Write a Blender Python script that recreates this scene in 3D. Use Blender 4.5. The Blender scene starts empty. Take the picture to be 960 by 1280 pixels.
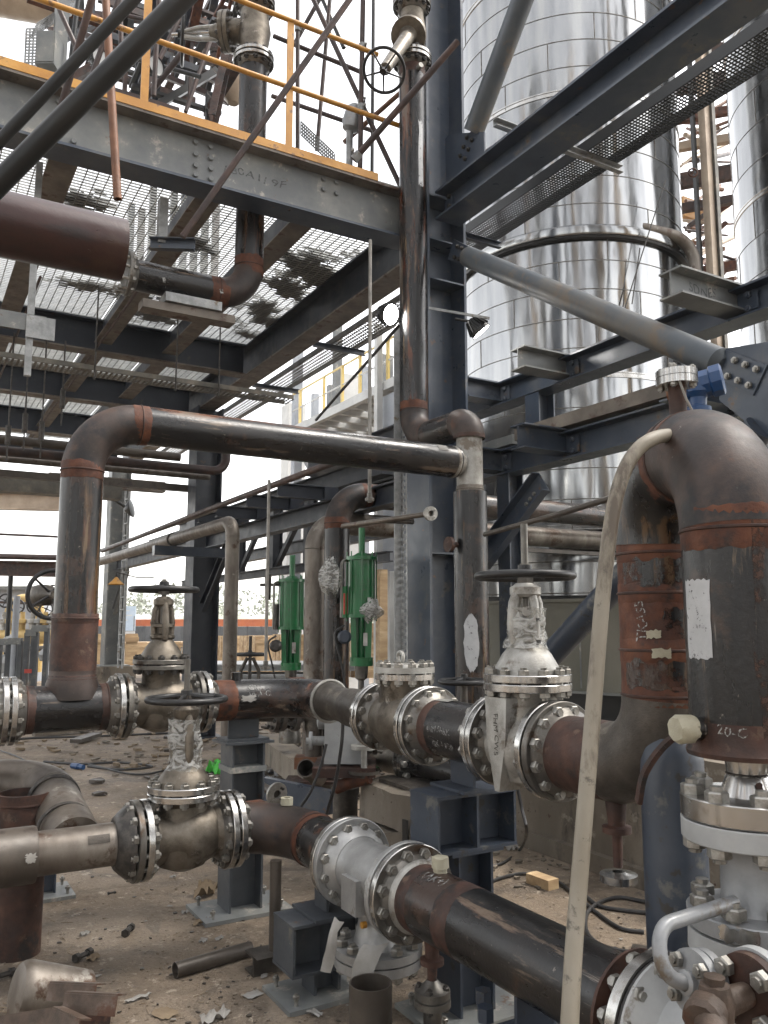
import bpy, math, random
from mathutils import Vector as V, Matrix
rad = math.radians
random.seed(11)
C = bpy.context.scene.collection
# ------------------------------------------------------------------ camera frame (X along the left platform beam, Y along the pipe runs)
FPX, HOR, AZ, EYE = 1030.0, 777.0, rad(30.2), 1.65
PIT = math.atan((HOR - 640) / FPX)
CA, SA, CP, SP = math.cos(AZ), math.sin(AZ), math.cos(PIT), math.sin(PIT)
RT, FW, UP = V((CA, -SA, 0)), V((SA, CA, 0)), V((0, 0, 1))
XA, YA, ZA = V((1, 0, 0)), V((0, 1, 0)), V((0, 0, 1))
EYEP = V((0, 0, EYE))
def ray(px, py):
    u, v = (px - 480) / FPX, (640 - py) / FPX
    return RT * u + FW * (CP - v * SP) + UP * (SP + v * CP)
def PD(px, py, D):
    v = (640 - py) / FPX
    return EYEP + ray(px, py) * (D / (CP - v * SP))
def PZ(px, py, z):
    d = ray(px, py); return EYEP + d * ((z - EYE) / d.z)
def PX(px, py, x):
    d = ray(px, py); return EYEP + d * (x / d.x)
def PY(px, py, y):
    d = ray(px, py); return EYEP + d * (y / d.y)
def onY(x, z, px):          # point of the line X=x, Z=z seen at column px
    u = (px - 480) / FPX
    y = (x * CA - u * (x * SA * CP + (z - EYE) * SP)) / (SA + u * CA * CP)
    return V((x, y, z))
def onX(y, z, px):
    u = (px - 480) / FPX
    x = (y * SA + u * (y * CA * CP + (z - EYE) * SP)) / (CA - u * SA * CP)
    return V((x, y, z))
def zat(x, y, py):
    D = x * SA + y * CA; v = (640 - py) / FPX
    return EYE + D * (v * CP + SP) / (CP - v * SP)
def proj(p):
    q = V(p) - EYEP; D = q.dot(FW); f = D * CP + q.z * SP
    return 480 + FPX * q.dot(RT) / f, 640 - FPX * (-D * SP + q.z * CP) / f
# ------------------------------------------------------------------ materials
def rgb(h):
    return tuple(((int(h[i:i+2], 16) / 255 + .055) / 1.055) ** 2.4 if int(h[i:i+2], 16) > 10 else int(h[i:i+2], 16) / 3294.6 for i in (0, 2, 4))
def nodes(name):
    m = bpy.data.materials.new(name); m.use_nodes = True
    nt = m.node_tree; return m, nt, nt.nodes, nt.links, nt.nodes['Principled BSDF']
def setp(n, **k):
    for a, b in k.items(): n.inputs[a.replace('_', ' ')].default_value = b
def noise(nt, vec, scale, detail=6, rough=.6, dist=0):
    n = nt.nodes.new('ShaderNodeTexNoise'); setp(n, Scale=scale, Detail=detail, Roughness=rough, Distortion=dist)
    nt.links.new(vec, n.inputs['Vector']); return n.outputs['Fac']
def ramp(nt, fac, stops):
    r = nt.nodes.new('ShaderNodeValToRGB'); e = r.color_ramp.elements
    while len(e) < len(stops): e.new(.5)
    for i, (p, c) in enumerate(stops):
        e[i].position = p; e[i].color = (*c[:3], 1) if not isinstance(c, (int, float)) else (c, c, c, 1)
    nt.links.new(fac, r.inputs['Fac']); return r.outputs['Color']
def mix(nt, fac, a, b):
    m = nt.nodes.new('ShaderNodeMix'); m.data_type = 'RGBA'
    if isinstance(fac, (int, float)): m.inputs[0].default_value = fac
    else: nt.links.new(fac, m.inputs[0])
    for s, k in ((a, 6), (b, 7)):
        if isinstance(s, tuple): m.inputs[k].default_value = (*s[:3], 1)
        else: nt.links.new(s, m.inputs[k])
    return m.outputs[2]
def vec_of(nt, scale=(1, 1, 1), world=False):
    if world:
        g = nt.nodes.new('ShaderNodeNewGeometry'); o = g.outputs['Position']
    else:
        g = nt.nodes.new('ShaderNodeTexCoord'); o = g.outputs['Object']
    mp = nt.nodes.new('ShaderNodeMapping'); mp.inputs['Scale'].default_value = scale
    nt.links.new(o, mp.inputs['Vector']); return mp.outputs['Vector']
DIM = {'stained_concrete': .62, 'pale_grey_enamel': .72, 'silver_grey_paint': .72, 'cream_rubber_hose': .6, 'dirty_paper': .68, 'cream_tape': .7, 'white_paint_patch': .72, 'white_chalk': .5, 'white_grey_wall_paint': .9, 'dusty_bare_pipe': .72, 'cast_steel': .72, 'light_cast_steel': .92, 'machined_steel': 1.0, 'zinc_bolt': 1.05, 'brown_rust': .62, 'sooty_rust_fitting': .85, 'orange_rust': .62, 'brown_cardboard': .7, 'raw_timber': 1.35, 'bright_blue_paint': .7, 'dusty_flange_paint': 1.1, 'dark_scaffold_tube': .22, 'dark_blue_grey_paint': 1.2, 'dusty_and_lit_grey_paint': 1.35, 'rusty_scaffold_tube': .72, 'black_handwheel_iron': .6, 'brown_bare_pipe': .62, 'orange_scaffold_tube': .85, 'dusty_grey_tube_paint': .75, 'scuffed_blue_paint': .62, 'trodden_dirt': .6, 'maroon_primer': .6}
TONE = dict(mill_scale_pipe_along=.6, mill_scale_pipe_across=.6, mill_scale_pipe_upright=.6, bare_mill_scale_patch=.6, sooty_rust_fitting=.58, orange_rust=.72, brown_rust=.66, rust_streaks=.66, brown_bare_pipe=.66, machined_steel=.85, dull_machined_steel=.7, cast_steel=.78, dark_cast_steel=.66, light_cast_steel=.85, aluminium_bright_cast=.9, zinc_bolt=.85, galvanised_steel=.7, white_paint_patch=.8, cream_rubber_hose=.68, shade_darkened_navy_paint=.62, rusty_scaffold_tube=.62, orange_scaffold_tube=.66, dark_scaffold_tube=.8, stained_concrete=.74, olive_grey_paint=.9, green_paint=.72, safety_yellow_paint=.8, dirty_paper=.6, brown_cardboard=.75, scuffed_blue_paint=1.0, dusty_bare_pipe=.74, maroon_primer=.7, dusty_flange_paint=.8, raw_timber=.85, bright_blue_paint=.8, dusty_tray_steel=.7, plain_steel_rod=.7, cream_tape=.75, black_handwheel_iron=.7, brown_grey_cast=.75, dusty_grey_tube_paint=.72, galvanised_grating=.85, aged_leaf=1, bare=1, pale_grey_enamel=.9, silver_grey_paint=.95)
def M(name, cols, scale=(1, 1, 1), ns=4, rough=(.4, .65), metal=0., bump=.15, bs=30, spots=None, fine=None, spec=.5, coat=0, world=False, dist=0):
    """cols: ramp of a noise; spots: (colour, lo, hi, scale[, stretch]) worn patches; fine: (colour, lo, hi, scale)."""
    m, nt, N, L, b = nodes(name)
    k = DIM.get(name, 1.) * TONE.get(name, 1.); S5 = lambda x: .5 + (x - .5) * .55
    cols = [(S5(a), tuple(x * k for x in c)) for a, c in cols]; spots = [((tuple(x * k for x in sp[0]),) + (S5(sp[1]), S5(sp[2])) + tuple(sp[3:])) for sp in (spots or [])]
    v = vec_of(nt, scale, world); v1 = vec_of(nt, (1, 1, 1), world)
    col = ramp(nt, noise(nt, v, ns, 8, .62, dist), cols)
    for sp in (spots or []):
        vv = vec_of(nt, sp[4], world) if len(sp) > 4 else v1
        f = ramp(nt, noise(nt, vv, sp[3], 7, .68), [(sp[1], 0.), (sp[2], 1.)])
        col = mix(nt, f, col, sp[0])
    L.new(col, b.inputs['Base Color'])
    r = N.new('ShaderNodeMapRange'); setp(r, From_Min=.3, From_Max=.7, To_Min=rough[0], To_Max=rough[1])
    L.new(noise(nt, v, ns * 2.3, 5), r.inputs['Value']); L.new(r.outputs[0], b.inputs['Roughness'])
    b.inputs['Metallic'].default_value = metal
    b.inputs['Specular IOR Level'].default_value = spec
    b.inputs['Coat Weight'].default_value = coat
    if bump:
        bp = N.new('ShaderNodeBump'); setp(bp, Strength=bump, Distance=.01)
        L.new(noise(nt, v1, bs, 6, .65), bp.inputs['Height']); L.new(bp.outputs[0], b.inputs['Normal'])
    return m
def pipe_mat(name, axis):
    st = {'x': (.25, 1, 1), 'y': (1, .25, 1), 'z': (1, 1, .22)}[axis]
    st2 = {'x': (.12, 1, 1), 'y': (1, .12, 1), 'z': (1, 1, .08)}[axis]
    st3 = {'x': (.05, 1, 1), 'y': (1, .05, 1), 'z': (1, 1, .04)}[axis]
    return M(name, [(.25, (.007, .007, .008)), (.5, (.014, .0125, .0125)), (.8, (.036, .026, .021))], st, 6, (.18, .42), .0, .16, 45,
             [((.20, .075, .034), .61, .71, 4.5, st2), ((.06, .034, .024), .57, .66, 2.4), ((.2, .15, .11), .66, .76, 9, st2), ((.34, .30, .26), .76, .82, 16, st3), ((.30, .26, .22), .80, .85, 34), ((.008, .008, .009), .62, .68, 3.0, st)] + ([((.13, .075, .036), .59, .70, 9, (1, 1, .07)), ((.20, .14, .085), .68, .76, 14, (1, 1, .10)), ((.14, .045, .02), .62, .72, 5, (1, 1, .15)), ((.006, .006, .007), .56, .62, 7, (1, 1, .12))] if axis == 'z' else []))
MT = {
 'blackx': pipe_mat('mill_scale_pipe_along', 'x'), 'blacky': pipe_mat('mill_scale_pipe_across', 'y'), 'blackz': pipe_mat('mill_scale_pipe_upright', 'z'),
 'elbow': M('sooty_rust_fitting', [(.3, (.040, .027, .022)), (.55, (.085, .055, .044)), (.8, (.135, .075, .05))], (1, 1, 1), 5, (.42, .62), .15, .1, 80,
            [((.020, .018, .020), .50, .68, 3.5), ((.16, .062, .03), .64, .78, 2.6), ((.3, .27, .24), .82, .86, 30)]),
 'rust': M('orange_rust', [(.3, (.10, .030, .012)), (.55, (.19, .058, .022)), (.8, (.28, .095, .036))], (1, 1, 1), 9, (.6, .85), 0, .2, 90, [((.03, .02, .017), .6, .74, 6)]),
 'rustbrown': M('brown_rust', [(.3, (.055, .022, .013)), (.6, (.115, .044, .025)), (.8, (.17, .07, .04))], (1, 1, 1), 8, (.55, .8), 0, .2, 80, [((.025, .018, .016), .55, .7, 5), ((.2, .12, .08), .68, .8, 14)]),
 'primer': M('maroon_primer', [(.3, (.04, .011, .010)), (.6, (.065, .018, .015)), (.8, (.085, .026, .02))], (.3, 1, 1), 4, (.24, .48), 0, .1, 50, [((.11, .055, .035), .58, .78, 3), ((.03, .012, .012), .56, .7, 5, (.3, 1, 1))]),
 'beam': M('dark_blue_grey_paint', [(.3, (.023, .032, .048)), (.55, (.034, .044, .062)), (.8, (.056, .063, .074))], (1, 1, 1), 3, (.26, .42), 0, .03, 120, [((.085, .08, .07), .66, .86, 4.5), ((.09, .05, .03), .75, .84, 9)]),
 'deckbeam': M('shade_darkened_navy_paint', [(.3, (.012, .018, .032)), (.55, (.018, .025, .041)), (.8, (.032, .038, .048))], (1, 1, 1), 3, (.36, .55), 0, .03, 120, [((.085, .075, .06), .68, .86, 4.5), ((.09, .05, .03), .75, .84, 9)]),  # beam paint darkened in colour for steel in shade under the deck
 'slate': M('slate_support_paint', [(.3, (.034, .039, .046)), (.55, (.046, .052, .059)), (.8, (.070, .073, .075))], (1, 1, 1), 4, (.4, .58), 0, .05, 90, [((.14, .125, .10), .64, .8, 4), ((.09, .05, .03), .76, .84, 9), ((.2, .19, .17), .82, .86, 22)]),
 'beamgrey': M('dusty_and_lit_grey_paint', [(.3, (.085, .09, .092)), (.55, (.11, .115, .112)), (.8, (.15, .15, .138))], (1, 1, 1), 3, (.4, .6), 0, .03, 120, [((.25, .23, .2), .66, .8, 6), ((.08, .05, .035), .74, .82, 8)]),  # dusty grey steel; also the lit copy of beam paint on the platform web
 'beamlow': M('dusty_flange_paint', [(.3, (.10, .085, .07)), (.55, (.15, .128, .105)), (.8, (.20, .17, .14))], (1, 1, 1), 4, (.5, .7), 0, .05, 90, [((.08, .045, .03), .6, .72, 5)]),
 'bluepaint': M('scuffed_blue_paint', [(.3, (.034, .046, .069)), (.6, (.046, .060, .085)), (.8, (.066, .078, .100))], (1, 1, 1), 4, (.38, .55), 0, .05, 90, [((.14, .14, .13), .66, .78, 7), ((.04, .035, .03), .68, .75, 15)]),
 'braceg': M('dusty_grey_tube_paint', [(.3, (.07, .09, .112)), (.55, (.10, .118, .135)), (.8, (.17, .16, .14))], (.6, .6, .6), 3, (.36, .55), 0, .04, 80, [((.2, .155, .11), .62, .8, 4)]),
 'cast': M('cast_steel', [(.3, (.17, .145, .115)), (.55, (.26, .225, .18)), (.8, (.36, .32, .265))], (1, 1, 1), 8, (.34, .55), .72, .22, 130, [((.10, .08, .06), .58, .74, 6), ((.5, .46, .4), .72, .84, 11)]),
 'castdark': M('dark_cast_steel', [(.3, (.07, .06, .05)), (.55, (.11, .095, .08)), (.8, (.17, .15, .125))], (1, 1, 1), 8, (.38, .6), .5, .22, 130, [((.25, .22, .18), .66, .8, 8)]),
 'castlight': M('light_cast_steel', [(.3, (.30, .29, .265)), (.55, (.42, .41, .38)), (.8, (.55, .54, .51))], (1, 1, 1), 9, (.34, .52), .5, .25, 140, [((.18, .15, .12), .62, .76, 6)]),
 'mach': M('machined_steel', [(.2, (.44, .43, .41)), (.6, (.54, .53, .51)), (.9, (.6, .59, .57))], (1, 1, 1), 5, (.15, .28), .95, .0, 160, [((.30, .26, .21), .66, .86, 5)]),
 'machdark': M('dull_machined_steel', [(.3, (.13, .12, .11)), (.6, (.2, .19, .17)), (.8, (.3, .28, .25))], (1, 1, 1), 9, (.3, .5), .7, .08, 140, [((.09, .06, .04), .6, .75, 7)]),
 'bolt': M('zinc_bolt', [(.3, (.2, .19, .17)), (.6, (.32, .31, .285)), (.8, (.45, .44, .41))], (1, 1, 1), 25, (.3, .5), .75, .05, 200),
 'boltdark': M('black_bolt', [(.3, (.03, .028, .026)), (.7, (.07, .062, .055))], (1, 1, 1), 25, (.35, .55), .4, .05, 200),
 'galv': M('galvanised_steel', [(.3, (.27, .28, .28)), (.55, (.36, .37, .37)), (.8, (.46, .47, .465))], (1, 1, 1), 12, (.38, .58), .35, .05, 120, [((.2, .15, .1), .66, .8, 8)]),
 'grating': M('galvanised_grating', [(.3, (.38, .39, .38)), (.7, (.55, .56, .54))], (1, 1, 1), 6, (.5, .7), .1, 0, 60),
 'traymetal': M('dusty_tray_steel', [(.3, (.13, .125, .11)), (.6, (.2, .185, .155)), (.8, (.29, .25, .2))], (1, 1, 1), 5, (.45, .65), .2, .05, 90),
 'yellow': M('safety_yellow_paint', [(.3, (.42, .19, .025)), (.6, (.52, .25, .035)), (.8, (.58, .30, .06))], (1, 1, 1), 4, (.35, .5), 0, .04, 90, [((.2, .1, .04), .68, .78, 9)]),
 'paleyellow': M('pale_yellow_paint', [(.3, (.55, .40, .12)), (.7, (.68, .52, .2))], (1, 1, 1), 4, (.4, .55), 0, 0, 60),  # paler yellow for the gallery rails
 'green': M('green_paint', [(.3, (.002, .115, .028)), (.6, (.003, .155, .040)), (.8, (.006, .19, .055))], (1, 1, 1), 4, (.28, .42), 0, .03, 90, [((.05, .1, .05), .7, .8, 12)], coat=.2),
 'brightblue': M('bright_blue_paint', [(.3, (.012, .07, .22)), (.7, (.022, .10, .28))], (1, 1, 1), 6, (.3, .45), 0, .05, 90),
 'whitegrey': M('pale_grey_enamel', [(.3, (.42, .43, .43)), (.6, (.5, .51, .51)), (.8, (.57, .57, .56))], (1, 1, 1), 5, (.36, .52), .05, .04, 110, [((.3, .27, .23), .68, .8, 9)]),
 'castgrey': M('silver_grey_paint', [(.3, (.30, .31, .32)), (.6, (.38, .39, .40)), (.8, (.46, .46, .46))], (1, 1, 1), 6, (.36, .5), .3, .08, 140, [((.22, .18, .14), .66, .8, 8)]),
 'alu': M('aluminium_bright_cast', [(.3, (.30, .30, .295)), (.6, (.38, .38, .375)), (.8, (.47, .47, .46))], (1, 1, 1), 7, (.32, .48), .6, .2, 150, [((.2, .18, .15), .66, .82, 7)]),
 'fitting': M('brown_grey_cast', [(.3, (.06, .04, .028)), (.55, (.11, .075, .055)), (.8, (.17, .13, .105))], (1, 1, 1), 9, (.45, .65), .2, .25, 110, [((.10, .045, .025), .6, .7, 6)]),
 'rod': M('plain_steel_rod', [(.3, (.22, .21, .19)), (.7, (.36, .34, .31))], (1, 1, 1), 8, (.35, .5), .5, .03, 90),
 'wheel': M('black_handwheel_iron', [(.3, (.018, .018, .019)), (.7, (.045, .044, .044))], (1, 1, 1), 9, (.32, .5), .2, .06, 100),
 'tube': M('rusty_scaffold_tube', [(.3, (.05, .028, .024)), (.55, (.085, .043, .034)), (.8, (.14, .07, .048))], (1, 1, 1), 6, (.45, .65), .1, .06, 90),
 'tubeorange': M('orange_scaffold_tube', [(.3, (.2, .085, .04)), (.6, (.29, .125, .06)), (.8, (.36, .17, .09))], (1, 1, 1), 6, (.5, .7), 0, .06, 90),
 'tubedark': M('dark_scaffold_tube', [(.3, (.018, .02, .021)), (.6, (.032, .033, .032)), (.8, (.055, .05, .043))], (1, 1, 1), 5, (.32, .46), .1, .04, 90),
 'pipepale': M('dusty_bare_pipe', [(.3, (.17, .14, .115)), (.55, (.25, .215, .18)), (.8, (.36, .32, .275))], (1, 1, .4), 6, (.36, .55), .45, .06, 90, [((.12, .07, .045), .62, .76, 6), ((.48, .45, .4), .7, .82, 7)]),
 'pipebrown': M('brown_bare_pipe', [(.3, (.10, .08, .062)), (.55, (.15, .122, .097)), (.8, (.22, .18, .145))], (1, 1, 1), 5, (.4, .58), .2, .06, 90, [((.07, .05, .04), .6, .74, 5)]),
 'concrete': M('stained_concrete', [(.3, (.24, .2, .15)), (.55, (.33, .275, .21)), (.8, (.42, .36, .285))], (1, 1, .5), 2.2, (.7, .9), 0, .3, 45, [((.09, .075, .06), .58, .76, 1.7, (1, 1, .45)), ((.5, .44, .36), .68, .8, 6), ((.12, .07, .05), .74, .8, 13)], world=True),
 'skirt': M('olive_grey_paint', [(.3, (.12, .118, .09)), (.6, (.15, .145, .115)), (.8, (.18, .17, .135))], (1, 1, .5), 1.6, (.5, .7), 0, .04, 60, world=True),
 'wood': M('raw_timber', [(.3, (.30, .20, .11)), (.6, (.42, .3, .17)), (.8, (.52, .39, .24))], (.4, 2, 2), 5, (.6, .8), 0, .1, 60),
 'paper': M('dirty_paper', [(.3, (.5, .47, .42)), (.7, (.68, .66, .62))], (1, 1, 1), 6, (.7, .9), 0, .1, 40),
 'card': M('brown_cardboard', [(.3, (.25, .18, .11)), (.7, (.36, .27, .17))], (1, 1, 1), 6, (.7, .9), 0, .1, 40),
 'hose': M('cream_rubber_hose', [(.3, (.40, .34, .25)), (.6, (.5, .44, .34)), (.8, (.56, .5, .4))], (1, 1, .4), 4, (.45, .6), 0, .05, 70, [((.2, .155, .11), .58, .74, 7, (1, 1, .3)), ((.2, .17, .13), .66, .8, 22)]),
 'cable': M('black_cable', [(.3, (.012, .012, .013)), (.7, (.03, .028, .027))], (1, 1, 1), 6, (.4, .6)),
 'tape': M('cream_tape', [(.3, (.55, .5, .36)), (.7, (.7, .66, .5))], (1, 1, 1), 8, (.5, .7), 0, .3, 40),
 'whitepaint': M('white_paint_patch', [(.3, (.62, .63, .64)), (.7, (.74, .75, .76))], (1, 1, 1), 9, (.5, .7), 0, .05, 90),
 'chalk': M('white_chalk', [(.3, (.55, .55, .53)), (.7, (.7, .7, .68))], (1, 1, 1), 9, (.8, .9), 0, 0),
 'weldmark': M('weld_letter_mark', [(.3, (.055, .058, .06)), (.7, (.08, .085, .085))], (1, 1, 1), 9, (.6, .8), 0, 0),
 'graphite': M('dark_letter_mark', [(.3, (.04, .04, .042)), (.7, (.06, .06, .06))], (1, 1, 1), 9, (.7, .9), 0, 0),
 'greenbag': M('green_plastic_bag', [(.3, (.05, .42, .04)), (.7, (.09, .55, .07))], (1, 1, 1), 9, (.35, .5), 0, .3, 30),
 'hatch': M('grey_cladding_sheet', [(.3, (.26, .28, .31)), (.7, (.34, .36, .39))], (1, 1, 1), 2, (.5, .7), 0, .02, 30),
 'offwhite': M('white_grey_wall_paint', [(.3, (.5, .5, .49)), (.7, (.62, .62, .6))], (1, 1, 1), 2, (.5, .7), 0, .02, 30),
 'tan': M('tan_cladding', [(.3, (.26, .2, .145)), (.7, (.38, .3, .22))], (1, 1, 1), 2, (.4, .6), .3, .03, 30),
 'yellowpipe': M('ochre_painted_pipe', [(.3, (.40, .27, .09)), (.7, (.5, .36, .15))], (1, 1, 1), 5, (.4, .6), 0, .05, 60),
 'orange': M('orange_barrier_sheet', [(.3, (.42, .1, .03)), (.7, (.5, .14, .05))], (1, 1, 1), 2, (.5, .7), 0, .02, 30),
 'fencedark': M('dark_fence_sheet', [(.3, (.06, .065, .07)), (.7, (.1, .105, .11))], (1, 1, 1), 2, (.5, .7), 0, .02, 30),
 'red': M('red_plastic', [(.3, (.35, .03, .02)), (.7, (.42, .05, .03))], (1, 1, 1), 5, (.4, .6)),
 'signblue': M('blue_sign_sheet', [(.3, (.25, .4, .6)), (.7, (.3, .46, .66))], (1, 1, 1), 5, (.4, .6), 0, 0),
 'signpale': M('pale_sign_sheet', [(.3, (.38, .46, .55)), (.7, (.44, .52, .6))], (1, 1, 1), 5, (.4, .6), 0, 0),
 'bark': M('bark', [(.3, (.06, .045, .035)), (.7, (.1, .08, .06))], (1, 1, 1), 5, (.8, .9)),
 'leaf': M('hazy_leaf', [(.3, (.13, .15, .10)), (.7, (.19, .21, .15))], (1, 1, 1), 2, (.7, .9), 0, 0, world=True),
 'hill': M('scrub_hill', [(.3, (.2, .22, .15)), (.7, (.28, .29, .21))], (1, 1, 1), .3, (.9, 1), 0, .3, 2, world=True),  # hill colour lightened to stand in for distance haze
}
def m_film():
    m, nt, N, L, b = nodes('crumpled_plastic_film')
    setp(b, Base_Color=(.5, .5, .48, 1), Roughness=.2)
    bp = N.new('ShaderNodeBump'); setp(bp, Strength=.7, Distance=.03)
    n = noise(nt, vec_of(nt, (1, 1, 1.6)), 15, 3, .5, 1.8); L.new(n, bp.inputs['Height']); L.new(bp.outputs[0], b.inputs['Normal'])
    t = N.new('ShaderNodeBsdfTransparent'); t.inputs[0].default_value = (.93, .92, .88, 1)
    s = N.new('ShaderNodeMixShader'); f = ramp(nt, n, [(.4, .22), (.6, .72)])
    L.new(f, s.inputs[0]); L.new(t.outputs[0], s.inputs[1]); L.new(b.outputs[0], s.inputs[2])
    L.new(s.outputs[0], N['Material Output'].inputs[0]); return m
MT['film'] = m_film()
def chip(key, lo, hi, scale):
    m = MT[key]; nt = m.node_tree; b = nt.nodes['Principled BSDF']; t = nt.nodes.new('ShaderNodeBsdfTransparent'); x = nt.nodes.new('ShaderNodeMixShader')
    f = ramp(nt, noise(nt, vec_of(nt), scale, 6, .75), [(lo, 0.), (hi, 1.)])
    nt.links.new(f, x.inputs[0]); nt.links.new(t.outputs[0], x.inputs[1]); nt.links.new(b.outputs[0], x.inputs[2]); nt.links.new(x.outputs[0], nt.nodes['Material Output'].inputs[0])
MT['millpatch'] = pipe_mat('bare_mill_scale_patch', 'z'); chip('millpatch', .44, .52, 9); MT['ruststreak'] = M('rust_streaks', [(.3, (.05, .024, .016)), (.6, (.085, .04, .024)), (.8, (.12, .06, .035))], (1, 1, .1), 12, (.55, .8), 0, .2, 80); chip('ruststreak', .47, .54, 12)
chip('chalk', .42, .56, 90); chip('whitepaint', .34, .42, 30); chip('weldmark', .40, .55, 60)
def m_lamp():
    m, nt, N, L, b = nodes('lit_lamp_glass')
    setp(b, Base_Color=(.9, .9, .9, 1), Roughness=.3, Emission_Color=(1, .98, .94, 1), Emission_Strength=14); return m
MT['lamp'] = m_lamp()
def m_clad():
    m, nt, N, L, b = nodes('rippled_stainless_cladding')
    v = vec_of(nt, (1, 1, .10)); v2 = vec_of(nt, (1, 1, .35))
    col = ramp(nt, noise(nt, v, 5, 5, .6), [(.3, (.21, .215, .22)), (.5, (.28, .283, .285)), (.72, (.36, .357, .34))])
    L.new(col, b.inputs['Base Color']); b.inputs['Metallic'].default_value = 1
    r = N.new('ShaderNodeMapRange'); setp(r, From_Min=.3, From_Max=.7, To_Min=.09, To_Max=.22)
    L.new(noise(nt, v2, 3, 5), r.inputs['Value']); L.new(r.outputs[0], b.inputs['Roughness'])
    bp = N.new('ShaderNodeBump'); setp(bp, Strength=.62, Distance=.06)
    a = N.new('ShaderNodeMath'); a.operation = 'ADD'
    L.new(noise(nt, v, 2.1, .6, .4, .3), a.inputs[0])
    q = N.new('ShaderNodeMath'); q.operation = 'MULTIPLY'; q.inputs[1].default_value = .08
    L.new(noise(nt, v2, 7, 1, .4), q.inputs[0]); L.new(q.outputs[0], a.inputs[1])
    L.new(a.outputs[0], bp.inputs['Height']); L.new(bp.outputs[0], b.inputs['Normal'])
    return m
MT['clad'] = m_clad()
def m_ground():
    m, nt, N, L, b = nodes('trodden_dirt')
    v = vec_of(nt, (1, 1, 1), True)
    c = ramp(nt, noise(nt, v, .9, 9, .68), [(.3, (.105, .083, .062)), (.48, (.165, .132, .10)), (.62, (.215, .178, .14)), (.78, (.27, .23, .188))])
    c = mix(nt, ramp(nt, noise(nt, v, 3.2, 8, .7), [(.53, 0.), (.68, .85)]), c, (.085, .066, .05))
    c = mix(nt, ramp(nt, noise(nt, v, 1.35, 5, .6, .8), [(.55, 0.), (.62, .75)]), c, (.075, .06, .047))
    c = mix(nt, ramp(nt, noise(nt, v, 2.2, 7, .75, 1.5), [(.53, 0.), (.60, .55)]), c, (.07, .058, .048))
    c = mix(nt, ramp(nt, noise(nt, v, 9, 4, .7), [(.60, 0.), (.66, .8)]), c, (.33, .29, .24))
    c = mix(nt, ramp(nt, noise(nt, v, 26, 5, .7), [(.56, 0.), (.70, .7)]), c, (.30, .26, .21))
    c = mix(nt, ramp(nt, noise(nt, v, 48, 4, .7), [(.58, 0.), (.68, .8)]), c, (.055, .043, .034))
    hv = N.new('ShaderNodeHueSaturation'); hv.inputs['Value']  .default_value = 1.16; hv.inputs['Saturation'].default_value = 1.2; L.new(c, hv.inputs['Color']); L.new(hv.outputs[0], b.inputs['Base Color'])
    r = N.new('ShaderNodeMapRange'); setp(r, From_Min=.35, From_Max=.65, To_Min=.62, To_Max=.95); L.new(noise(nt, v, .8, 5), r.inputs['Value']); L.new(r.outputs[0], b.inputs['Roughness'])
    bp = N.new('ShaderNodeBump'); setp(bp, Strength=.85, Distance=.05)
    a = N.new('ShaderNodeMath'); a.operation = 'ADD'; L.new(noise(nt, v, 6, 9, .7), a.inputs[0])
    q = N.new('ShaderNodeMath'); q.operation = 'MULTIPLY'; q.inputs[1].default_value = .4; L.new(noise(nt, v, 60, 6, .7), q.inputs[0]); L.new(q.outputs[0], a.inputs[1])
    L.new(a.outputs[0], bp.inputs['Height']); L.new(bp.outputs[0], b.inputs['Normal']); return m
MT['ground'] = m_ground()
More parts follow.
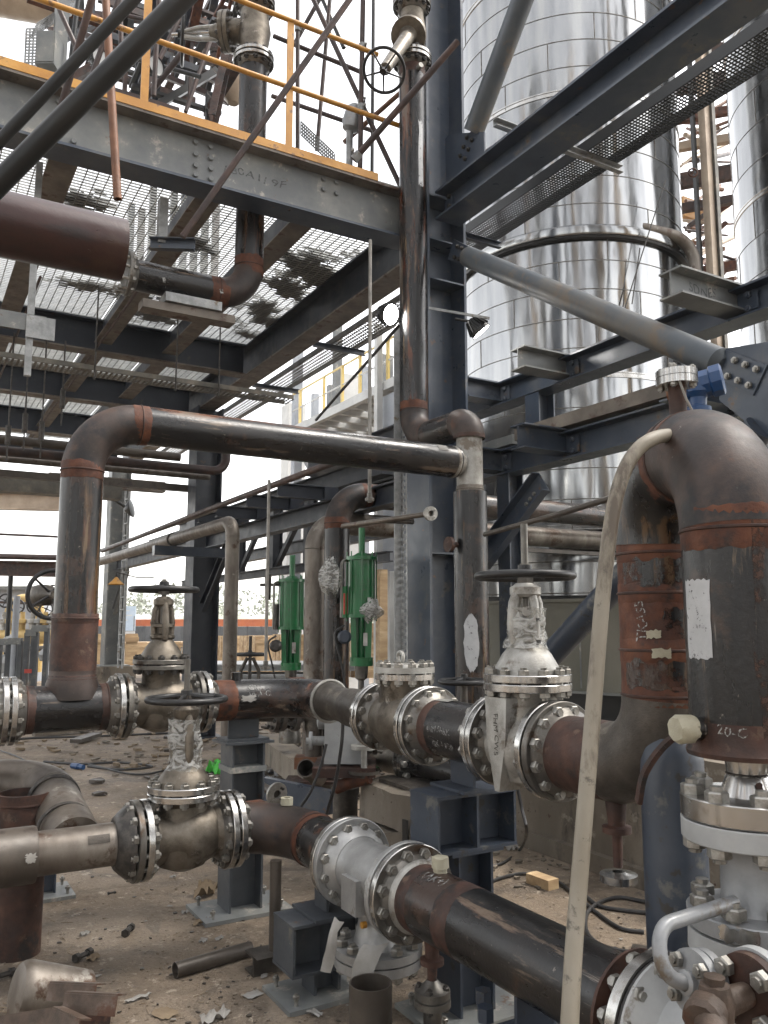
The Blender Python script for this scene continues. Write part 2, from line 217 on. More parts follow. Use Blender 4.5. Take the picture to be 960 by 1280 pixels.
# ------------------------------------------------------------------ mesh builder
def basis(d, hint=None):
    d = V(d).normalized()
    h = V(hint) if hint is not None else (ZA if abs(d.z) < .9 else XA)
    a = (h - d * h.dot(d))
    if a.length < 1e-6: h = YA; a = h - d * h.dot(d)
    a.normalize(); return d, a, d.cross(a)
class MB:
    def __init__(s): s.v = []; s.f = []
    def add(s, vs, fs):
        n = len(s.v); s.v += [V(x) for x in vs]; s.f += [[i + n for i in f] for f in fs]; return s
    def hexa(s, o, ex, ey, ez):      # box from its centre and three half-extent vectors
        o, ex, ey, ez = V(o), V(ex), V(ey), V(ez)
        vs = [o + ex * i + ey * j + ez * k for k in (-1, 1) for j in (-1, 1) for i in (-1, 1)]
        return s.add(vs, [(0, 2, 3, 1), (4, 5, 7, 6), (0, 1, 5, 4), (2, 6, 7, 3), (0, 4, 6, 2), (1, 3, 7, 5)])
    def box(s, x0, x1, y0, y1, z0, z1):
        return s.hexa(((x0+x1)/2, (y0+y1)/2, (z0+z1)/2), (abs(x1-x0)/2, 0, 0), (0, abs(y1-y0)/2, 0), (0, 0, abs(z1-z0)/2))
    def bar(s, p0, p1, w, h, hint=None, off=(0, 0)):   # w along side, h along hint
        p0, p1 = V(p0), V(p1); d, a, b = basis(p1 - p0, hint)
        o = (p0 + p1) / 2 + b * off[0] + a * off[1]
        return s.hexa(o, d * (p1 - p0).length / 2, b * w / 2, a * h / 2)
    def hbeam(s, p0, p1, h, b, tf=.016, tw=.01, hint=None):
        s.bar(p0, p1, b, tf, hint, (0, h/2 - tf/2)); s.bar(p0, p1, b, tf, hint, (0, -h/2 + tf/2)); s.bar(p0, p1, tw, h - 2*tf, hint); return s
    def chan(s, p0, p1, h, b, t=.008, hint=None, side=1):
        s.bar(p0, p1, t, h, hint); s.bar(p0, p1, b, t, hint, (side*(b/2 + t/2), h/2 - t/2)); s.bar(p0, p1, b, t, hint, (side*(b/2 + t/2), -h/2 + t/2)); return s
    def angle(s, p0, p1, a, t=.007, hint=None, side=1):
        s.bar(p0, p1, t, a, hint); s.bar(p0, p1, a, t, hint, (side*(a/2 + t/2), -a/2 + t/2)); return s
    def lathe(s, o, d, prof, seg=28, hint=None):
        o = V(o); d, a, b = basis(d, hint); n = len(s.v); cnt = 0
        rings = []
        for (t, r) in prof:
            if r < 1e-6: rings.append([n + cnt]); s.v.append(o + d * t); cnt += 1
            else:
                rings.append(list(range(n + cnt, n + cnt + seg)))
                for i in range(seg):
                    an = 2 * math.pi * i / seg; s.v.append(o + d * t + (a * math.cos(an) + b * math.sin(an)) * r)
                cnt += seg
        for p, q in zip(rings, rings[1:]):
            for i in range(seg):
                j = (i + 1) % seg
                if len(p) == 1 and len(q) == 1: continue
                if len(p) == 1: s.f.append([p[0], q[j], q[i]])
                elif len(q) == 1: s.f.append([p[i], p[j], q[0]])
                else: s.f.append([p[i], p[j], q[j], q[i]])
        return s
    def cyl(s, p0, p1, r, r1=None, seg=20, cap=True):
        p0, p1 = V(p0), V(p1); L = (p1 - p0).length; r1 = r if r1 is None else r1
        return s.lathe(p0, p1 - p0, ([(0, 0)] if cap else []) + [(0, r), (L, r1)] + ([(L, 0)] if cap else []), seg)
    def openpipe(s, p0, p1, r, t=.01, deep=.4, seg=32):  # hollow at p1
        p0, p1 = V(p0), V(p1); L = (p1 - p0).length
        return s.lathe(p0, p1 - p0, [(0, 0), (0, r), (L, r), (L, r - t), (max(L - deep, .01), r - t), (max(L - deep, .01), 0)], seg)
    def tube(s, pts, r, seg=16, cap=True, closed=False):
        pts = [V(p) for p in pts]; n = len(pts); rs = r if isinstance(r, (list, tuple)) else [r] * n
        tan = []
        for i in range(n):
            if closed: t = pts[(i+1) % n] - pts[i-1]
            else: t = pts[min(i+1, n-1)] - pts[max(i-1, 0)]
            tan.append(t.normalized())
        _, a, b = basis(tan[0]); base = len(s.v)
        for i in range(n):
            a = (a - tan[i] * a.dot(tan[i])); a.normalize(); b = tan[i].cross(a)
            for k in range(seg):
                an = 2 * math.pi * k / seg; s.v.append(pts[i] + (a * math.cos(an) + b * math.sin(an)) * rs[i])
        for i in range(n if closed else n - 1):
            i2 = (i + 1) % n
            for k in range(seg):
                k2 = (k + 1) % seg
                s.f.append([base + i*seg + k, base + i*seg + k2, base + i2*seg + k2, base + i2*seg + k])
        if cap and not closed:
            s.f.append([base + k for k in range(seg)][::-1]); s.f.append([base + (n-1)*seg + k for k in range(seg)])
        return s
    def torus(s, c, ax, R, r, seg=32, rs=8):
        d, a, b = basis(ax); c = V(c)
        return s.tube([c + (a * math.cos(2*math.pi*i/seg) + b * math.sin(2*math.pi*i/seg)) * R for i in range(seg)], r, rs, closed=True)
    def hexn(s, c, d, af, h):        # hex nut
        return s.lathe(V(c), d, [(0, 0), (0, af*.577), (h, af*.577), (h, 0)], 6)
    def prism(s, poly, ext):
        ext = V(ext); n = len(poly); vs = [V(p) for p in poly] + [V(p) + ext for p in poly]
        return s.add(vs, [list(range(n))[::-1], [n + i for i in range(n)]] + [[i, (i+1) % n, n + (i+1) % n, n + i] for i in range(n)])
    def mesh(s, name, mat, org, smooth=38, jitter=0):
        me = bpy.data.meshes.new(name); vs = s.v
        if jitter: vs = [v + V((random.uniform(-1, 1), random.uniform(-1, 1), random.uniform(-1, 1))) * jitter for v in vs]
        me.from_pydata([v - org for v in vs], [], s.f); me.materials.append(MT[mat]); me.update()
        if smooth: me.shade_smooth(); me.set_sharp_from_angle(angle=rad(smooth))
        return me
    def build(s, name, mat, parent, smooth=38, label=None, jitter=0):
        root = parent
        while root.parent: root = root.parent
        o = bpy.data.objects.new(name, s.mesh(name, mat, V(root.location), smooth, jitter)); C.objects.link(o); o.parent = parent
        if parent.type != 'EMPTY' and parent is root: pass
        if label: o['label'] = label
        return o
    def one(s, name, mat, label, cat, group=None, kind=None, smooth=38, jitter=0):
        lo = [min(v[i] for v in s.v) for i in range(3)]; hi = [max(v[i] for v in s.v) for i in range(3)]
        org = V(((lo[0]+hi[0])/2, (lo[1]+hi[1])/2, lo[2]))
        o = bpy.data.objects.new(name, s.mesh(name, mat, org, smooth, jitter)); o.location = org; C.objects.link(o)
        if label: o['label'] = label
        if cat: o['category'] = cat
        if group: o['group'] = group
        if kind or cat: o['kind'] = kind or 'thing'
        return o
def rough_box(x0, x1, y0, y1, z0, z1, step=.12, j=.012):
    m = MB(); cache = {}; nx, ny, nz = [max(1, int(abs(b - a)/step)) for a, b in ((x0, x1), (y0, y1), (z0, z1))]
    def vid(i, k, l):
        if (i, k, l) not in cache:
            e = sum((i in (0, nx), k in (0, ny), l in (0, nz))); q = j * (1 if e < 2 else 2.2)
            cache[(i, k, l)] = len(m.v); m.v.append(V((x0 + (x1-x0)*i/nx + random.uniform(-q, q), y0 + (y1-y0)*k/ny + random.uniform(-q, q), z0 + (z1-z0)*l/nz + (random.uniform(-q, q) if l else 0))))
        return cache[(i, k, l)]
    for i in range(nx):
        for k in range(ny):
            for l, r in ((0, 1), (nz, 0)):
                f = [vid(i, k, l), vid(i+1, k, l), vid(i+1, k+1, l), vid(i, k+1, l)]; m.f.append(f[::-1] if r else f)
    for k in range(ny):
        for l in range(nz):
            for i, r in ((0, 1), (nx, 0)):
                f = [vid(i, k, l), vid(i, k+1, l), vid(i, k+1, l+1), vid(i, k, l+1)]; m.f.append(f[::-1] if r else f)
    for i in range(nx):
        for l in range(nz):
            for k, r in ((0, 0), (ny, 1)):
                f = [vid(i, k, l), vid(i+1, k, l), vid(i+1, k, l+1), vid(i, k, l+1)]; m.f.append(f[::-1] if r else f)
    return m
def thing(name, label, cat, loc, group=None):
    o = bpy.data.objects.new(name, None); o.empty_display_size = .1; C.objects.link(o); o.location = V(loc)
    o['label'] = label; o['category'] = cat; o['kind'] = 'thing'
    if group: o['group'] = group
    return o
def relabel(o, label): o['label'] = label; return o
def copy_tree(o, parent=None):
    c = o.copy(); C.objects.link(c)
    if parent is not None: c.parent = parent
    for ch in list(o.children): copy_tree(ch, c)
    return c
# ------------------------------------------------------------------ bolts, flanges, spools
_BM = {}
def stud(parent, c, d, size, grip, mat='bolt', name='bolt'):
    """a stud with a nut at each end, clamping GRIP metres, centred on c along d"""
    key = (round(size, 4), round(grip, 3), mat)
    if key not in _BM:
        b = MB(); n = size * .95; g = grip / 2
        b.cyl((0, 0, -g - n*1.15), (0, 0, g + n*1.2), size/2, seg=8)
        for sg in (1, -1):
            b.lathe((0, 0, sg*g), (0, 0, sg), [(0, 0), (0, size*.9), (n*.72, size*.9), (n*.84, size*.76), (n*.84, 0)], 6)
        _BM[key] = b.mesh('bolt', mat, V((0, 0, 0)))
    root = parent
    while root.parent: root = root.parent
    o = bpy.data.objects.new(name, _BM[key]); C.objects.link(o); o.parent = parent
    q = V((0, 0, 1)).rotation_difference(V(d).normalized())
    o.matrix_local = Matrix.Translation(V(c) - V(root.location)) @ q.to_matrix().to_4x4()
    return o
def head(parent, c, d, size, mat='beam', name='bolt'):
    """a bolt head lying on a plate at c, pointing along d"""
    key = ('h', round(size, 4), mat)
    if key not in _BM:
        b = MB(); b.lathe((0, 0, 0), (0, 0, 1), [(0, 0), (0, size*1.15), (size*.15, size*1.15), (size*.15, size*.95), (size*.75, size*.95), (size*.9, size*.8), (size*.9, 0)], 8)
        _BM[key] = b.mesh('bolt', mat, V((0, 0, 0)))
    root = parent
    while root.parent: root = root.parent
    o = bpy.data.objects.new(name, _BM[key]); C.objects.link(o); o.parent = parent
    q = V((0, 0, 1)).rotation_difference(V(d).normalized())
    o.matrix_local = Matrix.Translation(V(c) - V(root.location)) @ q.to_matrix().to_4x4()
    return o
def flange(T, c, d, R, r, th, mat, neck=.05, name='flange', hub=1.28, bore=0):
    """flange whose sealing face is at c; its neck points along d and ends in a pipe of radius r"""
    g = .003
    o = MB().lathe(c, d, [(g, 0), (g, R*.72), (g*2, R*.74), (g*2, R*.985), (g*2+.003, R), (th-.003, R), (th, R*.985), (th, r*hub), (th+neck*.35, r*hub*.98), (th+neck, r*1.01), (th+neck, 0)], 44).build(name, mat, T, 30)
    if mat == 'mach':   # turned rim, rougher cast back face and neck
        o.data.materials.append(MT['machdark'])
        for i, pl in enumerate(o.data.polygons):
            if i // 44 >= 6: pl.material_index = 1
    return o
def circle_bolts(parent, c, d, Rb, n, size, grip, mat='bolt', ph=.5):
    d, a, b = basis(d)
    for i in range(n):
        an = 2 * math.pi * (i + ph) / n
        stud(parent, V(c) + (a * math.cos(an) + b * math.sin(an)) * Rb, d, size, grip, mat)
def fillet(pts, rad_, n=8):
    pts = [V(p) for p in pts]; out = [pts[0]]
    for i in range(1, len(pts) - 1):
        r = rad_[i-1] if isinstance(rad_, (list, tuple)) else rad_
        out += arc(pts[i-1], pts[i], pts[i+1], r, n)
    return out + [pts[-1]]
def arc(p0, p1, p2, r, n=10):
    u, w = (p0 - p1).normalized(), (p2 - p1).normalized()
    th = math.acos(max(-1, min(1, u.dot(w)))); t = r / math.tan(th / 2)
    a, b = p1 + u * t, p1 + w * t
    cen = p1 + (u + w).normalized() * (r / math.sin(th / 2)); q0, q1 = a - cen, b - cen
    tot = q0.angle(q1); res = []
    for i in range(n + 1):
        f = i / n; res.append(cen + (q0 * math.sin((1-f)*tot) + q1 * math.sin(f*tot)) / math.sin(tot))
    return res
def band(T, p, d, r, w=.05, mat='rust', bead=True):
    d = V(d).normalized()
    m = MB(); dd, a, b = basis(d); q = 64; e0 = e1 = 0
    for i in range(q):
        an = 2*math.pi*i/q; c = a*math.cos(an) + b*math.sin(an); e0 = e0*.6 + random.uniform(-.05, .05)*w*1.6; e1 = e1*.6 + random.uniform(-.05, .05)*w*1.6
        for t, k in ((-w*1.05 + e0, .998), (-w + e0, 1.004), (w + e1, 1.004), (w*1.05 + e1, .998)): m.v.append(V(p) + d*t + c*r*k)
    for i in range(q):
        j = (i + 1) % q
        for k in range(3): m.f.append([4*i + k, 4*j + k, 4*j + k + 1, 4*i + k + 1])
    o = m.build('weld_band', mat, T)
    if bead: MB().torus(p, d, r*1.006, .005, 32, 6).build('weld_bead', mat if mat != 'rust' else 'rustbrown', o)
    return o
def axmat(d):
    d = V(d); k = max(range(3), key=lambda i: abs(d[i])); return 'black' + 'xyz'[k]
def spool(T, pts, r, bends, mp=None, me='elbow', bands=True, bw=.05, seg=32, er=1.015, ends=(True, True)):
    """pipe sections and elbows of one welded spool along pts"""
    pts = [V(p) for p in pts]; n = len(pts); st = pts[0]; out = []
    for i in range(1, n):
        if i < n - 1:
            bd = bends[i-1] if isinstance(bends, (list, tuple)) else bends
            ar = arc(pts[i-1], pts[i], pts[i+1], bd, 12); en = ar[0]
        else: en = pts[-1]
        if (en - st).length > .02:
            out.append(MB().cyl(st, en, r, seg=seg).build('pipe', mp or axmat(en - st), T))
            if bands and i > 1: band(T, st, en - st, r*er, bw)
            if bands and i < n - 1: band(T, en, en - st, r*er, bw)
        elif bands and i > 1 and i < n - 1: band(T, (st + en)/2, ar[1] - ar[0], r*er, bw)
        if i < n - 1:
            MB().tube(ar, r*er, seg).build('elbow', me, T); st = ar[-1]
    return out
def textmesh(body, size):
    cu = bpy.data.curves.new('txt', 'FONT'); cu.body = body; cu.size = size; cu.resolution_u = 2; cu.align_x = 'CENTER'; cu.align_y = 'CENTER'
    o = bpy.data.objects.new('txt', cu); C.objects.link(o)
    dg = bpy.context.evaluated_depsgraph_get(); dg.update(); me = o.evaluated_get(dg).to_mesh()
    vs = [V((v.co.x + size*.05*math.sin(v.co.y/size*5 + v.co.x*40), v.co.y + size*.10*math.sin(v.co.x/size*1.9 + len(body)) + size*.04*math.sin(v.co.x/size*7), 0)) for v in me.vertices]; fs = [list(p.vertices) for p in me.polygons]
    o.evaluated_get(dg).to_mesh_clear(); bpy.data.objects.remove(o); bpy.data.curves.remove(cu); return vs, fs
def write_flat(T, body, size, o, ex, ey, mat, name='lettering', thin=1, wob=0):
    vs, fs = textmesh(body, size); o = V(o); ex = V(ex).normalized(); ey = V(ey).normalized()
    b = MB(); b.add([o + ex * v.x * thin + ey * (v.y + wob * math.sin(v.x / size * 2.3)) for v in vs], fs); return b.build(name, mat, T, 0)
def write_round(T, body, size, c, ax, r, ang, along, mat, name='lettering', twist=0, up=None):
    """text wrapped on a cylinder: axis point c, axis ax; centred at angle ANG (a direction vector) and ALONG metres up the axis; twist 0 = reads around, 1 = reads along"""
    vs, fs = textmesh(body, size); ax = V(ax).normalized(); a = V(ang); a = (a - ax * a.dot(ax)).normalized(); bb = ax.cross(a)
    b = MB(); pv = []
    for v in vs:
        u, w = (v.x, v.y) if not twist else (-v.y * twist, v.x * twist)
        pv.append(V(c) + ax * (along + w) + (a * math.cos(u / r) + bb * math.sin(u / r)) * (r + .0025))
    return b.add(pv, fs).build(name, mat, T, 0)
def patch_round(T, c, ax, r, ang, half, a0, a1, mat, name, thick=.0025, n=10, ragged=0, parent=None, oval=False):
    ax = V(ax).normalized(); a = V(ang); a = (a - ax * a.dot(ax)).normalized(); bb = ax.cross(a); b = MB(); m = 10 if oval else 6
    for k in range(m + 1):
        for i in range(n + 1):
            th = -half + 2 * half * i / n; al = a0 + (a1 - a0) * k / m
            if oval: th *= max(.02, 1 - abs(2*k/m - 1)**4)**.4 * random.uniform(.92, 1.05)
            if ragged and k in (0, m): al += random.uniform(-ragged, ragged)
            if ragged and i in (0, n): th += random.uniform(-ragged, ragged) / r * .5
            b.v.append(V(c) + ax * al + (a * math.cos(th) + bb * math.sin(th)) * (r + thick))
    for k in range(m):
        for i in range(n): b.f.append([k*(n+1)+i, k*(n+1)+i+1, (k+1)*(n+1)+i+1, (k+1)*(n+1)+i])
    return b.build(name, mat, parent or T)
def handwheel(T, c, ax, R, r=.012, spokes=5, mat='wheel', dish=.02, name='handwheel'):
    ax, a, b = basis(ax); c = V(c); m = MB(); m.torus(c, ax, R, r*1.25, 40, 10)
    for i in range(spokes):
        an = 2 * math.pi * i / spokes + .4; e = c + (a*math.cos(an) + b*math.sin(an)) * R
        m.tube([c + ax*dish, c + ax*dish*.6 + (e-c)*.5, e], [r*.9, r*.7, r*.6], 8)
    m.lathe(c + ax*(dish-.02), ax, [(0, 0), (0, R*.17), (.045, R*.15), (.045, 0)], 12)
    return m.build(name, mat, T)
# ================================================================== steel frame
XC, YC = 3.83, 5.71                    # main column centre
ZB = PY(500, 297, YC - .1).z           # underside of platform beams
ZT = PY(470, 226, YC - .12).z          # top of platform beams
HB = ZT - ZB
def column(name, x, y, z0, z1, d, b, label, mat='beam', plate=True):
    T = thing(name, label, 'column', (x, y, z0))
    for s in (-1, 1):
        MB().box(x + s*(d/2 - .012) - .012, x + s*(d/2 - .012) + .012, y - b/2, y + b/2, z0 + .02, z1).build('flange', mat, T)
    MB().box(x - d/2 + .026, x + d/2 - .026, y - .008, y + .008, z0 + .02, z1).build('web', mat, T)
    if plate: MB().box(x - d*.75, x + d*.75, y - b*.75, y + b*.75, z0, z0 + .02).build('base_plate', mat, T)
    return T
col = column('steel_column', XC, YC, 0, 9.2, .40, .40, 'tall dark blue H section column behind the vertical rusty riser, in the centre')
for z in (PX(566, 347, XC).z, 2.2, ZT - .02, ZB + .02):
    for s in (-1, 1):
        MB().box(XC - .173, XC + .173, YC + s*.104 - .094, YC + s*.104 + .094, z - .007, z + .007).build('stiffener', 'beam', col)
# gussets for the tube braces, in the plane of the right beam
gz = PX(572, 195, XC).z
g = MB().prism([(XC - .007, YC - .205, ZT - .01), (XC - .007, YC - .205, gz + .25), (XC - .007, YC - .28, gz + .25), (XC - .007, YC - .75, ZT + .3), (XC - .007, YC - .75, ZT + .003)], (.014, 0, 0)).build('gusset_plate', 'beam', col)
# ---- left platform beam (runs along X)
XL0 = -7.0
T = thing('platform_beam', 'long grey H beam with toe plate above it, running from top left to the column', 'beam', (0, YC, ZB))
MB().box(XL0, XC - .205, YC - .12, YC + .12, ZT - .02, ZT).build('top_flange', 'beamlow', T)
MB().box(XL0, XC - .205, YC - .008, YC + .008, ZB + .021, ZT - .021).build('web', 'beamgrey', T)  # web coloured lighter grey for the light on its face
MB().box(XL0, XC - .205, YC - .12, YC + .12, ZB, ZB + .02).build('bottom_flange', 'beam', T)
fy = YC - .009
for px, ys in ((244, (178, 193, 207, 219)), (263, (184, 198, 211, 224)), (404, (224, 237)), (420, (228, 242)), (73, (127, 142)), (92, (177,))):
    for y in ys: head(T, PY(px, y, fy), -YA, .021, 'beamgrey')
write_flat(T, '180A1/ 9F', .085, PY(318, 221, fy - .003), (1, 0, 0), (0, 0, 1), 'weldmark', thin=1.5)
# connection cleat at column
MB().box(XC - .33, XC - .215, YC - .03, YC - .0095, ZB + .07, ZT - .07).build('cleat', 'beam', T)
# ---- right beam (runs along -Y)
T = thing('right_beam', 'thick dark H beam climbing from the column to the top right corner', 'beam', (XC, YC - 2, ZB + .05))
zb2 = PX(552, 283, XC).z
MB().hbeam((XC, YC - .21, (ZT + zb2)/2), (XC, -2.5, (ZT + zb2)/2), ZT - zb2 + .02, .25, .02, .012).build('beam_section', 'beam', T)
MB().box(XC - .03, XC - .007, YC - .33, YC - .215, zb2 + .05, ZT - .06).build('cleat', 'beam', T)
for k in range(3): head(T, (XC - .031, YC - .29, zb2 + .1 + k*.09), -XA, .022, 'boltdark')
# ---- side beam of the platform (runs along +Y, away) and bays
Y2 = PX(316, 474, XC).y
Y3 = PZ(140, 507, ZB).y; Y4 = PZ(60, 543, ZB).y
T = thing('side_beam', 'deep dark blue beam under the grating, sloping down left from the column', 'beam', (XC, 9, ZB))
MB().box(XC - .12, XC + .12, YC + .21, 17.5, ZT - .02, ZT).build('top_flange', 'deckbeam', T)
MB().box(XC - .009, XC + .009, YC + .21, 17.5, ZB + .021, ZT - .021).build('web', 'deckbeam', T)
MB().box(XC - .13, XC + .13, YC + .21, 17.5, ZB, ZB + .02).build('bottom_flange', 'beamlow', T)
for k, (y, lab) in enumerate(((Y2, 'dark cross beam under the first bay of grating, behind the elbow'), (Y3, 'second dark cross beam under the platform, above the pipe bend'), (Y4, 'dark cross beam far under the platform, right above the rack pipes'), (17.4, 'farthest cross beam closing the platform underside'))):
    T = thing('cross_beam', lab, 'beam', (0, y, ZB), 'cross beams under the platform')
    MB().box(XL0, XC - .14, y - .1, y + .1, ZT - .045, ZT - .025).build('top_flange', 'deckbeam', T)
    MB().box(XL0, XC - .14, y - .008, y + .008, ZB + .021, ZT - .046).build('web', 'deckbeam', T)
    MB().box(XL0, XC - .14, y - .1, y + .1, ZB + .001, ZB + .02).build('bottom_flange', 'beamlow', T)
XA_, XB_, XCc = PZ(178, 362, ZB + .1).x, PZ(322, 335, ZB + .1).x, PZ(66, 240, ZB + .1).x
ys = [YC + .125, Y2 - .105, Y2 + .105, Y3 - .105, Y3 + .105, Y4 - .105, Y4 + .105, 17.2]
jl = {0: 'left of the hanging angle', 1: 'behind the hanging angle', 2: 'beside the black elbow'}
for j, x in enumerate((XCc, XA_, XB_, XCc - 1.5, XCc - 3)):
    for i in range(4):
        if j > 2 and i < 1: continue
        where = ('joist in the first bay of grating ' + jl.get(j, 'at far left')) if i == 0 else 'joist in the %s bay under the platform, %s joist from the right' % (('', 'second', 'third', 'last')[i], ('third', 'second', 'first', 'fourth', 'fifth')[j])
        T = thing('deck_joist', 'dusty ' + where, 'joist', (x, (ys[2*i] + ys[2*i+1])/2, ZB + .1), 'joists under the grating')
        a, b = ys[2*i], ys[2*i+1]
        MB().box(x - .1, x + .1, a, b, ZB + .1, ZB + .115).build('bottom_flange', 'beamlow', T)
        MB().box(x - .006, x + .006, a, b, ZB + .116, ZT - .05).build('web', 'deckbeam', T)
# ---- grating panels
def grating(x0, x1, y0, y1, lab):
    T = MB()
    n = int((x1 - x0) / .085)
    for i in range(n + 1):
        x = x0 + (x1 - x0) * i / n; T.box(x - .004, x + .004, y0, y1, ZT + .018, ZT + .026)
    m = int((y1 - y0) / .048)
    for i in range(m + 1):
        y = y0 + (y1 - y0) * i / m; T.box(x0 - .003, x1 + .003, y - .003, y + .003, ZT + .0145, ZT + .0285)
    return T.one('floor_grating', 'grating', lab, 'grating', 'grating panels of the platform', smooth=0)
bays = [(YC - .1, Y2), (Y2, Y3), (Y3, Y4), (Y4, 17.3)]
xs = [XC + .1, XB_, XA_, XCc, XCc - 2.2, XCc - 4.4]
for i, (a, b) in enumerate(bays):
    for j in range(5):
        grating(xs[j+1] + .012, xs[j] - .012, a + .01, b - .01, 'grating panel overhead, %s bay from the front beam, %s from the side beam' % (('first', 'second', 'third', 'fourth')[i], ('first', 'second', 'third', 'fourth', 'fifth')[j]))
# debris sheets lying on the grating (dark blots seen through it)
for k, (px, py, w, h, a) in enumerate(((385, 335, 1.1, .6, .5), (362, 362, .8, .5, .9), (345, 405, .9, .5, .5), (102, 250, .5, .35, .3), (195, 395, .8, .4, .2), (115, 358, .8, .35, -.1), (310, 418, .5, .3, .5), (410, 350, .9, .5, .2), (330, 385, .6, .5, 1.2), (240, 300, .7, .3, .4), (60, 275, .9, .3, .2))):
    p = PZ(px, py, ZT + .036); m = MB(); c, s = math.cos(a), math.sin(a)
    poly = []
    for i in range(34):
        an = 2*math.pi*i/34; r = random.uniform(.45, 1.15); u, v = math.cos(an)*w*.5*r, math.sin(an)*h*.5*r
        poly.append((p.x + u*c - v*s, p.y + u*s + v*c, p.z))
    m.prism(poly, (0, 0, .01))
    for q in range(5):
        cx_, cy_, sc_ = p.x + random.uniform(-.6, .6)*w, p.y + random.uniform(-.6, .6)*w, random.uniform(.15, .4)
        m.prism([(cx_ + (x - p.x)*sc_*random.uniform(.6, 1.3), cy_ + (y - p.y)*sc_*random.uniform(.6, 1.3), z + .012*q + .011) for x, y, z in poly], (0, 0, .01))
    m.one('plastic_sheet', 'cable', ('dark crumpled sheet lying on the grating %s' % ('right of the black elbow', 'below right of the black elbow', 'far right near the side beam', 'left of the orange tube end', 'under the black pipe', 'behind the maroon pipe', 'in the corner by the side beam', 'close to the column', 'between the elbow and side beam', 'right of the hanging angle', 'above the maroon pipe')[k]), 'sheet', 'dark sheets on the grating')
# ---- guard rail on the left beam
yr = YC - .06
zm, ztp = PY(365, 110, yr).z, PY(362, 25, yr).z
T = thing('guard_rail', 'yellow painted guard rail with toe plate along the platform edge', 'railing', (0, yr, ZT))
MB().box(XL0, PY(468, 226, yr).x, YC - .125, YC - .117, ZT + .002, ZT + .068).build('toe_plate', 'yellow', T)
MB().tube([(XL0, yr, zm), (PY(520, 165, yr).x, yr, zm)], .021, 12).build('mid_rail', 'yellow', T)
MB().tube([(XL0, yr, ztp), (PY(472, 66, yr).x, yr, ztp)], .021, 12).build('top_rail', 'yellow', T)
for x in (PY(361, 180, yr).x, PY(180, 130, yr).x, PY(180, 130, yr).x - 1.5):
    MB().box(x - .028, x + .028, yr - .006, yr + .006, ZT + .002, ztp).build('post', 'yellow', T)
# ---- lower right beams A and B, with stub brackets, and their post
XAr = XC + .62
def lowbeam(lab, pb, pt, key):
    x = XAr
    zb, zt_ = PX(pb[0], pb[1], x - .08).z, PX(pt[0], pt[1], x - .08).z
    T = thing('rack_beam', lab, 'beam', (x, 3.5, zb), 'beams in front of the tank')
    MB().hbeam((x, 9.6, (zb+zt_)/2), (x, -2, (zb+zt_)/2), zt_ - zb, .19, .014, .01).build('beam_section', 'beam', T)
    return T, zb, zt_
TA, zA0, zA1 = lowbeam('dark beam in front of the shiny tank, upper of the two, with bolted stubs', (780, 450), (760, 424), 'A')
TB, zB0, zB1 = lowbeam('dark beam behind the blue transmitter, lower of the two, carrying a channel', (780, 556), (760, 524), 'B')
for T, z0, z1, txt in ((TA, zA0, zA1, 1), (TB, zB0, zB1, 0)):
    for px in (655 if txt else 655, 850):
        q = onY(XAr - .1, (z0+z1)/2, px + (60 if px > 700 else 42)); y = q.y; L = .62 if px > 700 else .5
        o = MB().hbeam((XAr - .012, y, (z0+z1)/2 + .035), (XAr - L, y, (z0+z1)/2 + .035), z1 - z0 - .03, .17, .012, .008).build('stub_bracket', 'beamgrey' if txt else 'beam', T)
        MB().box(XAr - .030, XAr - .0185, y - .16, y - .03, z0 + .05, z1 - .04).build('end_cleat', 'beam', T)
        for k in (-1, 1): stud(T, (XAr - .024, y - .1, (z0+z1)/2 + k*.045), XA, .026, .02, 'beam')
        if txt and px > 700: write_flat(o, '5DNE5', .085, (XAr - L*.55, y - .0065, (z0+z1)/2 + .04), (1, 0, 0), (0, 0, 1), 'weldmark')
    # link back to the column
    y = YC - .12
    MB().hbeam((XC + .205, y, (z0+z1)/2 + .02), (XAr - .012, y, (z0+z1)/2 + .02), z1 - z0 - .03, .17, .012, .008).build('link_beam', 'beam', T)
    MB().box(XAr - .030, XAr - .0185, y - .15, y - .03, z0 + .05, z1 - .04).build('end_cleat', 'beam', T)
    for k in (-1, 1): stud(T, (XAr - .024, y - .09, (z0+z1)/2 + k*.045), XA, .026, .02, 'beam')
yb = onY(XAr, zB1, 667).y
MB().box(XAr - .12, XAr + .12, -2, yb + .1, zB1 + .03, zB1 + .13).one('cable_channel', 'beamlow', 'dusty grey covered channel lying on the lower beam behind the transmitter', 'channel')
MB().bar((XAr, yb + .15, zB1 + .06), (XAr, 8.5, zB1 + .06), .2, .08).one('cable_channel', 'beamgrey', 'dusty grey channel on the lower beam beside the silver tee', 'channel')
T = thing('rack_post', 'short dark H post joining the two beams in front of the tank', 'post', (XAr, yb, zB1))
py_ = onY(XAr, zB1, 676).y
MB().hbeam((XAr, py_, zB1 + .14), (XAr, py_, zA0 - .002), .17, .17, .012, .009, XA).build('post_section', 'beam', T)
T = thing('rack_post', 'slim dark blue H post left of the wrapped gate valve', 'post', (XAr, py_ + .5, 1))
q = onY(XAr, 2, 640).y
MB().hbeam((XAr, q, 1.02), (XAr, q, zB0 - .002), .16, .16, .011, .008, XA).build('post_section', 'bluepaint', T)
MB().box(XAr - .09, XAr + .09, q - .09, q + .09, 2.0, 2.012).build('stiffener', 'beam', T)
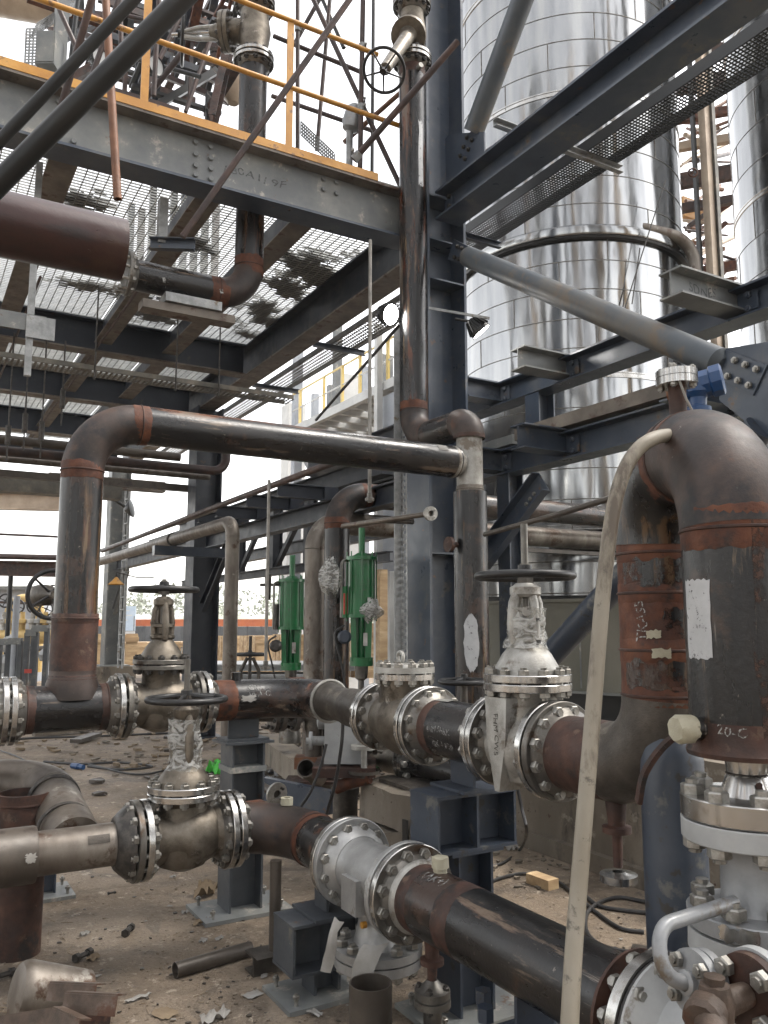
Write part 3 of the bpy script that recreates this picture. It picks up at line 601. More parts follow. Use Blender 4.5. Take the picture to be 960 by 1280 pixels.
# knee brace (channel) under beam B
a, b = PX(680, 602, XAr - .13), PX(607, 700, XAr - .13)
T = thing('knee_brace', 'dark channel knee brace with three bolts, right of the vertical pipe', 'brace', b)
MB().chan(a, b, .20, .07, .01, ZA, -1).build('brace_section', 'beam', T)
n_ = (b - a).normalized()
for k in range(3): head(T, a + n_ * (.14 + .06*k) - XA*.006 + V((0, 0, .0)), -XA, .017, 'bolt')
# ---- tube braces in the plane of the right beam
def gusset(T, c, d, up, w, l, name='gusset_plate'):
    d = V(d).normalized(); u = V(up).normalized()
    o = MB().prism([c - u*w*.5, c - u*w*.6 + d*l, c + u*w*.6 + d*l, c + u*w*.5], d.cross(u).normalized() * .014).build(name, 'beam', T); return o
xb = XC - .0
b1a, b1b = PX(583, 320, xb), PX(905, 456, xb)
T = thing('tube_brace', 'long grey tube brace sloping down right from the column across the tank', 'brace', b1b)
dr = (b1b - b1a).normalized()
MB().lathe(b1a, dr, [(0, 0), (0, .05), (.03, .083), ((b1b-b1a).length - .04, .083), ((b1b-b1a).length, .04), ((b1b-b1a).length, 0)], 32).build('tube', 'braceg', T)
nrm = dr.cross(XA).normalized()
for s, p, d in ((1, b1a, -dr), (-1, b1b, dr)):
    o = MB().prism([p - d*.06 - nrm*.075 - XA*.006, p + d*.26 - nrm*.085 - XA*.006, p + d*.26 + nrm*.085 - XA*.006, p - d*.06 + nrm*.075 - XA*.006], (.012, 0, 0)).build('end_plate', 'beam', T)
    for i in range(3 if s < 0 else 2):
        for k in (-1, 1): stud(o, p + d*(.07 + i*.075) + nrm*k*.045, XA, .022, .03, 'boltdark' if s > 0 else 'bolt')
gc = b1b + dr * .12
T = thing('brace_gusset', 'big dark bolted gusset plate at the right edge where two tube braces meet', 'gusset', gc)
MB().prism([gc + V((.008, .1, .16)), gc + V((.008, -.62, .05)), gc + V((.008, -.62, -.42)), gc + V((.008, -.15, -.42)), gc + V((.008, .15, -.12))], (.014, 0, 0)).build('plate', 'beam', T)
b2a, b2b = PX(950, 535, xb), PX(640, 872, xb)
T = thing('tube_brace', 'blue grey tube brace rising right from behind the wrapped gate valve', 'brace', b2b)
MB().cyl(b2a, b2b, .083, seg=32).build('tube', 'bluepaint', T)
b3a, b3b = PX(592, 165, xb), PX(668, -40, xb)
T = thing('tube_brace', 'short dark tube brace rising right from the column above the right beam', 'brace', b3a)
d3 = (b3b - b3a).normalized()
MB().cyl(b3a, b3b + d3*.8, .085, seg=32).build('tube', 'braceg', T)
n3 = d3.cross(XA).normalized()
o = MB().prism([b3a + d3*.08 - n3*.06 + XA*.009, b3a - d3*.3 - n3*.08 + XA*.009, b3a - d3*.3 + n3*.08 + XA*.009, b3a + d3*.08 + n3*.06 + XA*.009], (.012, 0, 0)).build('end_plate', 'beam', T)
for i in range(3):
    for k in (-1, 1): stud(o, b3a - d3*(.06 + .075*i) + n3*k*.045 + XA*.004, XA, .022, .03, 'boltdark')
# ---- perforated cable trays
def perf_tray(p0, p1, w, up, h, lab, mat='traymetal', pitch=.035, side=1, name='cable_tray'):
    """open tray with a perforated bottom from p0 to p1 (holes are real gaps between strips)"""
    p0, p1 = V(p0), V(p1); L = (p1-p0).length; d, a, b = basis(p1 - p0, up)
    T = thing(name, lab, 'cable tray', (p0 + p1)/2)
    m = MB(); n = int(L / pitch); r = int(w / pitch); hw = pitch*.22
    for i in range(n + 1): m.hexa(p0 + d*(L*i/n), d*hw, b*(w/2 - .001), a*.001)
    for k in range(r + 1): m.hexa((p0+p1)/2 + b*(w*k/r - w/2) + a*.0021, d*L/2, b*hw, a*.001)
    m.build('perforated_bottom', mat, T, 0)
    m = MB()
    for s in (-1, 1): m.bar(p0 + b*s*w/2, p1 + b*s*w/2, .003, h, up, (s*.004, h/2))
    m.build('side_rail', mat, T, 0)
    return T
xt = XC + .95
p0, p1 = PX(585, 312, xt), PX(1010, 20, xt)
p0.z = p1.z = (p0.z + p1.z)/2
T = perf_tray((xt, p0.y + .6, p0.z), (xt, -1.2, p0.z), .34, ZA, .1, 'dark perforated cable tray hanging under the right beam before the tank', 'tubedark', .030)
T['label'] = 'dark perforated cable tray hanging under the right beam before the tank'
ym = onY(xt, p0.z, 748).y
MB().chan((xt - 1.1, ym, p0.z - .03), (xt + .24, ym, p0.z - .03), .06, .045, .004, ZA).build('support_arm', 'galv', T)
ym = onY(xt, p0.z, 600).y
MB().chan((xt - .7, ym, p0.z - .03), (xt + .24, ym, p0.z - .03), .06, .045, .004, ZA).build('support_arm', 'beam', T)
# tray along the side beam, lit gap beyond
xq = XC + .55
zq = PX(420, 440, xq).z
T = perf_tray((xq, YC + .6, zq), (xq, 16, zq), .34, ZA, .07, 'perforated cable tray running beside the side beam behind the lit floodlight', 'traymetal', .05)
for py, px in ((445, 430), (488, 350)):
    yy = onY(xq, zq, px).y
    MB().chan((XC + .14, yy, zq - .04), (xq + .28, yy, zq - .04), .06, .045, .004, ZA).build('support_arm', 'beam', T)
# galvanised slotted channel up the column
gx = PX(499, 720, XC - .4).x
p = PD(499, 720, 6.5)
T = thing('slotted_channel', 'galvanised upright channel with a row of slots left of the column', 'channel', (p.x, p.y, 1))
z0, z1 = zat(p.x, p.y, 862), zat(p.x, p.y, 385)
MB().box(p.x - .045, p.x + .02, p.y - .004, p.y + .004, z0, z1).build('web', 'galv', T)
m = MB(); n = 60
for i in range(n):
    z = z0 + (z1-z0)*i/n; m.box(p.x + .0205, p.x + .026, p.y - .07, p.y - .005, z, z + (z1-z0)/n*.55)
m.box(p.x + .0265, p.x + .032, p.y - .07, p.y - .055, z0, z1); m.box(p.x + .0265, p.x + .032, p.y - .02, p.y - .005, z0, z1)
m.build('slotted_face', 'galv', T, 0)
# ---- floodlights
def flood(c, d, r, lab, lit=True, arm=None):
    T = thing('floodlight', lab, 'floodlight', c); d = V(d).normalized(); c = V(c)
    o = MB().lathe(c, -d, [(-.01, r*.93), (-.012, r), (.02, r), (.05, r*.85), (.11, r*.5), (.13, r*.2), (.13, 0)], 28).build('housing', 'tubedark', T)
    m = MB(); dd, a, b = basis(d)
    for i in range(18):
        an = 2*math.pi*i/18; w = a*math.cos(an) + b*math.sin(an)
        m.bar(c + w*r*.95 - d*.015, c + w*r*.45 - d*.115, .004, .035, w)
    m.build('cooling_fins', 'tubedark', o, 0)
    MB().lathe(c, -d, [(-.004, 0), (-.004, r*.92), (.015, r*.92)], 28).build('lamp_glass', 'lamp' if lit else 'whitegrey', T)
    if arm: MB().tube([c - d*.1, arm], .012, 8).build('bracket', 'tubedark', T)
    return T
c = PD(488, 393, 6.4)
flood(c, V((.25, -.85, -.35)), .088, 'lit round floodlight shining white left of the riser', True, c + V((.12, .2, .1)))
c = PD(601, 414, 6.35)
flood(c, V((.55, -.3, -.75)), .085, 'dark finned floodlight facing down on the right side of the column', True, c + V((-.18, .1, .1)))
a, b = PD(536, 385, 6.25), PD(612, 398, 6.25)
MB().bar(a, b, .012, .02).one('lamp_strap', 'galv', 'thin steel strap across the column carrying the finned floodlight', 'strap')
# ---- hanging angle and small bracket in the first bay
p = PY(205, 262, 5.95)
T = thing('hanger', 'galvanised angle hanger with a channel foot under the platform beam', 'hanger', (p.x, p.y, zat(p.x, p.y, 300)))
MB().angle((p.x, p.y, zat(p.x, p.y, 303)), (p.x, p.y, ZB - .002), .065, .007, XA).build('angle', 'galv', T)
zz = zat(p.x, p.y, 306)
MB().chan((p.x - .08, p.y + .05, zz), (p.x + .22, p.y - .1, zz), .09, .05, .006, ZA).build('foot_channel', 'beam', T)
# ---- bracket post at far left under the deck
p = PD(38, 400, 5.6)
T = thing('pipe_hanger', 'galvanised hanger post with a cross plate behind the maroon pipe', 'hanger', (p.x, p.y, zat(p.x, p.y, 470)))
MB().box(p.x - .022, p.x + .022, p.y - .02, p.y + .02, zat(p.x, p.y, 470), ZB + .1).build('post', 'galv', T)
zz = zat(p.x, p.y, 405)
MB().bar((p.x - .6, p.y - .03, zz), (p.x + .1, p.y - .03, zz), .008, .12).build('cross_plate', 'beamgrey', T)
MB().bar((p.x - .03, p.y - .04, zz - .03), (p.x + .16, p.y - .04, zz - .03), .008, .16).build('end_plate', 'galv', T)
# ---- columns 2 and 3 behind, on pedestals, and ledger with brackets
q2 = onY(XC, 2, 252); q3 = onY(XC, 2, 143)
for q, z0, lab, mt in ((q2, .0, 'dark steel column behind the left gate valve and thin pale pipe', 'deckbeam'), (q3, .75, 'grey dusty steel column at left beyond the thick vertical pipe', 'beamgrey')):
    column('steel_column', XC, q.y, z0, ZB - .003, .40, .40, lab, mt)
    if z0: MB().box(XC - .4, XC + .4, q.y - .4, q.y + .4, 0, z0 - .002).one('column_pedestal', 'concrete', 'concrete pedestal under the grey dusty column at left', 'pedestal')
zl = PX(350, 655, XC).z
T = thing('ledger_beam', 'dark stepped ledger beam between the rear columns with lit gaps', 'beam', (XC, 10, zl))
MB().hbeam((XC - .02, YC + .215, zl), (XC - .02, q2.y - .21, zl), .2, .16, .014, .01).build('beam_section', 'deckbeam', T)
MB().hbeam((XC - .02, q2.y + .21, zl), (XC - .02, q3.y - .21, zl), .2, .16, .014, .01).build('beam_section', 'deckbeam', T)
for px in (305, 330, 372, 415):
    y = onY(XC, zl, px).y
    MB().hbeam((XC - .11, y, zl + .17), (XC - .62, y, zl + .17), .14, .1, .01, .008).build('stub', 'deckbeam', T)
    MB().box(XC - .11, XC + .05, y - .05, y + .05, zl + .102, zl + .24).build('seat_block', 'deckbeam', T)
MB().bar((XC + .3, 7, zl + .36), (XC + .3, 16, zl + .36), .16, .1).one('rack_channel', 'deckbeam', 'dark rack channel above the ledger beam behind the thin galvanised rod', 'channel')
for q, s, lab in ((q2, -1, 'dark bolted knee brace right of the dark column behind the thin pale pipe'), (q3, -1, 'grey bolted knee brace right of the grey column at left')):
    a = V((XC - .02, q.y - .22, zl - .95)); b = V((XC - .02, q.y - 1.25, zl - .12))
    T = thing('knee_brace', lab, 'brace', a)
    MB().chan(a, b, .17, .06, .01, ZA).build('brace_section', 'beamgrey' if q is q3 else 'deckbeam', T)
    dd = (b-a).normalized()
    for k in range(3): head(T, b - dd*(.2 + .07*k) - XA*.006, -XA, .02, 'bolt'); head(T, a + dd*(.12 + .07*k) - XA*.006, -XA, .02, 'bolt')
# ---- pipes and tray hung under the deck, along X
def rackpipe(py0, px0, px1, y, r, mat, lab, turn=False, name='rack_pipe'):
    p = PY(px0, py0, y); z = p.z; x1 = onX(y, z, px1).x; x0 = -7
    pts = [(x0, y, z), (x1, y, z)]
    if turn: pts = fillet([V((x0, y, z)), V((x1, y, z)), V((x1, y, z + .55))], r*3)
    return MB().tube(pts, r, 14).one(name, mat, lab, 'pipe')
rackpipe(553, 40, 225, 10.2, .055, 'pipebrown', 'brown pipe hung under the platform above its twin, behind the pipe bend')
rackpipe(567, 40, 282, 10.4, .06, 'tube', 'reddish brown pipe under the platform ending in an upturned bend', True)
rackpipe(577, 40, 262, 10.7, .04, 'pipepale', 'thin pale pipe lowest of those hung under the platform')
p = PY(60, 459, 8.3)
T = perf_tray((-6, 8.3, p.z), (3.6, 8.3, p.z), .24, ZA, .05, 'tan perforated cable tray hung across below the second cross beam', 'traymetal', .05)
for px in (36, 115, 215, 268):
    x = onX(8.3, p.z, px).x
    MB().cyl((x, 8.16, p.z - .1), (x, 8.16, ZB + .1), .008, seg=6).build('hanger_rod', 'boltdark', T)
for k, (px, py, y, lab) in enumerate(((10, 545, 9.9, 'leftmost'), (31, 530, 9.9, 'second from left'), (52, 540, 9.9, 'third from left'), (78, 500, 9.9, 'fourth from left'))):
    p = PY(px, py, y)
    T = thing('spring_hanger', 'black spring hanger rod above the rack pipes, %s' % lab, 'hanger', (p.x, y, p.z - .25), 'spring hangers over the rack pipes')
    MB().cyl((p.x, y, p.z - .3), (p.x, y, ZB + .05), .009, seg=6).build('rod', 'boltdark', T)
    MB().lathe((p.x, y, p.z - .1), ZA, [(0, 0), (0, .03), (.22, .03), (.22, 0)], 10).build('spring_can', 'boltdark', T)
# long diagonal rods/conduits under the deck
for (a, b, zz, r, mt, lab) in (((185, 345), (62, 595), None, .014, 'tube', 'thin rusty conduit running back under the joist behind the black pipe'), ((45, 360), (14, 560), None, .014, 'tube', 'thin rusty conduit at far left under the platform')):
    z_ = ZB + .04; p, q = PZ(a[0], a[1], z_), PZ(b[0], min(b[1], 540), z_)
    MB().tube([(p.x, p.y - .3, z_), (p.x, q.y + 1, z_)], r, 8).one('conduit', mt, lab, 'conduit')
# vertical thin rods
for px, y0, y1, D, r, mt, lab in ((462, 300, 628, 6.0, .014, 'rod', 'thin galvanised hanger rod left of the riser'), (332, 600, 838, 6.3, .013, 'rod', 'thin upright rod right of the bent pale pipe')):
    a, b = PD(px + 1, y0, D), PD(px, y1, D); a = V((b.x, b.y, a.z))
    T = thing('hanger_rod', lab, 'rod', b)
    MB().cyl(b, a, r, seg=10).build('rod', mt, T)
    MB().lathe(b + ZA*.01, ZA, [(0, 0), (0, .035), (.02, .035), (.03, .02), (.06, .02), (.06, 0)], 8).build('clamp', 'machdark', T)
# ---- scaffold tubes
def scaf(a, b, Da, Db, r, mat, lab, clamp=None, open_=False):
    p, q = PD(*a, Da), PD(*b, Db)
    T = thing('scaffold_tube', lab, 'scaffold tube', q, 'scaffold tubes over the platform')
    if open_: MB().openpipe(p, q, r, .005, .2, 16).build('tube', mat, T)
    else: MB().cyl(p, q, r, seg=14).build('tube', mat, T)
    for f in (clamp or []):
        c = p + (q-p)*f
        d = (q-p).normalized(); o = MB().lathe(c - d*.03, d, [(0, 0), (0, r*1.35), (.06, r*1.35), (.06, 0)], 12).build('clamp', 'galv', T)
        stud(o, c + d.cross(FW).normalized()*r*1.5, FW, .014, .08, 'bolt')
    return T
scaf((-40, 268), (262, -36), 1.75, 1.75, .0255, 'tubedark', 'thick near dark tube crossing the top left corner diagonally')
scaf((-30, 208), (190, -25), 3.2, 3.2, .026, 'tubedark', 'dark tube in the top left corner, above the thick near one')
scaf((72, 150), (120, -20), 4.6, 4.4, .021, 'tube', 'rusty tube leaning steeply across the yellow toe plate')
scaf((131, -20), (147, 249), 4.5, 4.5, .024, 'tubeorange', 'orange rusty tube hanging down with an open lower end', None, True)
scaf((228, 296), (452, -22), 5.0, 5.2, .021, 'tube', 'long dark tube slanting across the platform beam to the top')
scaf((442, 200), (572, 52), 5.3, 5.1, .0225, 'tube', 'rusty tube with open end poking right past the riser', (.03,), True)
scaf((372, -20), (372, 188), 7.2, 7.2, .021, 'tube', 'upright rusty tube right of the yellow post', (.27,))
scaf((414, -20), (396, 188), 7.6, 7.6, .021, 'tube', 'slightly leaning tube above the perforated scrap')
scaf((454, -20), (450, 210), 6.6, 6.6, .0225, 'tube', 'upright dark tube carrying the rail clamps', (.35, .68))
scaf((467, -20), (465, 215), 8.2, 8.2, .02, 'tubedark', 'thin grey upright tube right of the clamp tube')
scaf((378, -30), (500, 232), 6.9, 6.7, .0225, 'tube', 'tube slanting down right behind the yellow rails', (.62,))
scaf((410, -20), (368, 55), 7.4, 7.4, .021, 'tube', 'short tube crossing the slanting one at the top')
scaf((342, 45), (456, 92), 7.3, 7.3, .022, 'tube', 'dark tube nearly parallel to the rails behind them')
scaf((430, 178), (505, 112), 7.0, 7.0, .022, 'tubeorange', 'orange brown tube behind the long open ended one')
scaf((155, -20), (113, 100), 6.3, 6.3, .022, 'tube', 'rusty tube behind the thick dark tube at top left')
scaf((228, 66), (178, 128), 7.2, 7.2, .03, 'tube', 'brown tube leaning behind the first yellow post')
scaf((150, -20), (152, 90), 6.5, 6.5, .022, 'tube', 'upright brown tube beside the grey equipment box')

_n = 0
for (a, b, Da, Db, mt, lab) in (
    ((200, -20), (192, 120), 6.8, 6.8, 'tube', 'upright rusty tube just right of the first yellow post'),
    ((245, -20), (178, 118), 7.6, 7.4, 'tube', 'rusty tube leaning down left behind the wheel of the weathered valve'),
    ((60, -20), (100, 70), 7.0, 7.0, 'tube', 'rusty tube leaning right above the grey box'),
    ((160, 20), (300, 52), 7.9, 7.7, 'tube', 'long level rusty tube behind the weathered valve bonnet'),
    ((120, 60), (250, 96), 7.9, 7.6, 'tubedark', 'level dark tube behind the first yellow post'),
    ((395, -20), (430, 60), 7.8, 7.8, 'tubedark', 'dark tube leaning right near the top between the upright tubes'),
    ((340, 120), (470, 165), 7.9, 7.7, 'tube', 'level tube low behind the yellow mid rail'),
    ((100, -20), (88, 80), 7.2, 7.2, 'tubedark', 'upright dark tube left of the orange tube'),
    ((270, 30), (232, 140), 8.6, 8.4, 'tube', 'rusty tube leaning left below the weathered valve')):
    scaf(a, b, Da, Db, .023, mt, lab)

# bits hung under the first bay
p = PY(238, 384, 6.05); T = thing('pipe_shoe', 'pale grey pipe shoe and short channel under the black deck pipe', 'pipe shoe', p)
MB().box(p.x - .22, p.x + .22, p.y - .1, p.y + .1, p.z - .02, p.z + .05).build('shoe', 'galv', T); MB().box(p.x - .38, p.x + .34, p.y - .07, p.y + .07, p.z - .09, p.z - .025).build('channel', 'beamlow', T)
# ================================================================== piping
ZR = 1.19; YV = PZ(148, 882, ZR).y
XU = 2.2; ZU = PX(697, 938, XU).z
XLR = PY(97, 715, YV).x; XT = PY(587, 580, YV).x
ZH = PY(340, 551, YV).z
xv = lambda px: onX(YV, ZR, px).x
yu = lambda px: onY(XU, ZU, px).y
def flange_set(T, c, d, R, r, th, mat='mach', nb=12, bs=.024, bolts=True, bmat='bolt', neck=.05, ph=.5):
    """flange of T whose face is at c (neck along d) with the studs of the joint"""
    f = flange(T, c, d, R, r, th, mat, neck)
    if bolts: circle_bolts(f, c, d, R*.82, nb, bs, 2*th + .006, bmat, ph)
    return f
def gate_valve(name, lab, c, d, L0, L1, r, Rf, th, zf, Rb, thb, zd, zy, zw, Rw, zs, mat='cast', fm='mach', nb=12, bs=.024, wrap=0, bolts=(True, True), bm='bolt', dm=None, pad=True, body=1.0, words_=None):
    c, d = V(c), V(d).normalized(); side = d.cross(ZA); T = thing(name, lab, 'gate valve', (c.x, c.y, c.z - Rf))
    m = MB().lathe(c - d*(L0 - th*.7), d, [(0, r*1.15), (.03, r*1.12), (L0*.45, r*1.0), (L0 - th, r*1.3), (L0 + .02, r*1.34), (L0 + L1*.5, r*1.0), (L0 + L1 - th*1.4 - .03, r*1.12), (L0 + L1 - th*1.4, r*1.15)], 32)
    m.lathe(c - ZA*r*1.35*body, ZA, [(0, 0), (.0, r*.35), (r*.25, r*.95), (r*.9, r*1.2*body), (r*1.7, Rb*.70), (zf - thb - c.z + r*1.35*body - .03, Rb*.66), (zf - thb - c.z + r*1.35*body, Rb*.78)], 32)
    bo = m.build('body', mat, T)
    if pad:
        pd = MB().bar(c - side*r*.9 + ZA*r*.1, c - side*(r*1.38) + ZA*r*.1, d.length*r*.85, r*.95).build('name_pad', mat, bo)
    for s, L, bl in ((-1, L0, bolts[0]), (1, L1, bolts[1])):
        flange_set(T, c + d*s*L, -d*s, Rf, r, th, fm, nb, bs, bl, bm, .04)
    k = V((c.x, c.y, zf))
    f = MB().lathe(k, -ZA, [(.003, 0), (.003, Rb*.985), (.006, Rb), (thb - .003, Rb), (thb, Rb*.985), (thb, 0)], 44).build('body_flange', fm, T, 30)
    f2 = MB().lathe(k, ZA, [(.003, 0), (.003, Rb*.985), (.006, Rb), (thb - .003, Rb), (thb, Rb*.985), (thb, Rb*.6)], 44).build('bonnet_flange', fm, T, 30)
    circle_bolts(f2, k, ZA, Rb*.86, nb, bs*.92, 2*thb + .002, bm)
    h = zd - zf
    dm = dm or mat
    MB().lathe(k + ZA*thb*.9, ZA, [(0, Rb*.76), (h*.22, Rb*.72), (h*.55, Rb*.56), (h*.8, Rb*.38), (h*.95, Rb*.3), (h*1.05, Rb*.28), (h*1.05, 0)], 32).build('bonnet', dm, T)
    # gland and yoke
    k2 = V((c.x, c.y, zd)); hy = zy - zd; g = MB()
    g.lathe(k2, ZA, [(0, Rb*.3), (hy*.06, Rb*.42), (hy*.12, Rb*.42), (hy*.16, Rb*.25), (hy*.3, Rb*.25), (hy*.32, Rb*.42), (hy*.38, Rb*.42), (hy*.4, Rb*.2), (hy*.4, 0)], 20)
    gl = g.build('gland', dm, T)
    for s in (-1, 1): stud(gl, k2 + d*s*Rb*.36 + ZA*hy*.24, ZA, bs*.7, hy*.3, 'boltdark')
    y = MB()
    for s in (-1, 1):
        y.tube([k2 + side*s*Rb*.34 + ZA*hy*.02, k2 + side*s*Rb*.40 + ZA*hy*.35, k2 + side*s*Rb*.36 + ZA*hy*.7, k2 + side*s*Rb*.2 + ZA*hy*.96], [Rb*.12, Rb*.13, Rb*.12, Rb*.11], 10)
        y.tube([k2 + d*s*Rb*.30 + ZA*hy*.02, k2 + d*s*Rb*.34 + ZA*hy*.4, k2 + d*s*Rb*.3 + ZA*hy*.7, k2 + d*s*Rb*.18 + ZA*hy*.96], [Rb*.1, Rb*.11, Rb*.1, Rb*.1], 10)
    y.lathe(k2 + ZA*hy*.8, ZA, [(0, 0), (0, Rb*.3), (hy*.05, Rb*.36), (hy*.17, Rb*.36), (hy*.2, Rb*.28), (hy*.24, Rb*.22), (hy*.24, 0)], 20)
    y.build('yoke', dm, T)
    MB().cyl(k2, (c.x, c.y, zs), Rb*.085, seg=14).build('stem', 'machdark', T)
    handwheel(T, (c.x, c.y, zw), ZA, Rw, .013, 5)
    MB().lathe((c.x, c.y, zw - .03), ZA, [(0, 0), (0, Rb*.2), (.05, Rb*.2), (.05, Rb*.13), (.08, Rb*.13), (.08, 0)], 6).build('stem_nut', 'machdark', T)
    if wrap:
        w = MB(); n, q = 8, 13; z0, z1 = zd - h*.1, zd + hy*wrap
        for i in range(n + 1):
            f_ = i / n; z = z0 + (z1 - z0)*f_
            for j in range(q):
                a = 2*math.pi*j/q; rr = Rb*(.47 + .03*math.sin(3*a + f_*7) - .05*f_ + (.05 if i in (0, n) else 0) + random.uniform(-.05, .05))
                w.v.append(V((c.x + math.cos(a)*rr, c.y + math.sin(a)*rr, z + random.uniform(-.006, .006))))
        for i in range(n):
            for j in range(q): w.f.append([i*q + j, i*q + (j+1) % q, (i+1)*q + (j+1) % q, (i+1)*q + j])
        w.build('plastic_wrap', 'film', T, 35)
    return T
# ---- overhead spool: left flange, left tee, left riser, long horizontal, silver tee, vertical, elbows, upper riser
xf0, xf1 = xv(9), xv(151)
T = thing('overhead_pipe', 'rusty black pipe rising at left and crossing overhead to a silver tee', 'pipe', (XLR, YV, ZR - .2))
MB().cyl((xf0 + .08, YV, ZR), (xf1 - .08, YV, ZR), .122, seg=36).build('tee', 'blackx', T)
MB().lathe((XLR, YV, ZR), ZA, [(.05, .14), (.13, .135), (.17, .122), (.20, .121)], 36).build('tee_branch', 'elbow', T)
zs1, zs2 = zat(XLR, YV, 848), zat(XLR, YV, 773)
MB().cyl((XLR, YV, ZR + .2), (XLR, YV, zs2), .121, seg=36).build('rusty_section', 'rustbrown', T, label='orange rusty lower section of the left riser')
band(T, (XLR, YV, zs2), ZA, .121, .025, 'rustbrown'); band(T, (XLR, YV, zs1), ZA, .122, .02, 'rustbrown')
spool(T, [(XLR, YV, zs2), (XLR, YV, ZH), (XT - .13, YV, ZH)], .113, .30, bw=.045)
for x, d in ((xf0, XA), (xf1, -XA)): flange_set(T, (x, YV, ZR), d, .175, .122, .034, 'mach', 12, .024, True, 'bolt', .05)
for x, d in ((xf0 + .085, XA), (xf1 - .085, -XA)): band(T, (x, YV, ZR), d, .1235, .035, 'rustbrown')
patch_round(T, (0, YV, ZH), XA, .113, V((0, -.75, .66)), .25, XT - .33, XT - .25, 'paper', 'paper_tag')
T = thing('end_pipe', 'flanged pipe end at the far left edge facing the left riser', 'pipe', (xf0, YV, ZR - .2))
flange(T, (xf0, YV, ZR), -XA, .175, .122, .034, 'mach'); MB().cyl((xf0 - .08, YV, ZR), (xf0 - 4, YV, ZR), .117, seg=32).build('pipe', 'blackx', T)
T = thing('riser_pipe', 'tall rusty black riser with double elbow and silver tee before the column', 'pipe', (XT, YV, .3))
ZL = zat(XT, YV, 527); YR = PX(517, 470, XT).y
zt0, zt1 = zat(XT, YV, 612), zat(XT, YV, 548)
MB().cyl((XT, YV, zt0 - .02), (XT, YV, zt1), .095, seg=32).build('tee', 'castlight', T, label='pale silver weld tee')
MB().lathe((XT - .08, YV, ZH), -XA, [(0, .085), (.03, .095), (.06, .113), (.075, .117), (.09, .112), (.09, 0)], 32).build('tee_neck', 'castlight', T)
band(T, (XT, YV, zt0), ZA, .097, .025, 'pipepale', True)
MB().cyl((XT, YV, .25), (XT, YV, zt0 - .02), .121, seg=36).build('lower_leg', 'blackz', T)
b_ = min(.24, (YR - YV)/2 * .98)
zr_top = zat(XT, YR, 76)
spool(T, [(XT, YV, zt1), (XT, YV, ZL), (XT, YR, ZL), (XT, YR, zr_top - .05)], .113, [ZL - zt1 - .005, b_], bands=False)
band(T, (XT, YR, ZL + b_ + .01), ZA, .113, .06, 'rust'); band(T, (XT, YV, zt1 + .01), ZA, .114, .015, 'rustbrown', False)
p = PX(586, 800, XT)
patch_round(T, (XT, YV, 0), ZA, .121, -FW - RT*.15, .42, zat(XT, YV, 838), zat(XT, YV, 768), 'whitepaint', 'white_paint_patch', .002, 12, .01, None, True)
patch_round(T, (XT, YR, 0), ZA, .113, -FW + RT*.75, .2, zat(XT, YR, 240), zat(XT, YR, 160), 'whitepaint', 'white_paint_patch', ragged=.02)
flange_set(T, (XT, YR, zr_top), -ZA, .168, .11, .035, 'mach', 12, .026, True, 'boltdark')
band(T, (XT, YR, zr_top - .11), ZA, .113, .05, 'rustbrown', False)
# small side nozzle near the top and on the lower leg
a = PD(531, 77, 6.1); MB().cyl((XT, YR, zr_top - .14), V((XT, YR, zr_top - .14)) + (RT*.5 - FW).normalized()*.16, .022, seg=12).build('nozzle', 'castlight', T)
q = V((XT, YV, zat(XT, YV, 682)))
n_ = MB().cyl(q, q - XA*.19, .02, seg=12); n_.lathe(q - XA*.17, -XA, [(0, 0), (0, .055), (.03, .055), (.03, 0)], 18); n_.build('nozzle', 'rustbrown', T)
# ---- valve on top of the riser
zc = zat(XT, YR, 35); T = thing('gate_valve', 'weathered gate valve at the very top of the riser with side handwheel', 'gate valve', (XT, YR, zr_top))
zt_ = zat(XT, YR, 6)
MB().lathe((XT, YR, zr_top), ZA, [(.04, .125), (.1, .1), ((zt_-zr_top)/2, .125), (zt_-zr_top-.1, .1), (zt_-zr_top-.04, .125)], 28).build('body', 'cast', T)
flange(T, (XT, YR, zr_top), ZA, .168, .11, .035, 'mach'); flange_set(T, (XT, YR, zt_), -ZA, .165, .11, .035, 'machdark', 12, .026, True, 'boltdark')
e = PD(480, 88, 5.7); c0 = V((XT, YR, (zr_top + zt_)/2 + .02)); ax = (e - c0).normalized()
MB().lathe(c0 + ax*.08, ax, [(0, .1), (.05, .1), (.06, .15), (.12, .15), (.125, .08), (.16, .06), ((e-c0).length - .12, .045), ((e-c0).length - .1, 0)], 20).build('bonnet', 'cast', T)
MB().cyl(c0 + ax*.2, e, .02, seg=10).build('stem', 'machdark', T)
handwheel(T, e, ax, .155, .010, 5)
T = thing('top_pipe', 'pipe flanged onto the valve at the top of the riser', 'pipe', (XT, YR, zt_))
flange(T, (XT, YR, zt_), ZA, .165, .11, .035, 'machdark'); MB().cyl((XT, YR, zt_ + .08), (XT, YR, zt_ + 1.5), .113).build('pipe', 'blackz', T)
# ---- gate valve on the back run
cx = xv(200); z = lambda py: zat(cx, YV, py)
gate_valve('gate_valve', 'weathered brown gate valve at back left between the left riser and the black elbow pipe', (cx, YV, ZR), XA, cx - xf1, xv(249) - cx, .115, .175, .034, z(830), .158, .028, z(800), z(748), z(737), .185, z(724), 'cast', 'machdark', 12, .024, 0, (False, False), 'boltdark')
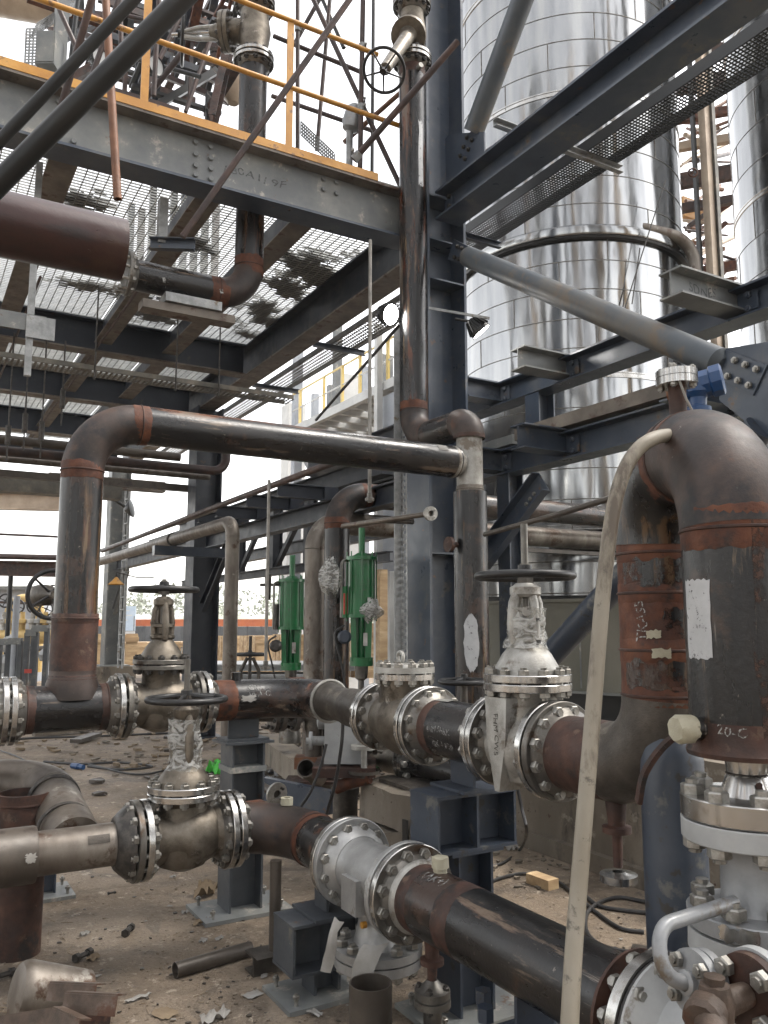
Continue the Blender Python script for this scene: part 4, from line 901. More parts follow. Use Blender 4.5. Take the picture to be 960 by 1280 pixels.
# ---- back spool with elbow turning toward the camera
xs0 = xv(249)
T = thing('elbow_pipe', 'bent black pipe with rusty bands between the back gate valve and check valve', 'pipe', (xs0, YV, ZR - .15))
flange_set(T, (xs0, YV, ZR), XA, .175, .115, .034, 'mach', 12, .024, True, 'bolt', .05)
yr0, yf1 = yu(412), yu(476)
spool(T, [(xs0 + .08, YV, ZR), (XU, YV, ZR), (XU, yr0, ZR)], .117, .30, 'blackx', 'blackx', bands=False, er=1.0)
band(T, (xs0 + .14, YV, ZR), XA, .117, .055, 'rust', False); band(T, (onX(YV, ZR, 369).x, YV, ZR), XA, .1175, .045, 'rust', False)
MB().torus((XU, yr0, ZR), YA, .118, .010, 36, 8).build('weld_bead', 'castlight', T)
MB().lathe((XU, yr0 - .005, ZR - .0), V((0, yf1 - yr0, ZU - ZR)), [(0, .112), (.10, .096), (.24, .094), (.26, .104), (yr0 - yf1 - .08, .11)], 36).build('reducer', 'castdark', T)
flange_set(T, (XU, yf1, ZU), YA, .170, .108, .032, 'mach', 12, .024, False)
MB().cyl((xs0 + .22, YV, ZR + .1), (xs0 + .22, YV, ZR + .16), .03, seg=14).build('boss', 'blackz', T)
write_round(T, 'GK', .05, (0, YV, ZR), XA, .117, V((0, -.8, .6)), xs0 + .30, 'chalk', twist=1)
write_round(T, '10-A-CK', .045, (0, YV, ZR), XA, .117, V((0, -.95, .3)), xs0 + .34, 'chalk', twist=1)
patch_round(T, (0, YV, ZR), XA, .117, V((0, -.98, .12)), .15, xs0 + .22, xs0 + .30, 'paper', 'paper_tag', ragged=.01)
# ---- check valve on the mid run
yf2, yf3, yf4 = yu(537), yu(624), yu(697)
T = thing('check_valve', 'cast check valve with bolted round cover and lifting eye, in the middle run', 'check valve', (XU, (yf1+yf2)/2, ZU - .18))
yc = yu(506); zc = zat(XU, yc, 841); Lb = yf1 - yf2
MB().lathe((XU, yf1 - .025, ZU), -YA, [(0, .13), (.04, .115), (.1, .14), (Lb/2, .165), (Lb - .13, .14), (Lb - .08, .118), (Lb - .05, .132)], 36).lathe((XU, yc, ZU), ZA, [(-.1, .05), (0, .13), (.06, .132), (zc - ZU - .04, .125), (zc - ZU - .03, .13)], 36).build('body', 'cast', T)
flange_set(T, (XU, yf1, ZU), -YA, .172, .112, .034, 'mach', 12, .026, True); flange_set(T, (XU, yf2, ZU), YA, .182, .125, .034, 'mach', 12, .026, False)
f = MB().lathe((XU, yc, zc), -ZA, [(.003, 0), (.003, .150), (.03, .150), (.03, 0)], 44).build('body_flange', 'mach', T, 30)
f = MB().lathe((XU, yc, zc), ZA, [(.003, 0), (.003, .150), (.03, .150), (.03, .11), (.045, .10), (.05, 0)], 44).build('cover', 'castlight', T, 30)
circle_bolts(f, (XU, yc, zc), ZA, .128, 12, .026, .062)
MB().torus((XU, yc + .04, zc + .075), XA, .026, .010, 18, 8).build('lifting_eye', 'castlight', T)
# ---- mid spool
T = thing('short_pipe', 'short flanged black pipe with chalk marks between check valve and wrapped gate valve', 'pipe', (XU, (yf2+yf3)/2, ZU - .18))
flange_set(T, (XU, yf2, ZU), -YA, .182, .125, .034, 'mach', 12, .026, True); flange_set(T, (XU, yf3, ZU), YA, .182, .125, .034, 'mach', 12, .026, False)
spool(T, [(XU, yf2 - .08, ZU), (XU, yf3 + .08, ZU)], .128, .1, 'blacky')
band(T, (XU, yf2 - .11, ZU), YA, .128, .03, 'rustbrown', False)
write_round(T, '4HM 5HKK', .038, (XU, 0, ZU), -YA, .128, V((-.93, 0, .1)), -(yf2+yf3)/2 - .005, 'chalk', twist=1)
write_round(T, 'GK 1 P20', .04, (XU, 0, ZU), -YA, .128, V((-.9, 0, -.35)), -(yf2+yf3)/2 + .02, 'chalk', twist=1)
patch_round(T, (XU, 0, ZU), YA, .128, V((.05, 0, 1)), .3, yf2 - .2, yf2 - .09, 'castlight', 'name_plate')
# ---- gate valve on the mid run
cy = yu(661); z = lambda py: zat(XU, cy, py)
GV3 = gate_valve('gate_valve', 'light steel gate valve with white wrapped yoke and black handwheel, right of the centre', (XU, cy, ZU), -YA, yf3 - cy, cy - yf4, .118, .186, .036, z(852), .176, .033, z(806), z(732), z(720), .192, z(655), 'castlight', 'mach', 12, .027, .62, (True, True), pad=False)
vs = MB()
for k, y_ in enumerate('HMCW5'):
    pass
xq_ = XU - .158; zt3 = z(852) - .036
bp_ = MB().prism([(xq_, cy + .075, zt3 - .02), (xq_, cy - .06, zt3 - .02), (xq_, cy - .05, ZU + .02), (xq_, cy - .02, ZU - .10), (xq_, cy - .008, ZU - .165), (xq_, cy + .02, ZU - .165), (xq_, cy + .04, ZU - .08), (xq_, cy + .065, ZU + .02)], (.1, 0, 0)).build('cast_web', 'castlight', GV3)
write_flat(bp_, 'FHM CW5', .036, (xq_ - .002, cy + .006, ZU + .05), (0, 0, -1), (0, -1, 0), 'castdark')
# ---- U bend
RU = .14
YL = yu(835)
Pl = V((XU, YL, 0)); Pr = PD(926, 820, 2.27); Pr.z = 0
hb = (Pr - Pl).length / 2
zring = zat(Pr.x - FW.x*.13, Pr.y - FW.y*.13, 657)
ztop = zring + hb
zbot = zat(Pr.x - FW.x*.14, Pr.y - FW.y*.14, 948)
T = thing('return_bend', 'big rusty U bend pipe at the right with white painted patch', 'pipe', (Pr.x, Pr.y, zbot))
flange_set(T, (XU, yf4, ZU), -YA, .186, .13, .036, 'machdark', 12, .027, False, neck=.04)
U1 = [V((XU, yf4 - .07, ZU)), V((XU, YL, ZU)), V((XU, YL, ztop)), V((Pr.x, Pr.y, ztop)), V((Pr.x, Pr.y, zbot + .02))]
s0 = .24
MB().cyl(U1[0], (XU, YL + s0, ZU), RU*.975, seg=40).build('inlet_pipe', 'rustbrown', T)
MB().tube(arc(U1[0], U1[1], U1[2], s0, 12), RU*.985, 40).build('lower_elbow', 'castdark', T, label='sooty dark elbow at the foot of the bend')
MB().cyl((XU, YL, ZU + s0), (XU, YL, zring), RU*.97, seg=40).build('back_leg', 'rust', T, label='banded rusty back leg with chalk note')
MB().tube(arc(U1[1], U1[2], U1[3], hb*.97, 14), RU, 40).build('back_elbow', 'blackz', T)
MB().tube(arc(U1[2], U1[3], U1[4], hb*.97, 14), RU*1.02, 40).build('top_elbow', 'elbow', T, label='smooth grey brown top elbow')
MB().cyl((Pr.x, Pr.y, zbot + .004), (Pr.x, Pr.y, zring), RU, seg=44).build('front_leg', 'blackz', T, label='scraped black front leg')
e_ = (Pr - Pl).normalized()
band(T, (Pl + Pr)/2 + ZA*ztop, e_, RU*1.01, .05, 'rust'); band(T, (Pr.x, Pr.y, zring), ZA, RU*1.005, .055, 'rust')
for py, w in ((693, .03), (742, .03), (812, .035), (868, .03)):
    zz = zat(XU, YL, py); band(T, (XU, YL, zz), ZA, RU*.975, w, 'rust')
for (p0, p1) in ((702, 732), (825, 858)): patch_round(T, (XU, YL, 0), ZA, RU*.97, -FW - RT*.1, 1.2, zat(XU, YL, p1), zat(XU, YL, p0), 'millpatch', 'bare_patch', .003, 16, .012)
patch_round(T, (XU, YL, 0), ZA, RU*.97, -FW + RT*.12, .4, zat(XU, YL, 795), zat(XU, YL, 762), 'millpatch', 'bare_patch', .003, 10, .008)
write_round(T, 'TKAS5', .045, (XU, YL, 0), ZA, RU*.975, -FW - RT*1.0, zat(XU, YL, 776), 'chalk', twist=1)
patch_round(T, (XU, YL, 0), ZA, RU*.975, -FW - RT*.55, .16, zat(XU, YL, 797), zat(XU, YL, 787), 'tape', 'tape_tag', .006, 6, .004)
patch_round(T, (XU, YL, 0), ZA, RU*.985, -FW - RT*.36, .2, zat(XU, YL, 820), zat(XU, YL, 809), 'tape', 'tape_tag', .008, 6, .004)
patch_round(T, (Pr.x, Pr.y, 0), ZA, RU, -FW*.34 - RT*.94, .33, zat(Pr.x, Pr.y, 822), zat(Pr.x, Pr.y, 726), 'whitepaint', 'white_paint_patch', .002, 12, .004)
patch_round(T, (Pr.x, Pr.y, 0), ZA, RU, -FW - RT*.0, .13, zat(Pr.x, Pr.y, 925), zat(Pr.x, Pr.y, 665), 'ruststreak', 'rust_streak', .0015, 8, .02)
patch_round(T, (Pr.x, Pr.y, 0), ZA, RU, -FW + RT*.9, .3, zat(Pr.x, Pr.y, 925), zat(Pr.x, Pr.y, 670), 'ruststreak', 'rust_streak', .0015, 8, .02)
write_round(T, '20-C', .036, (Pr.x, Pr.y, 0), ZA, RU, -FW - RT*.72, zat(Pr.x - .1, Pr.y - .1, 916), 'chalk')
zb2_ = zat(Pr.x - .1, Pr.y - .1, 934)
MB().lathe((Pr.x, Pr.y, zbot - .012), ZA, [(0, .05), (0, RU*1.07), (.012, RU*1.09), (.02, RU*1.06), (.05, RU*1.015), (.09, RU*1.005)], 44).build('end_ring', 'rustbrown', T)
zn = zat(Pr.x, Pr.y, 1010); zfl = zat(Pr.x - FW.x*.17, Pr.y - FW.y*.17, 1042)
Lz = zbot - .012 - (zfl + .055)
MB().lathe((Pr.x, Pr.y, zbot - .012), -ZA, [(0, .058), (Lz*.42, .052), (Lz*.46, .056), (Lz*.5, .052), (Lz*.7, .062), (Lz, .075)], 36).build('outlet_cone', 'mach', T)
fl = MB().lathe((Pr.x, Pr.y, zfl), ZA, [(.002, 0), (.002, .172), (.005, .174), (.055, .174), (.058, .170), (.058, .06)], 48).build('outlet_flange', 'mach', T, 30)
circle_bolts(fl, (Pr.x, Pr.y, zfl), ZA, .142, 8, .034, .112, 'bolt', .1)
patch_round(T, (Pr.x, Pr.y, 0), ZA, .066, -FW, .12, zfl + .07, zfl + .10, 'rustbrown', 'paint_mark', .002, 4, .004)
# side nozzle with taped end
q = V((Pr.x, Pr.y, zat(Pr.x, Pr.y, 908))); nd = (-RT*.9 - FW*.25).normalized()
o = MB().cyl(q, q + nd*.205, .03, seg=20).build('nozzle', 'blackz', T)
MB().lathe(q + nd*.16, nd, [(0, .032), (.005, .036), (.045, .037), (.055, .03), (.06, 0)], 14).build('taped_end', 'tape', o, jitter=.003)
# drain under the lower elbow
q = V((XU, yu(768), ZU - RU*.95))
o = MB().lathe(q + ZA*.02, -ZA, [(0, .04), (.07, .032), (.10, .03), (.105, .05), (.125, .05), (.125, .018), (.24, .016), (.245, 0)], 28).build('drain', 'rustbrown', T)
MB().lathe(q - ZA*.235, -ZA, [(0, .02), (.005, .032), (.008, .064), (.032, .064), (.032, 0)], 28).build('drain_flange', 'mach', o)
# top nozzle with blind flange
pt = PD(848, 520, 2.62); zt_n = zat(pt.x, pt.y, 478)
o = MB().cyl((pt.x, pt.y, ztop), (pt.x, pt.y, zt_n - .01), .028, seg=16).build('top_nozzle', 'rustbrown', T)
fl = MB().lathe((pt.x, pt.y, zt_n), ZA, [(-.012, .03), (-.012, .066), (.012, .066), (.013, .060), (.014, .066), (.036, .066), (.036, 0)], 28).build('nozzle_flange', 'mach', o)
for i in range(4):
    a = i*math.pi/2 + .5; stud(fl, (pt.x + math.cos(a)*.05, pt.y + math.sin(a)*.05, zt_n + .013), ZA, .013, .05)
MB().tube([(pt.x - .03, pt.y, zt_n + .06), (pt.x - .045, pt.y - .04, zt_n + .01), (pt.x - .02, pt.y - .05, zt_n - .07), (pt.x + .01, pt.y - .05, zt_n - .11)], .004, 6).build('wire_tie', 'paper', o)
# ---- blue transmitter beyond the bend
pb = PD(873, 520, 2.85)
T = thing('transmitter', 'bright blue two chamber transmitter head behind the U bend top', 'transmitter', (pb.x, pb.y, zat(pb.x, pb.y, 522)))
zz = lambda y: zat(pb.x, pb.y, y)
MB().lathe((pb.x, pb.y, zz(535)), ZA, [(0, 0), (0, .03), (zz(520)-zz(535), .032), (zz(518)-zz(535), .045), (zz(510)-zz(535), .045), (zz(508)-zz(535), .03), (zz(498)-zz(535), .032), (zz(492)-zz(535), .05), (zz(478)-zz(535), .052), (zz(474)-zz(535), 0)], 20).build('neck', 'brightblue', T)
ax = (RT*.86 - FW*.45 + ZA*.15).normalized()
MB().lathe(V((pb.x, pb.y, zz(482))) - ax*.08, ax, [(0, 0), (0, .034), (.03, .036), (.035, .05), (.125, .05), (.13, .058), (.165, .058), (.17, .048), (.17, 0)], 10).build('housing', 'brightblue', T, 25)
MB().lathe(V((pb.x, pb.y, zz(484))) - ax*.092, -ax, [(-.01, .026), (.012, .026), (.012, 0)], 12).build('cable_gland', 'tubeorange', T)
# ---- pale grey valve under the bend (bottom right)
T = thing('safety_valve', 'pale grey painted valve with stacked flanges and bypass tube at bottom right', 'valve', (Pr.x, Pr.y, zfl - .6))
zf = lambda y, o=.17: zat(Pr.x - FW.x*o, Pr.y - FW.y*o, y)
MB().lathe((Pr.x, Pr.y, zfl), -ZA, [(.002, 0), (.002, .172), (.005, .174), (zfl - zf(1070), .174), (zfl - zf(1072), .170), (zfl - zf(1073), .08)], 48).build('upper_flange', 'whitegrey', T, 30)
za, zb_, zc_ = zf(1166), zf(1190), zf(1224)
MB().lathe((Pr.x, Pr.y, zf(1072) + .004), -ZA, [(0, .085), (.02, .08), (zf(1072) - za - .01, .082), (zf(1072) - za + .004, .09)], 36).build('body', 'castgrey', T)
lf = MB().lathe((Pr.x, Pr.y, zb_), ZA, [(.002, 0), (.002, .168), (za - zb_ - .003, .170), (za - zb_, .166), (za - zb_, .08)], 48).build('body_flange', 'castgrey', T, 30)
circle_bolts(lf, (Pr.x, Pr.y, zb_), ZA, .138, 8, .034, (za - zc_) , 'bolt', .35)
MB().lathe((Pr.x, Pr.y, zb_), -ZA, [(.006, 0), (.006, .168), (zb_ - zc_ - .002, .170), (zb_ - zc_, .166), (zb_ - zc_, .08)], 48).build('lower_flange', 'whitegrey', T, 30)
patch_round(T, (Pr.x, Pr.y, 0), ZA, .170, -FW - RT*.75, .28, zb_ + .004, za - .004, 'mach', 'bare_patch', .0015, 10, .006)
MB().lathe((Pr.x, Pr.y, zc_), -ZA, [(0, .08), (.06, .1), (.2, .13), (.34, .12), (.36, 0)], 36).build('lower_body', 'castgrey', T)
# bypass tube
t0 = PD(908, 1131, 2.17); t1 = PD(822, 1158, 2.06); t2 = PD(828, 1226, 2.02); t3 = PD(862, 1228, 2.05)
bp = MB().tube(fillet([t0 + (t0 - t1).normalized()*.03, t1, t2, t3], [.06, .055], 8), .0175, 16).build('bypass_tube', 'castgrey', T)
dn = (t3 - t2).normalized(); dn = (dn + RT*.5 + FW*.25).normalized()
bf = MB().lathe(t3 + dn*.0, dn, [(-.02, .018), (-.015, .027), (.0, .027), (.003, .072), (.024, .072), (.025, .066), (.028, .066), (.029, .072), (.052, .072), (.054, .03), (.09, .03)], 32).build('bypass_flange', 'castgrey', bp)
circle_bolts(bf, t3 + dn*.027, dn, .053, 4, .02, .056, 'bolt', .5)
# rusty flange and elbow fitting beside it
c = PD(935, 1243, 1.98); dn2 = (RT*.85 + FW*.5).normalized()
o = MB().lathe(c, dn2, [(-.004, 0), (0, .085), (.022, .086), (.022, .05), (.12, .05)], 36).build('side_flange', 'rustbrown', T)
MB().lathe(c, dn2, [(.024, .05), (.024, .092), (.05, .092), (.05, .05)], 36).build('mating_flange', 'whitegrey', o)
circle_bolts(o, c + dn2*.022, dn2, .066, 4, .026, .06, 'bolt', .5)
T = thing('rusty_fitting', 'rusty brown cast fitting with side boss in the bottom right corner', 'fitting', c)
e0 = c - dn2*.01
MB().tube(fillet([e0, e0 - dn2*.13, e0 - dn2*.15 - ZA*.03 - RT*.0 - FW*.08], .03, 6), [.028]*1 + [.034]*7 + [.034], 18).lathe(e0 - dn2*.10 + ZA*.01, ZA, [(-.04, .035), (.0, .04), (.035, .032), (.036, .022), (.05, .022), (.05, 0)], 18).lathe(e0 - dn2*.12, -dn2 - FW*.6 - ZA*.2, [(0, .04), (.05, .044), (.06, .036), (.06, 0)], 18).build('fitting_body', 'fitting', T, jitter=.0015)
# ---- FRONT run
ZF = .6; YF = PZ(170, 1051, ZF).y; XF = 1.85; ZFU = PX(512, 1115, XF).z
xw = lambda px: onX(YF, ZF, px).x
yw = lambda px: onY(XF, ZFU, px).y
xa, xb_, cxf = xw(173), xw(286), xw(228)
T = thing('reduced_pipe', 'bare steel pipe stepping up to a thick brown pipe at the left edge', 'pipe', (xw(95), YF, ZF - .12))
MB().cyl((xw(44), YF, ZF), (xa - .09, YF, ZF), .098, seg=36).build('pipe', 'pipepale', T)
MB().lathe((xw(44) - 3, YF, ZF), XA, [(0, 0), (0, .125), (2.99, .125), (3, .12), (3, .09)], 40).build('thick_pipe', 'pipebrown', T, label='thick brown pipe section')
flange_set(T, (xa, YF, ZF), -XA, .19, .105, .036, 'machdark', 12, .027, True, neck=.06)
MB().lathe((xa - .045, YF, ZF), -XA, [(0, .17), (.02, .165), (.05, .14), (.07, .12), (.075, .1)], 40).build('backing_ring', 'boltdark', T)
patch_round(T, (0, YF, ZF), XA, .0985, V((0, -.85, .5)), .2, xw(105), xw(132), 'castdark', 'name_plate')
patch_round(T, (0, YF, ZF), XA, .125, V((0, -.9, .1)), .15, xw(28), xw(40), 'paper', 'paper_tag', ragged=.01)
z = lambda py: zat(cxf, YF, py)
gate_valve('gate_valve', 'front left gate valve with crumpled plastic round its yoke and flat black handwheel', (cxf, YF, ZF), XA, cxf - xa, xb_ - cxf, .122, .19, .036, z(988), .178, .034, z(957), z(884), z(874), .192, z(824), 'cast', 'mach', 12, .027, .82, (False, True))
T = thing('front_elbow_pipe', 'rusty pipe bending from the front left gate valve to the silver strainer', 'pipe', (XF, YF, ZF - .12))
flange(T, (xb_, YF, ZF), XA, .19, .122, .036, 'mach')
yg1, yg2 = yw(438), yw(512)
ptsF = [V((xb_ + .085, YF, ZF)), V((XF, YF, (ZF + ZFU)/2)), V((XF, yg1 + .08, ZFU))]
spool(T, ptsF, .124, .33, 'blackx', 'elbow', bw=.05); band(T, (xb_ + .13, YF, ZF), XA, .124, .05, 'rust', False)
flange_set(T, (XF, yg1, ZFU), YA, .19, .124, .036, 'mach', 12, .027, True)
q = V((XF - .06, YF - .12, ZFU + .11)); MB().lathe(q, ZA, [(0, .03), (.03, .028), (.035, .034), (.07, .034), (.07, .02), (.04, .02)], 8).build('boss', 'tape', T, label='taped threaded boss on top of the bend')
T = thing('strainer', 'silver cast strainer with round bottom flange and torn plastic strips', 'strainer', (XF, (yg1+yg2)/2, ZFU - .3))
Lb = yg1 - yg2; ym_ = (yg1+yg2)/2
zbf = zat(XF, ym_, 1190)
MB().lathe((XF, yg1 - .03, ZFU), -YA, [(0, .15), (.05, .125), (.12, .118), (Lb/2, .125), (Lb - .17, .118), (Lb - .11, .125), (Lb - .06, .15)], 40).lathe((XF, ym_, ZFU), -ZA, [(.0, .11), (.12, .095), (.16, .085), (.19, .086), (ZFU - zbf - .07, .10), (ZFU - zbf - .03, .11)], 36).build('body', 'alu', T)
for y, d in ((yg1, -YA), (yg2, YA)): flange(T, (XF, y, ZFU), d, .192, .125, .036, 'alu', .06)
MB().bar((XF - .10, ym_, ZFU - .06), (XF - .145, ym_, ZFU - .06), .13, .14, ZA).build('name_pad', 'alu', T)
MB().lathe((XF - .088, ym_ - .05, ZFU - .17), -XA, [(0, .014), (.02, .014), (.02, 0)], 10).build('plug', 'yellow', T)
f = MB().lathe((XF, ym_, zbf), ZA, [(.003, 0), (.003, .188), (.036, .188), (.036, .1)], 48).build('bottom_flange', 'alu', T, 30)
MB().lathe((XF, ym_, zbf), -ZA, [(.003, 0), (.003, .188), (.04, .188), (.04, 0)], 48).build('blind_flange', 'alu', T, 30)
circle_bolts(f, (XF, ym_, zbf), ZA, .155, 10, .03, .08)
def strip(T, pts, w, wd):
    m = MB(); pts = [V(p) for p in pts]
    for i, p in enumerate(pts):
        ww = w * random.uniform(.6, 1.15); m.v += [p - V(wd)*ww/2 + V((random.uniform(-.01, .01),)*3), p + V((0, 0, random.uniform(-.012, .012))) - FW*random.uniform(.0, .015), p + V(wd)*ww/2 + V((random.uniform(-.01, .01),)*3)]
    for i in range(len(pts) - 1):
        for k in (0, 1): m.f.append([3*i + k, 3*i + k + 1, 3*i + k + 4, 3*i + k + 3])
    return m.build('plastic_strip', 'paper', T, 60)
D_ = (V((XF, ym_, 0))).dot(FW) - .22
strip(T, [PD(424, 1150, D_), PD(416, 1168, D_ - .02), PD(414, 1185, D_ - .02), PD(411, 1200, D_ - .02), PD(407, 1214, D_ - .01)], .05, RT)
strip(T, [PD(470, 1180, D_), PD(462, 1192, D_ - .03), PD(455, 1208, D_ - .05), PD(452, 1222, D_ - .05), PD(450, 1228, D_ - .05)], .09, RT)
T = thing('front_pipe', 'long scuffed black pipe with rusty ring running to the bottom right corner', 'pipe', (XF, yw(640), ZFU - .13))
yend = yw(792)
flange_set(T, (XF, yg2, ZFU), -YA, .192, .126, .036, 'mach', 12, .028, True)
MB().cyl((XF, yg2 - .08, ZFU), (XF, yend, ZFU), .128, seg=44).build('pipe', 'blacky', T)
band(T, (XF, yg2 - .125, ZFU), YA, .1285, .035, 'rustbrown', False); band(T, (XF, yw(583), ZFU), YA, .1285, .045, 'rustbrown', False)
MB().lathe((XF, yg2 - .06, ZFU), -YA, [(0, .14), (.012, .142), (.03, .135), (.035, .128)], 40).build('weld_ring', 'castlight', T)
MB().lathe((XF, yend, ZFU), -YA, [(0, .128), (0, .165), (.012, .167), (.014, .12), (.02, 0)], 44).build('end_ring', 'rustbrown', T)
q = V((XF + .01, yw(548), ZFU + .122)); MB().lathe(q, ZA, [(0, .026), (.02, .026), (.022, .034), (.06, .033), (.062, .025), (.062, 0)], 10).build('boss', 'tape', T, label='taped boss on top of the front pipe', jitter=.002)
q = V((XF - .02, yw(545), ZFU - .12)); o = MB().lathe(q, -ZA, [(0, .03), (.06, .026), (.065, .045), (.085, .045), (.085, .02), (.14, .018)], 20).build('drain', 'rustbrown', T)
write_round(T, '(AK+)', .055, (XF, 0, ZFU), -YA, .128, V((-.35, 0, 1)), -yw(556), 'chalk', twist=1)
T = thing('drain_valve', 'small flanged drain valve hanging under the rusty ring of the front pipe', 'drain valve', (q.x, q.y, 0))
zq_ = q.z - .14
f = MB().lathe((q.x, q.y, zq_), -ZA, [(0, .02), (.03, .05), (.035, .068), (.06, .068), (.062, .06), (.066, .06), (.068, .07), (.092, .07), (.094, .035), (.2, .035), (zq_ - .02, .03), (zq_ - .02, 0)], 28).build('body', 'machdark', T)
circle_bolts(f, (q.x, q.y, zq_ - .064), ZA, .052, 4, .016, .06, 'boltdark')
for k in range(5): MB().torus((q.x - .1 - .022*k, q.y - .03, zq_ - .17), XA + YA*.3, .035, .011, 20, 6).build('coil', 'boltdark', T)
MB().tube([(q.x - .02, q.y - .02, zq_ - .17), (q.x - .24, q.y - .05, zq_ - .17)], .02, 10).build('spindle', 'boltdark', T)
# end flange at the bottom right: silver rim, black gasket and white face
ye = yend - .07
T = thing('wafer_flange', 'shiny bolted flange with white disc behind the cream hose at the bottom right', 'flange', (XF, ye, ZFU - .2))
f = MB().lathe((XF, ye, ZFU), -YA, [(0, .08), (0, .185), (.035, .187), (.036, .07)], 48).build('rim', 'mach', T, 30)
MB().lathe((XF, ye - .037, ZFU), -YA, [(0, .07), (0, .178), (.012, .178), (.012, .07)], 48).build('gasket', 'cable', T)
MB().lathe((XF, ye - .05, ZFU), -YA, [(0, .07), (0, .183), (.01, .185), (.03, .15), (.06, .12), (.3, .11), (.3, 0)], 48).build('white_disc', 'whitegrey', T)
circle_bolts(f, (XF, ye - .02, ZFU), YA, .162, 12, .026, .06, 'bolt')
write_flat(T, '76', .03, (XF - .09, ye - .073, ZFU + .11), (1, 0, 0), (0, 0, 1), 'graphite')
# ---- cream hose
hp = [PD(880, 560, 2.85), PD(862, 545, 2.62), PD(840, 544, 2.42), PD(815, 549, 2.3), PD(792, 568, 2.27), PD(775, 604, 2.25), PD(763, 660, 2.23), PD(752, 760, 2.2), PD(743, 870, 2.16), PD(734, 980, 2.1), PD(725, 1090, 2.05), PD(717, 1190, 2.0), PD(711, 1300, 1.94)]
def smooth(pts, n=6):
    P = [V(p) for p in pts]; P = [P[0]*2 - P[1]] + P + [P[-1]*2 - P[-2]]; out = []
    for i in range(1, len(P) - 2):
        for k in range(n):
            t = k/n; a, b, c, d = P[i-1], P[i], P[i+1], P[i+2]
            out.append(.5*((2*b) + (c - a)*t + (2*a - 5*b + 4*c - d)*t*t + (3*b - a - 3*c + d)*t**3))
    return out + [P[-2]]
MB().tube(smooth(hp), .0205, 16).one('rubber_hose', 'hose', 'cream rubber hose hanging over the U bend down to the bottom edge', 'hose')
# ---- supports
def stand(lab, x, y, zt, zb, w=.2, dx=1, mat='beam', plate=.3, saddle=True, box=None, name='pipe_support'):
    """H post on a base plate; box = (half length, height) of a stub beam laid on the post"""
    T = thing(name, lab, 'pipe support', (x, y, 0)); ztop = zt
    if saddle:
        MB().bar((x, y, zt + .02), (x, y, zt - .10), .014, w*.95, XA if dx else YA).build('saddle_web', mat, T)
        MB().box(x - (.13 if dx else .09), x + (.13 if dx else .09), y - (.09 if dx else .13), y + (.09 if dx else .13), zt - .114, zt - .101).build('saddle_plate', mat, T); ztop = zt - .115
    if box:
        L, h = box
        MB().box(x - L, x + L, y - .11, y + .11, ztop - .014, ztop - .001).build('stub_top_flange', mat, T); MB().box(x - L, x + L, y - .11, y + .11, ztop - h, ztop - h + .013).build('stub_bottom_flange', mat, T)
        for xx in (x - L + .008, x, x + L - .008): MB().box(xx - .006, xx + .006, y - .108, y + .108, ztop - h + .0135, ztop - .0145).build('stiffener', mat, T)
        MB().box(x - L + .016, x + L - .016, y + .0, y + .01, ztop - h + .0136, ztop - .0146).build('stub_web', mat, T)
        ztop -= h + .001
    MB().box(x - w*.75, x + w*.75, y - w*.6, y + w*.6, ztop - .013, ztop).build('cap_plate', mat, T)
    ztop -= .0135
    m = MB(); m.box(x - w/2, x - w/2 + .012, y - w/2, y + w/2, .022, ztop); m.box(x + w/2 - .012, x + w/2, y - w/2, y + w/2, .022, ztop); m.box(x - w/2 + .0125, x + w/2 - .0125, y - .006, y + .006, .022, ztop)
    m.build('post', mat, T)
    p = MB().box(x - plate, x + plate, y - plate*.7, y + plate*.7, .001, .0215).build('base_plate', 'beamgrey', T)
    for sx in (-1, 1):
        for sy in (-1, 1): stud(p, (x + sx*plate*.78, y + sy*plate*.5, .035), ZA, .018, .03)
    return T
sx = xv(305)
T = stand('dark H post support under the black elbow pipe with rough cap plates', sx, YV, ZR - .118, 0, .2, 1, 'slate', .26)
T['label'] = 'dark H post support under the black elbow pipe, left of centre'
MB().box(sx - .11, sx + .11, YV - .105, YV + .105, zat(sx, YV, 962), zat(sx, YV, 955)).build('splice_plate', 'beamgrey', T)
yy = yu(578)
T = stand('blue support with an H stub laid across its post under the short flanged pipe', XU, yy, ZU - .128, 0, .18, 0, 'bluepaint', .25, True, (.21, .24))
yy = yw(418)
cs = PD(402, 1150, 3.95)
T = stand('dark support with an H stub laid across its short post under the silver strainer', cs.x, cs.y, ZFU - .11, 0, .13, 0, 'slate', .22, True, (.19, .215))
yy = yw(660)
T = stand('blue support with big nuts under the long front pipe at the bottom edge', XF + .02, yy, ZFU - .13, 0, .16, 1, 'bluepaint', .22)
for px, py in ((604, 1254), (607, 1276)):
    p = PZ(px, py, ZFU - .13 - .1); MB().hexn((p.x, p.y, p.z), ZA, .05, .045).build('big_nut', 'bluepaint', T)
p = PZ(62, 1125, 0)
T = thing('pipe_support', 'small H post on a base plate behind the bare pipe at the left', 'pipe support', (p.x, p.y, 0))
MB().hbeam((p.x - .02, p.y + .1, .022), (p.x - .02, p.y + .1, .55), .12, .1, .01, .008, XA).build('post', 'beam', T)
o = MB().box(p.x - .17, p.x + .14, p.y - .05, p.y + .26, .001, .0215).build('base_plate', 'beamgrey', T)
stud(o, (p.x + .1, p.y, .035), ZA, .018, .03); stud(o, (p.x + .1, p.y + .2, .035), ZA, .018, .03)
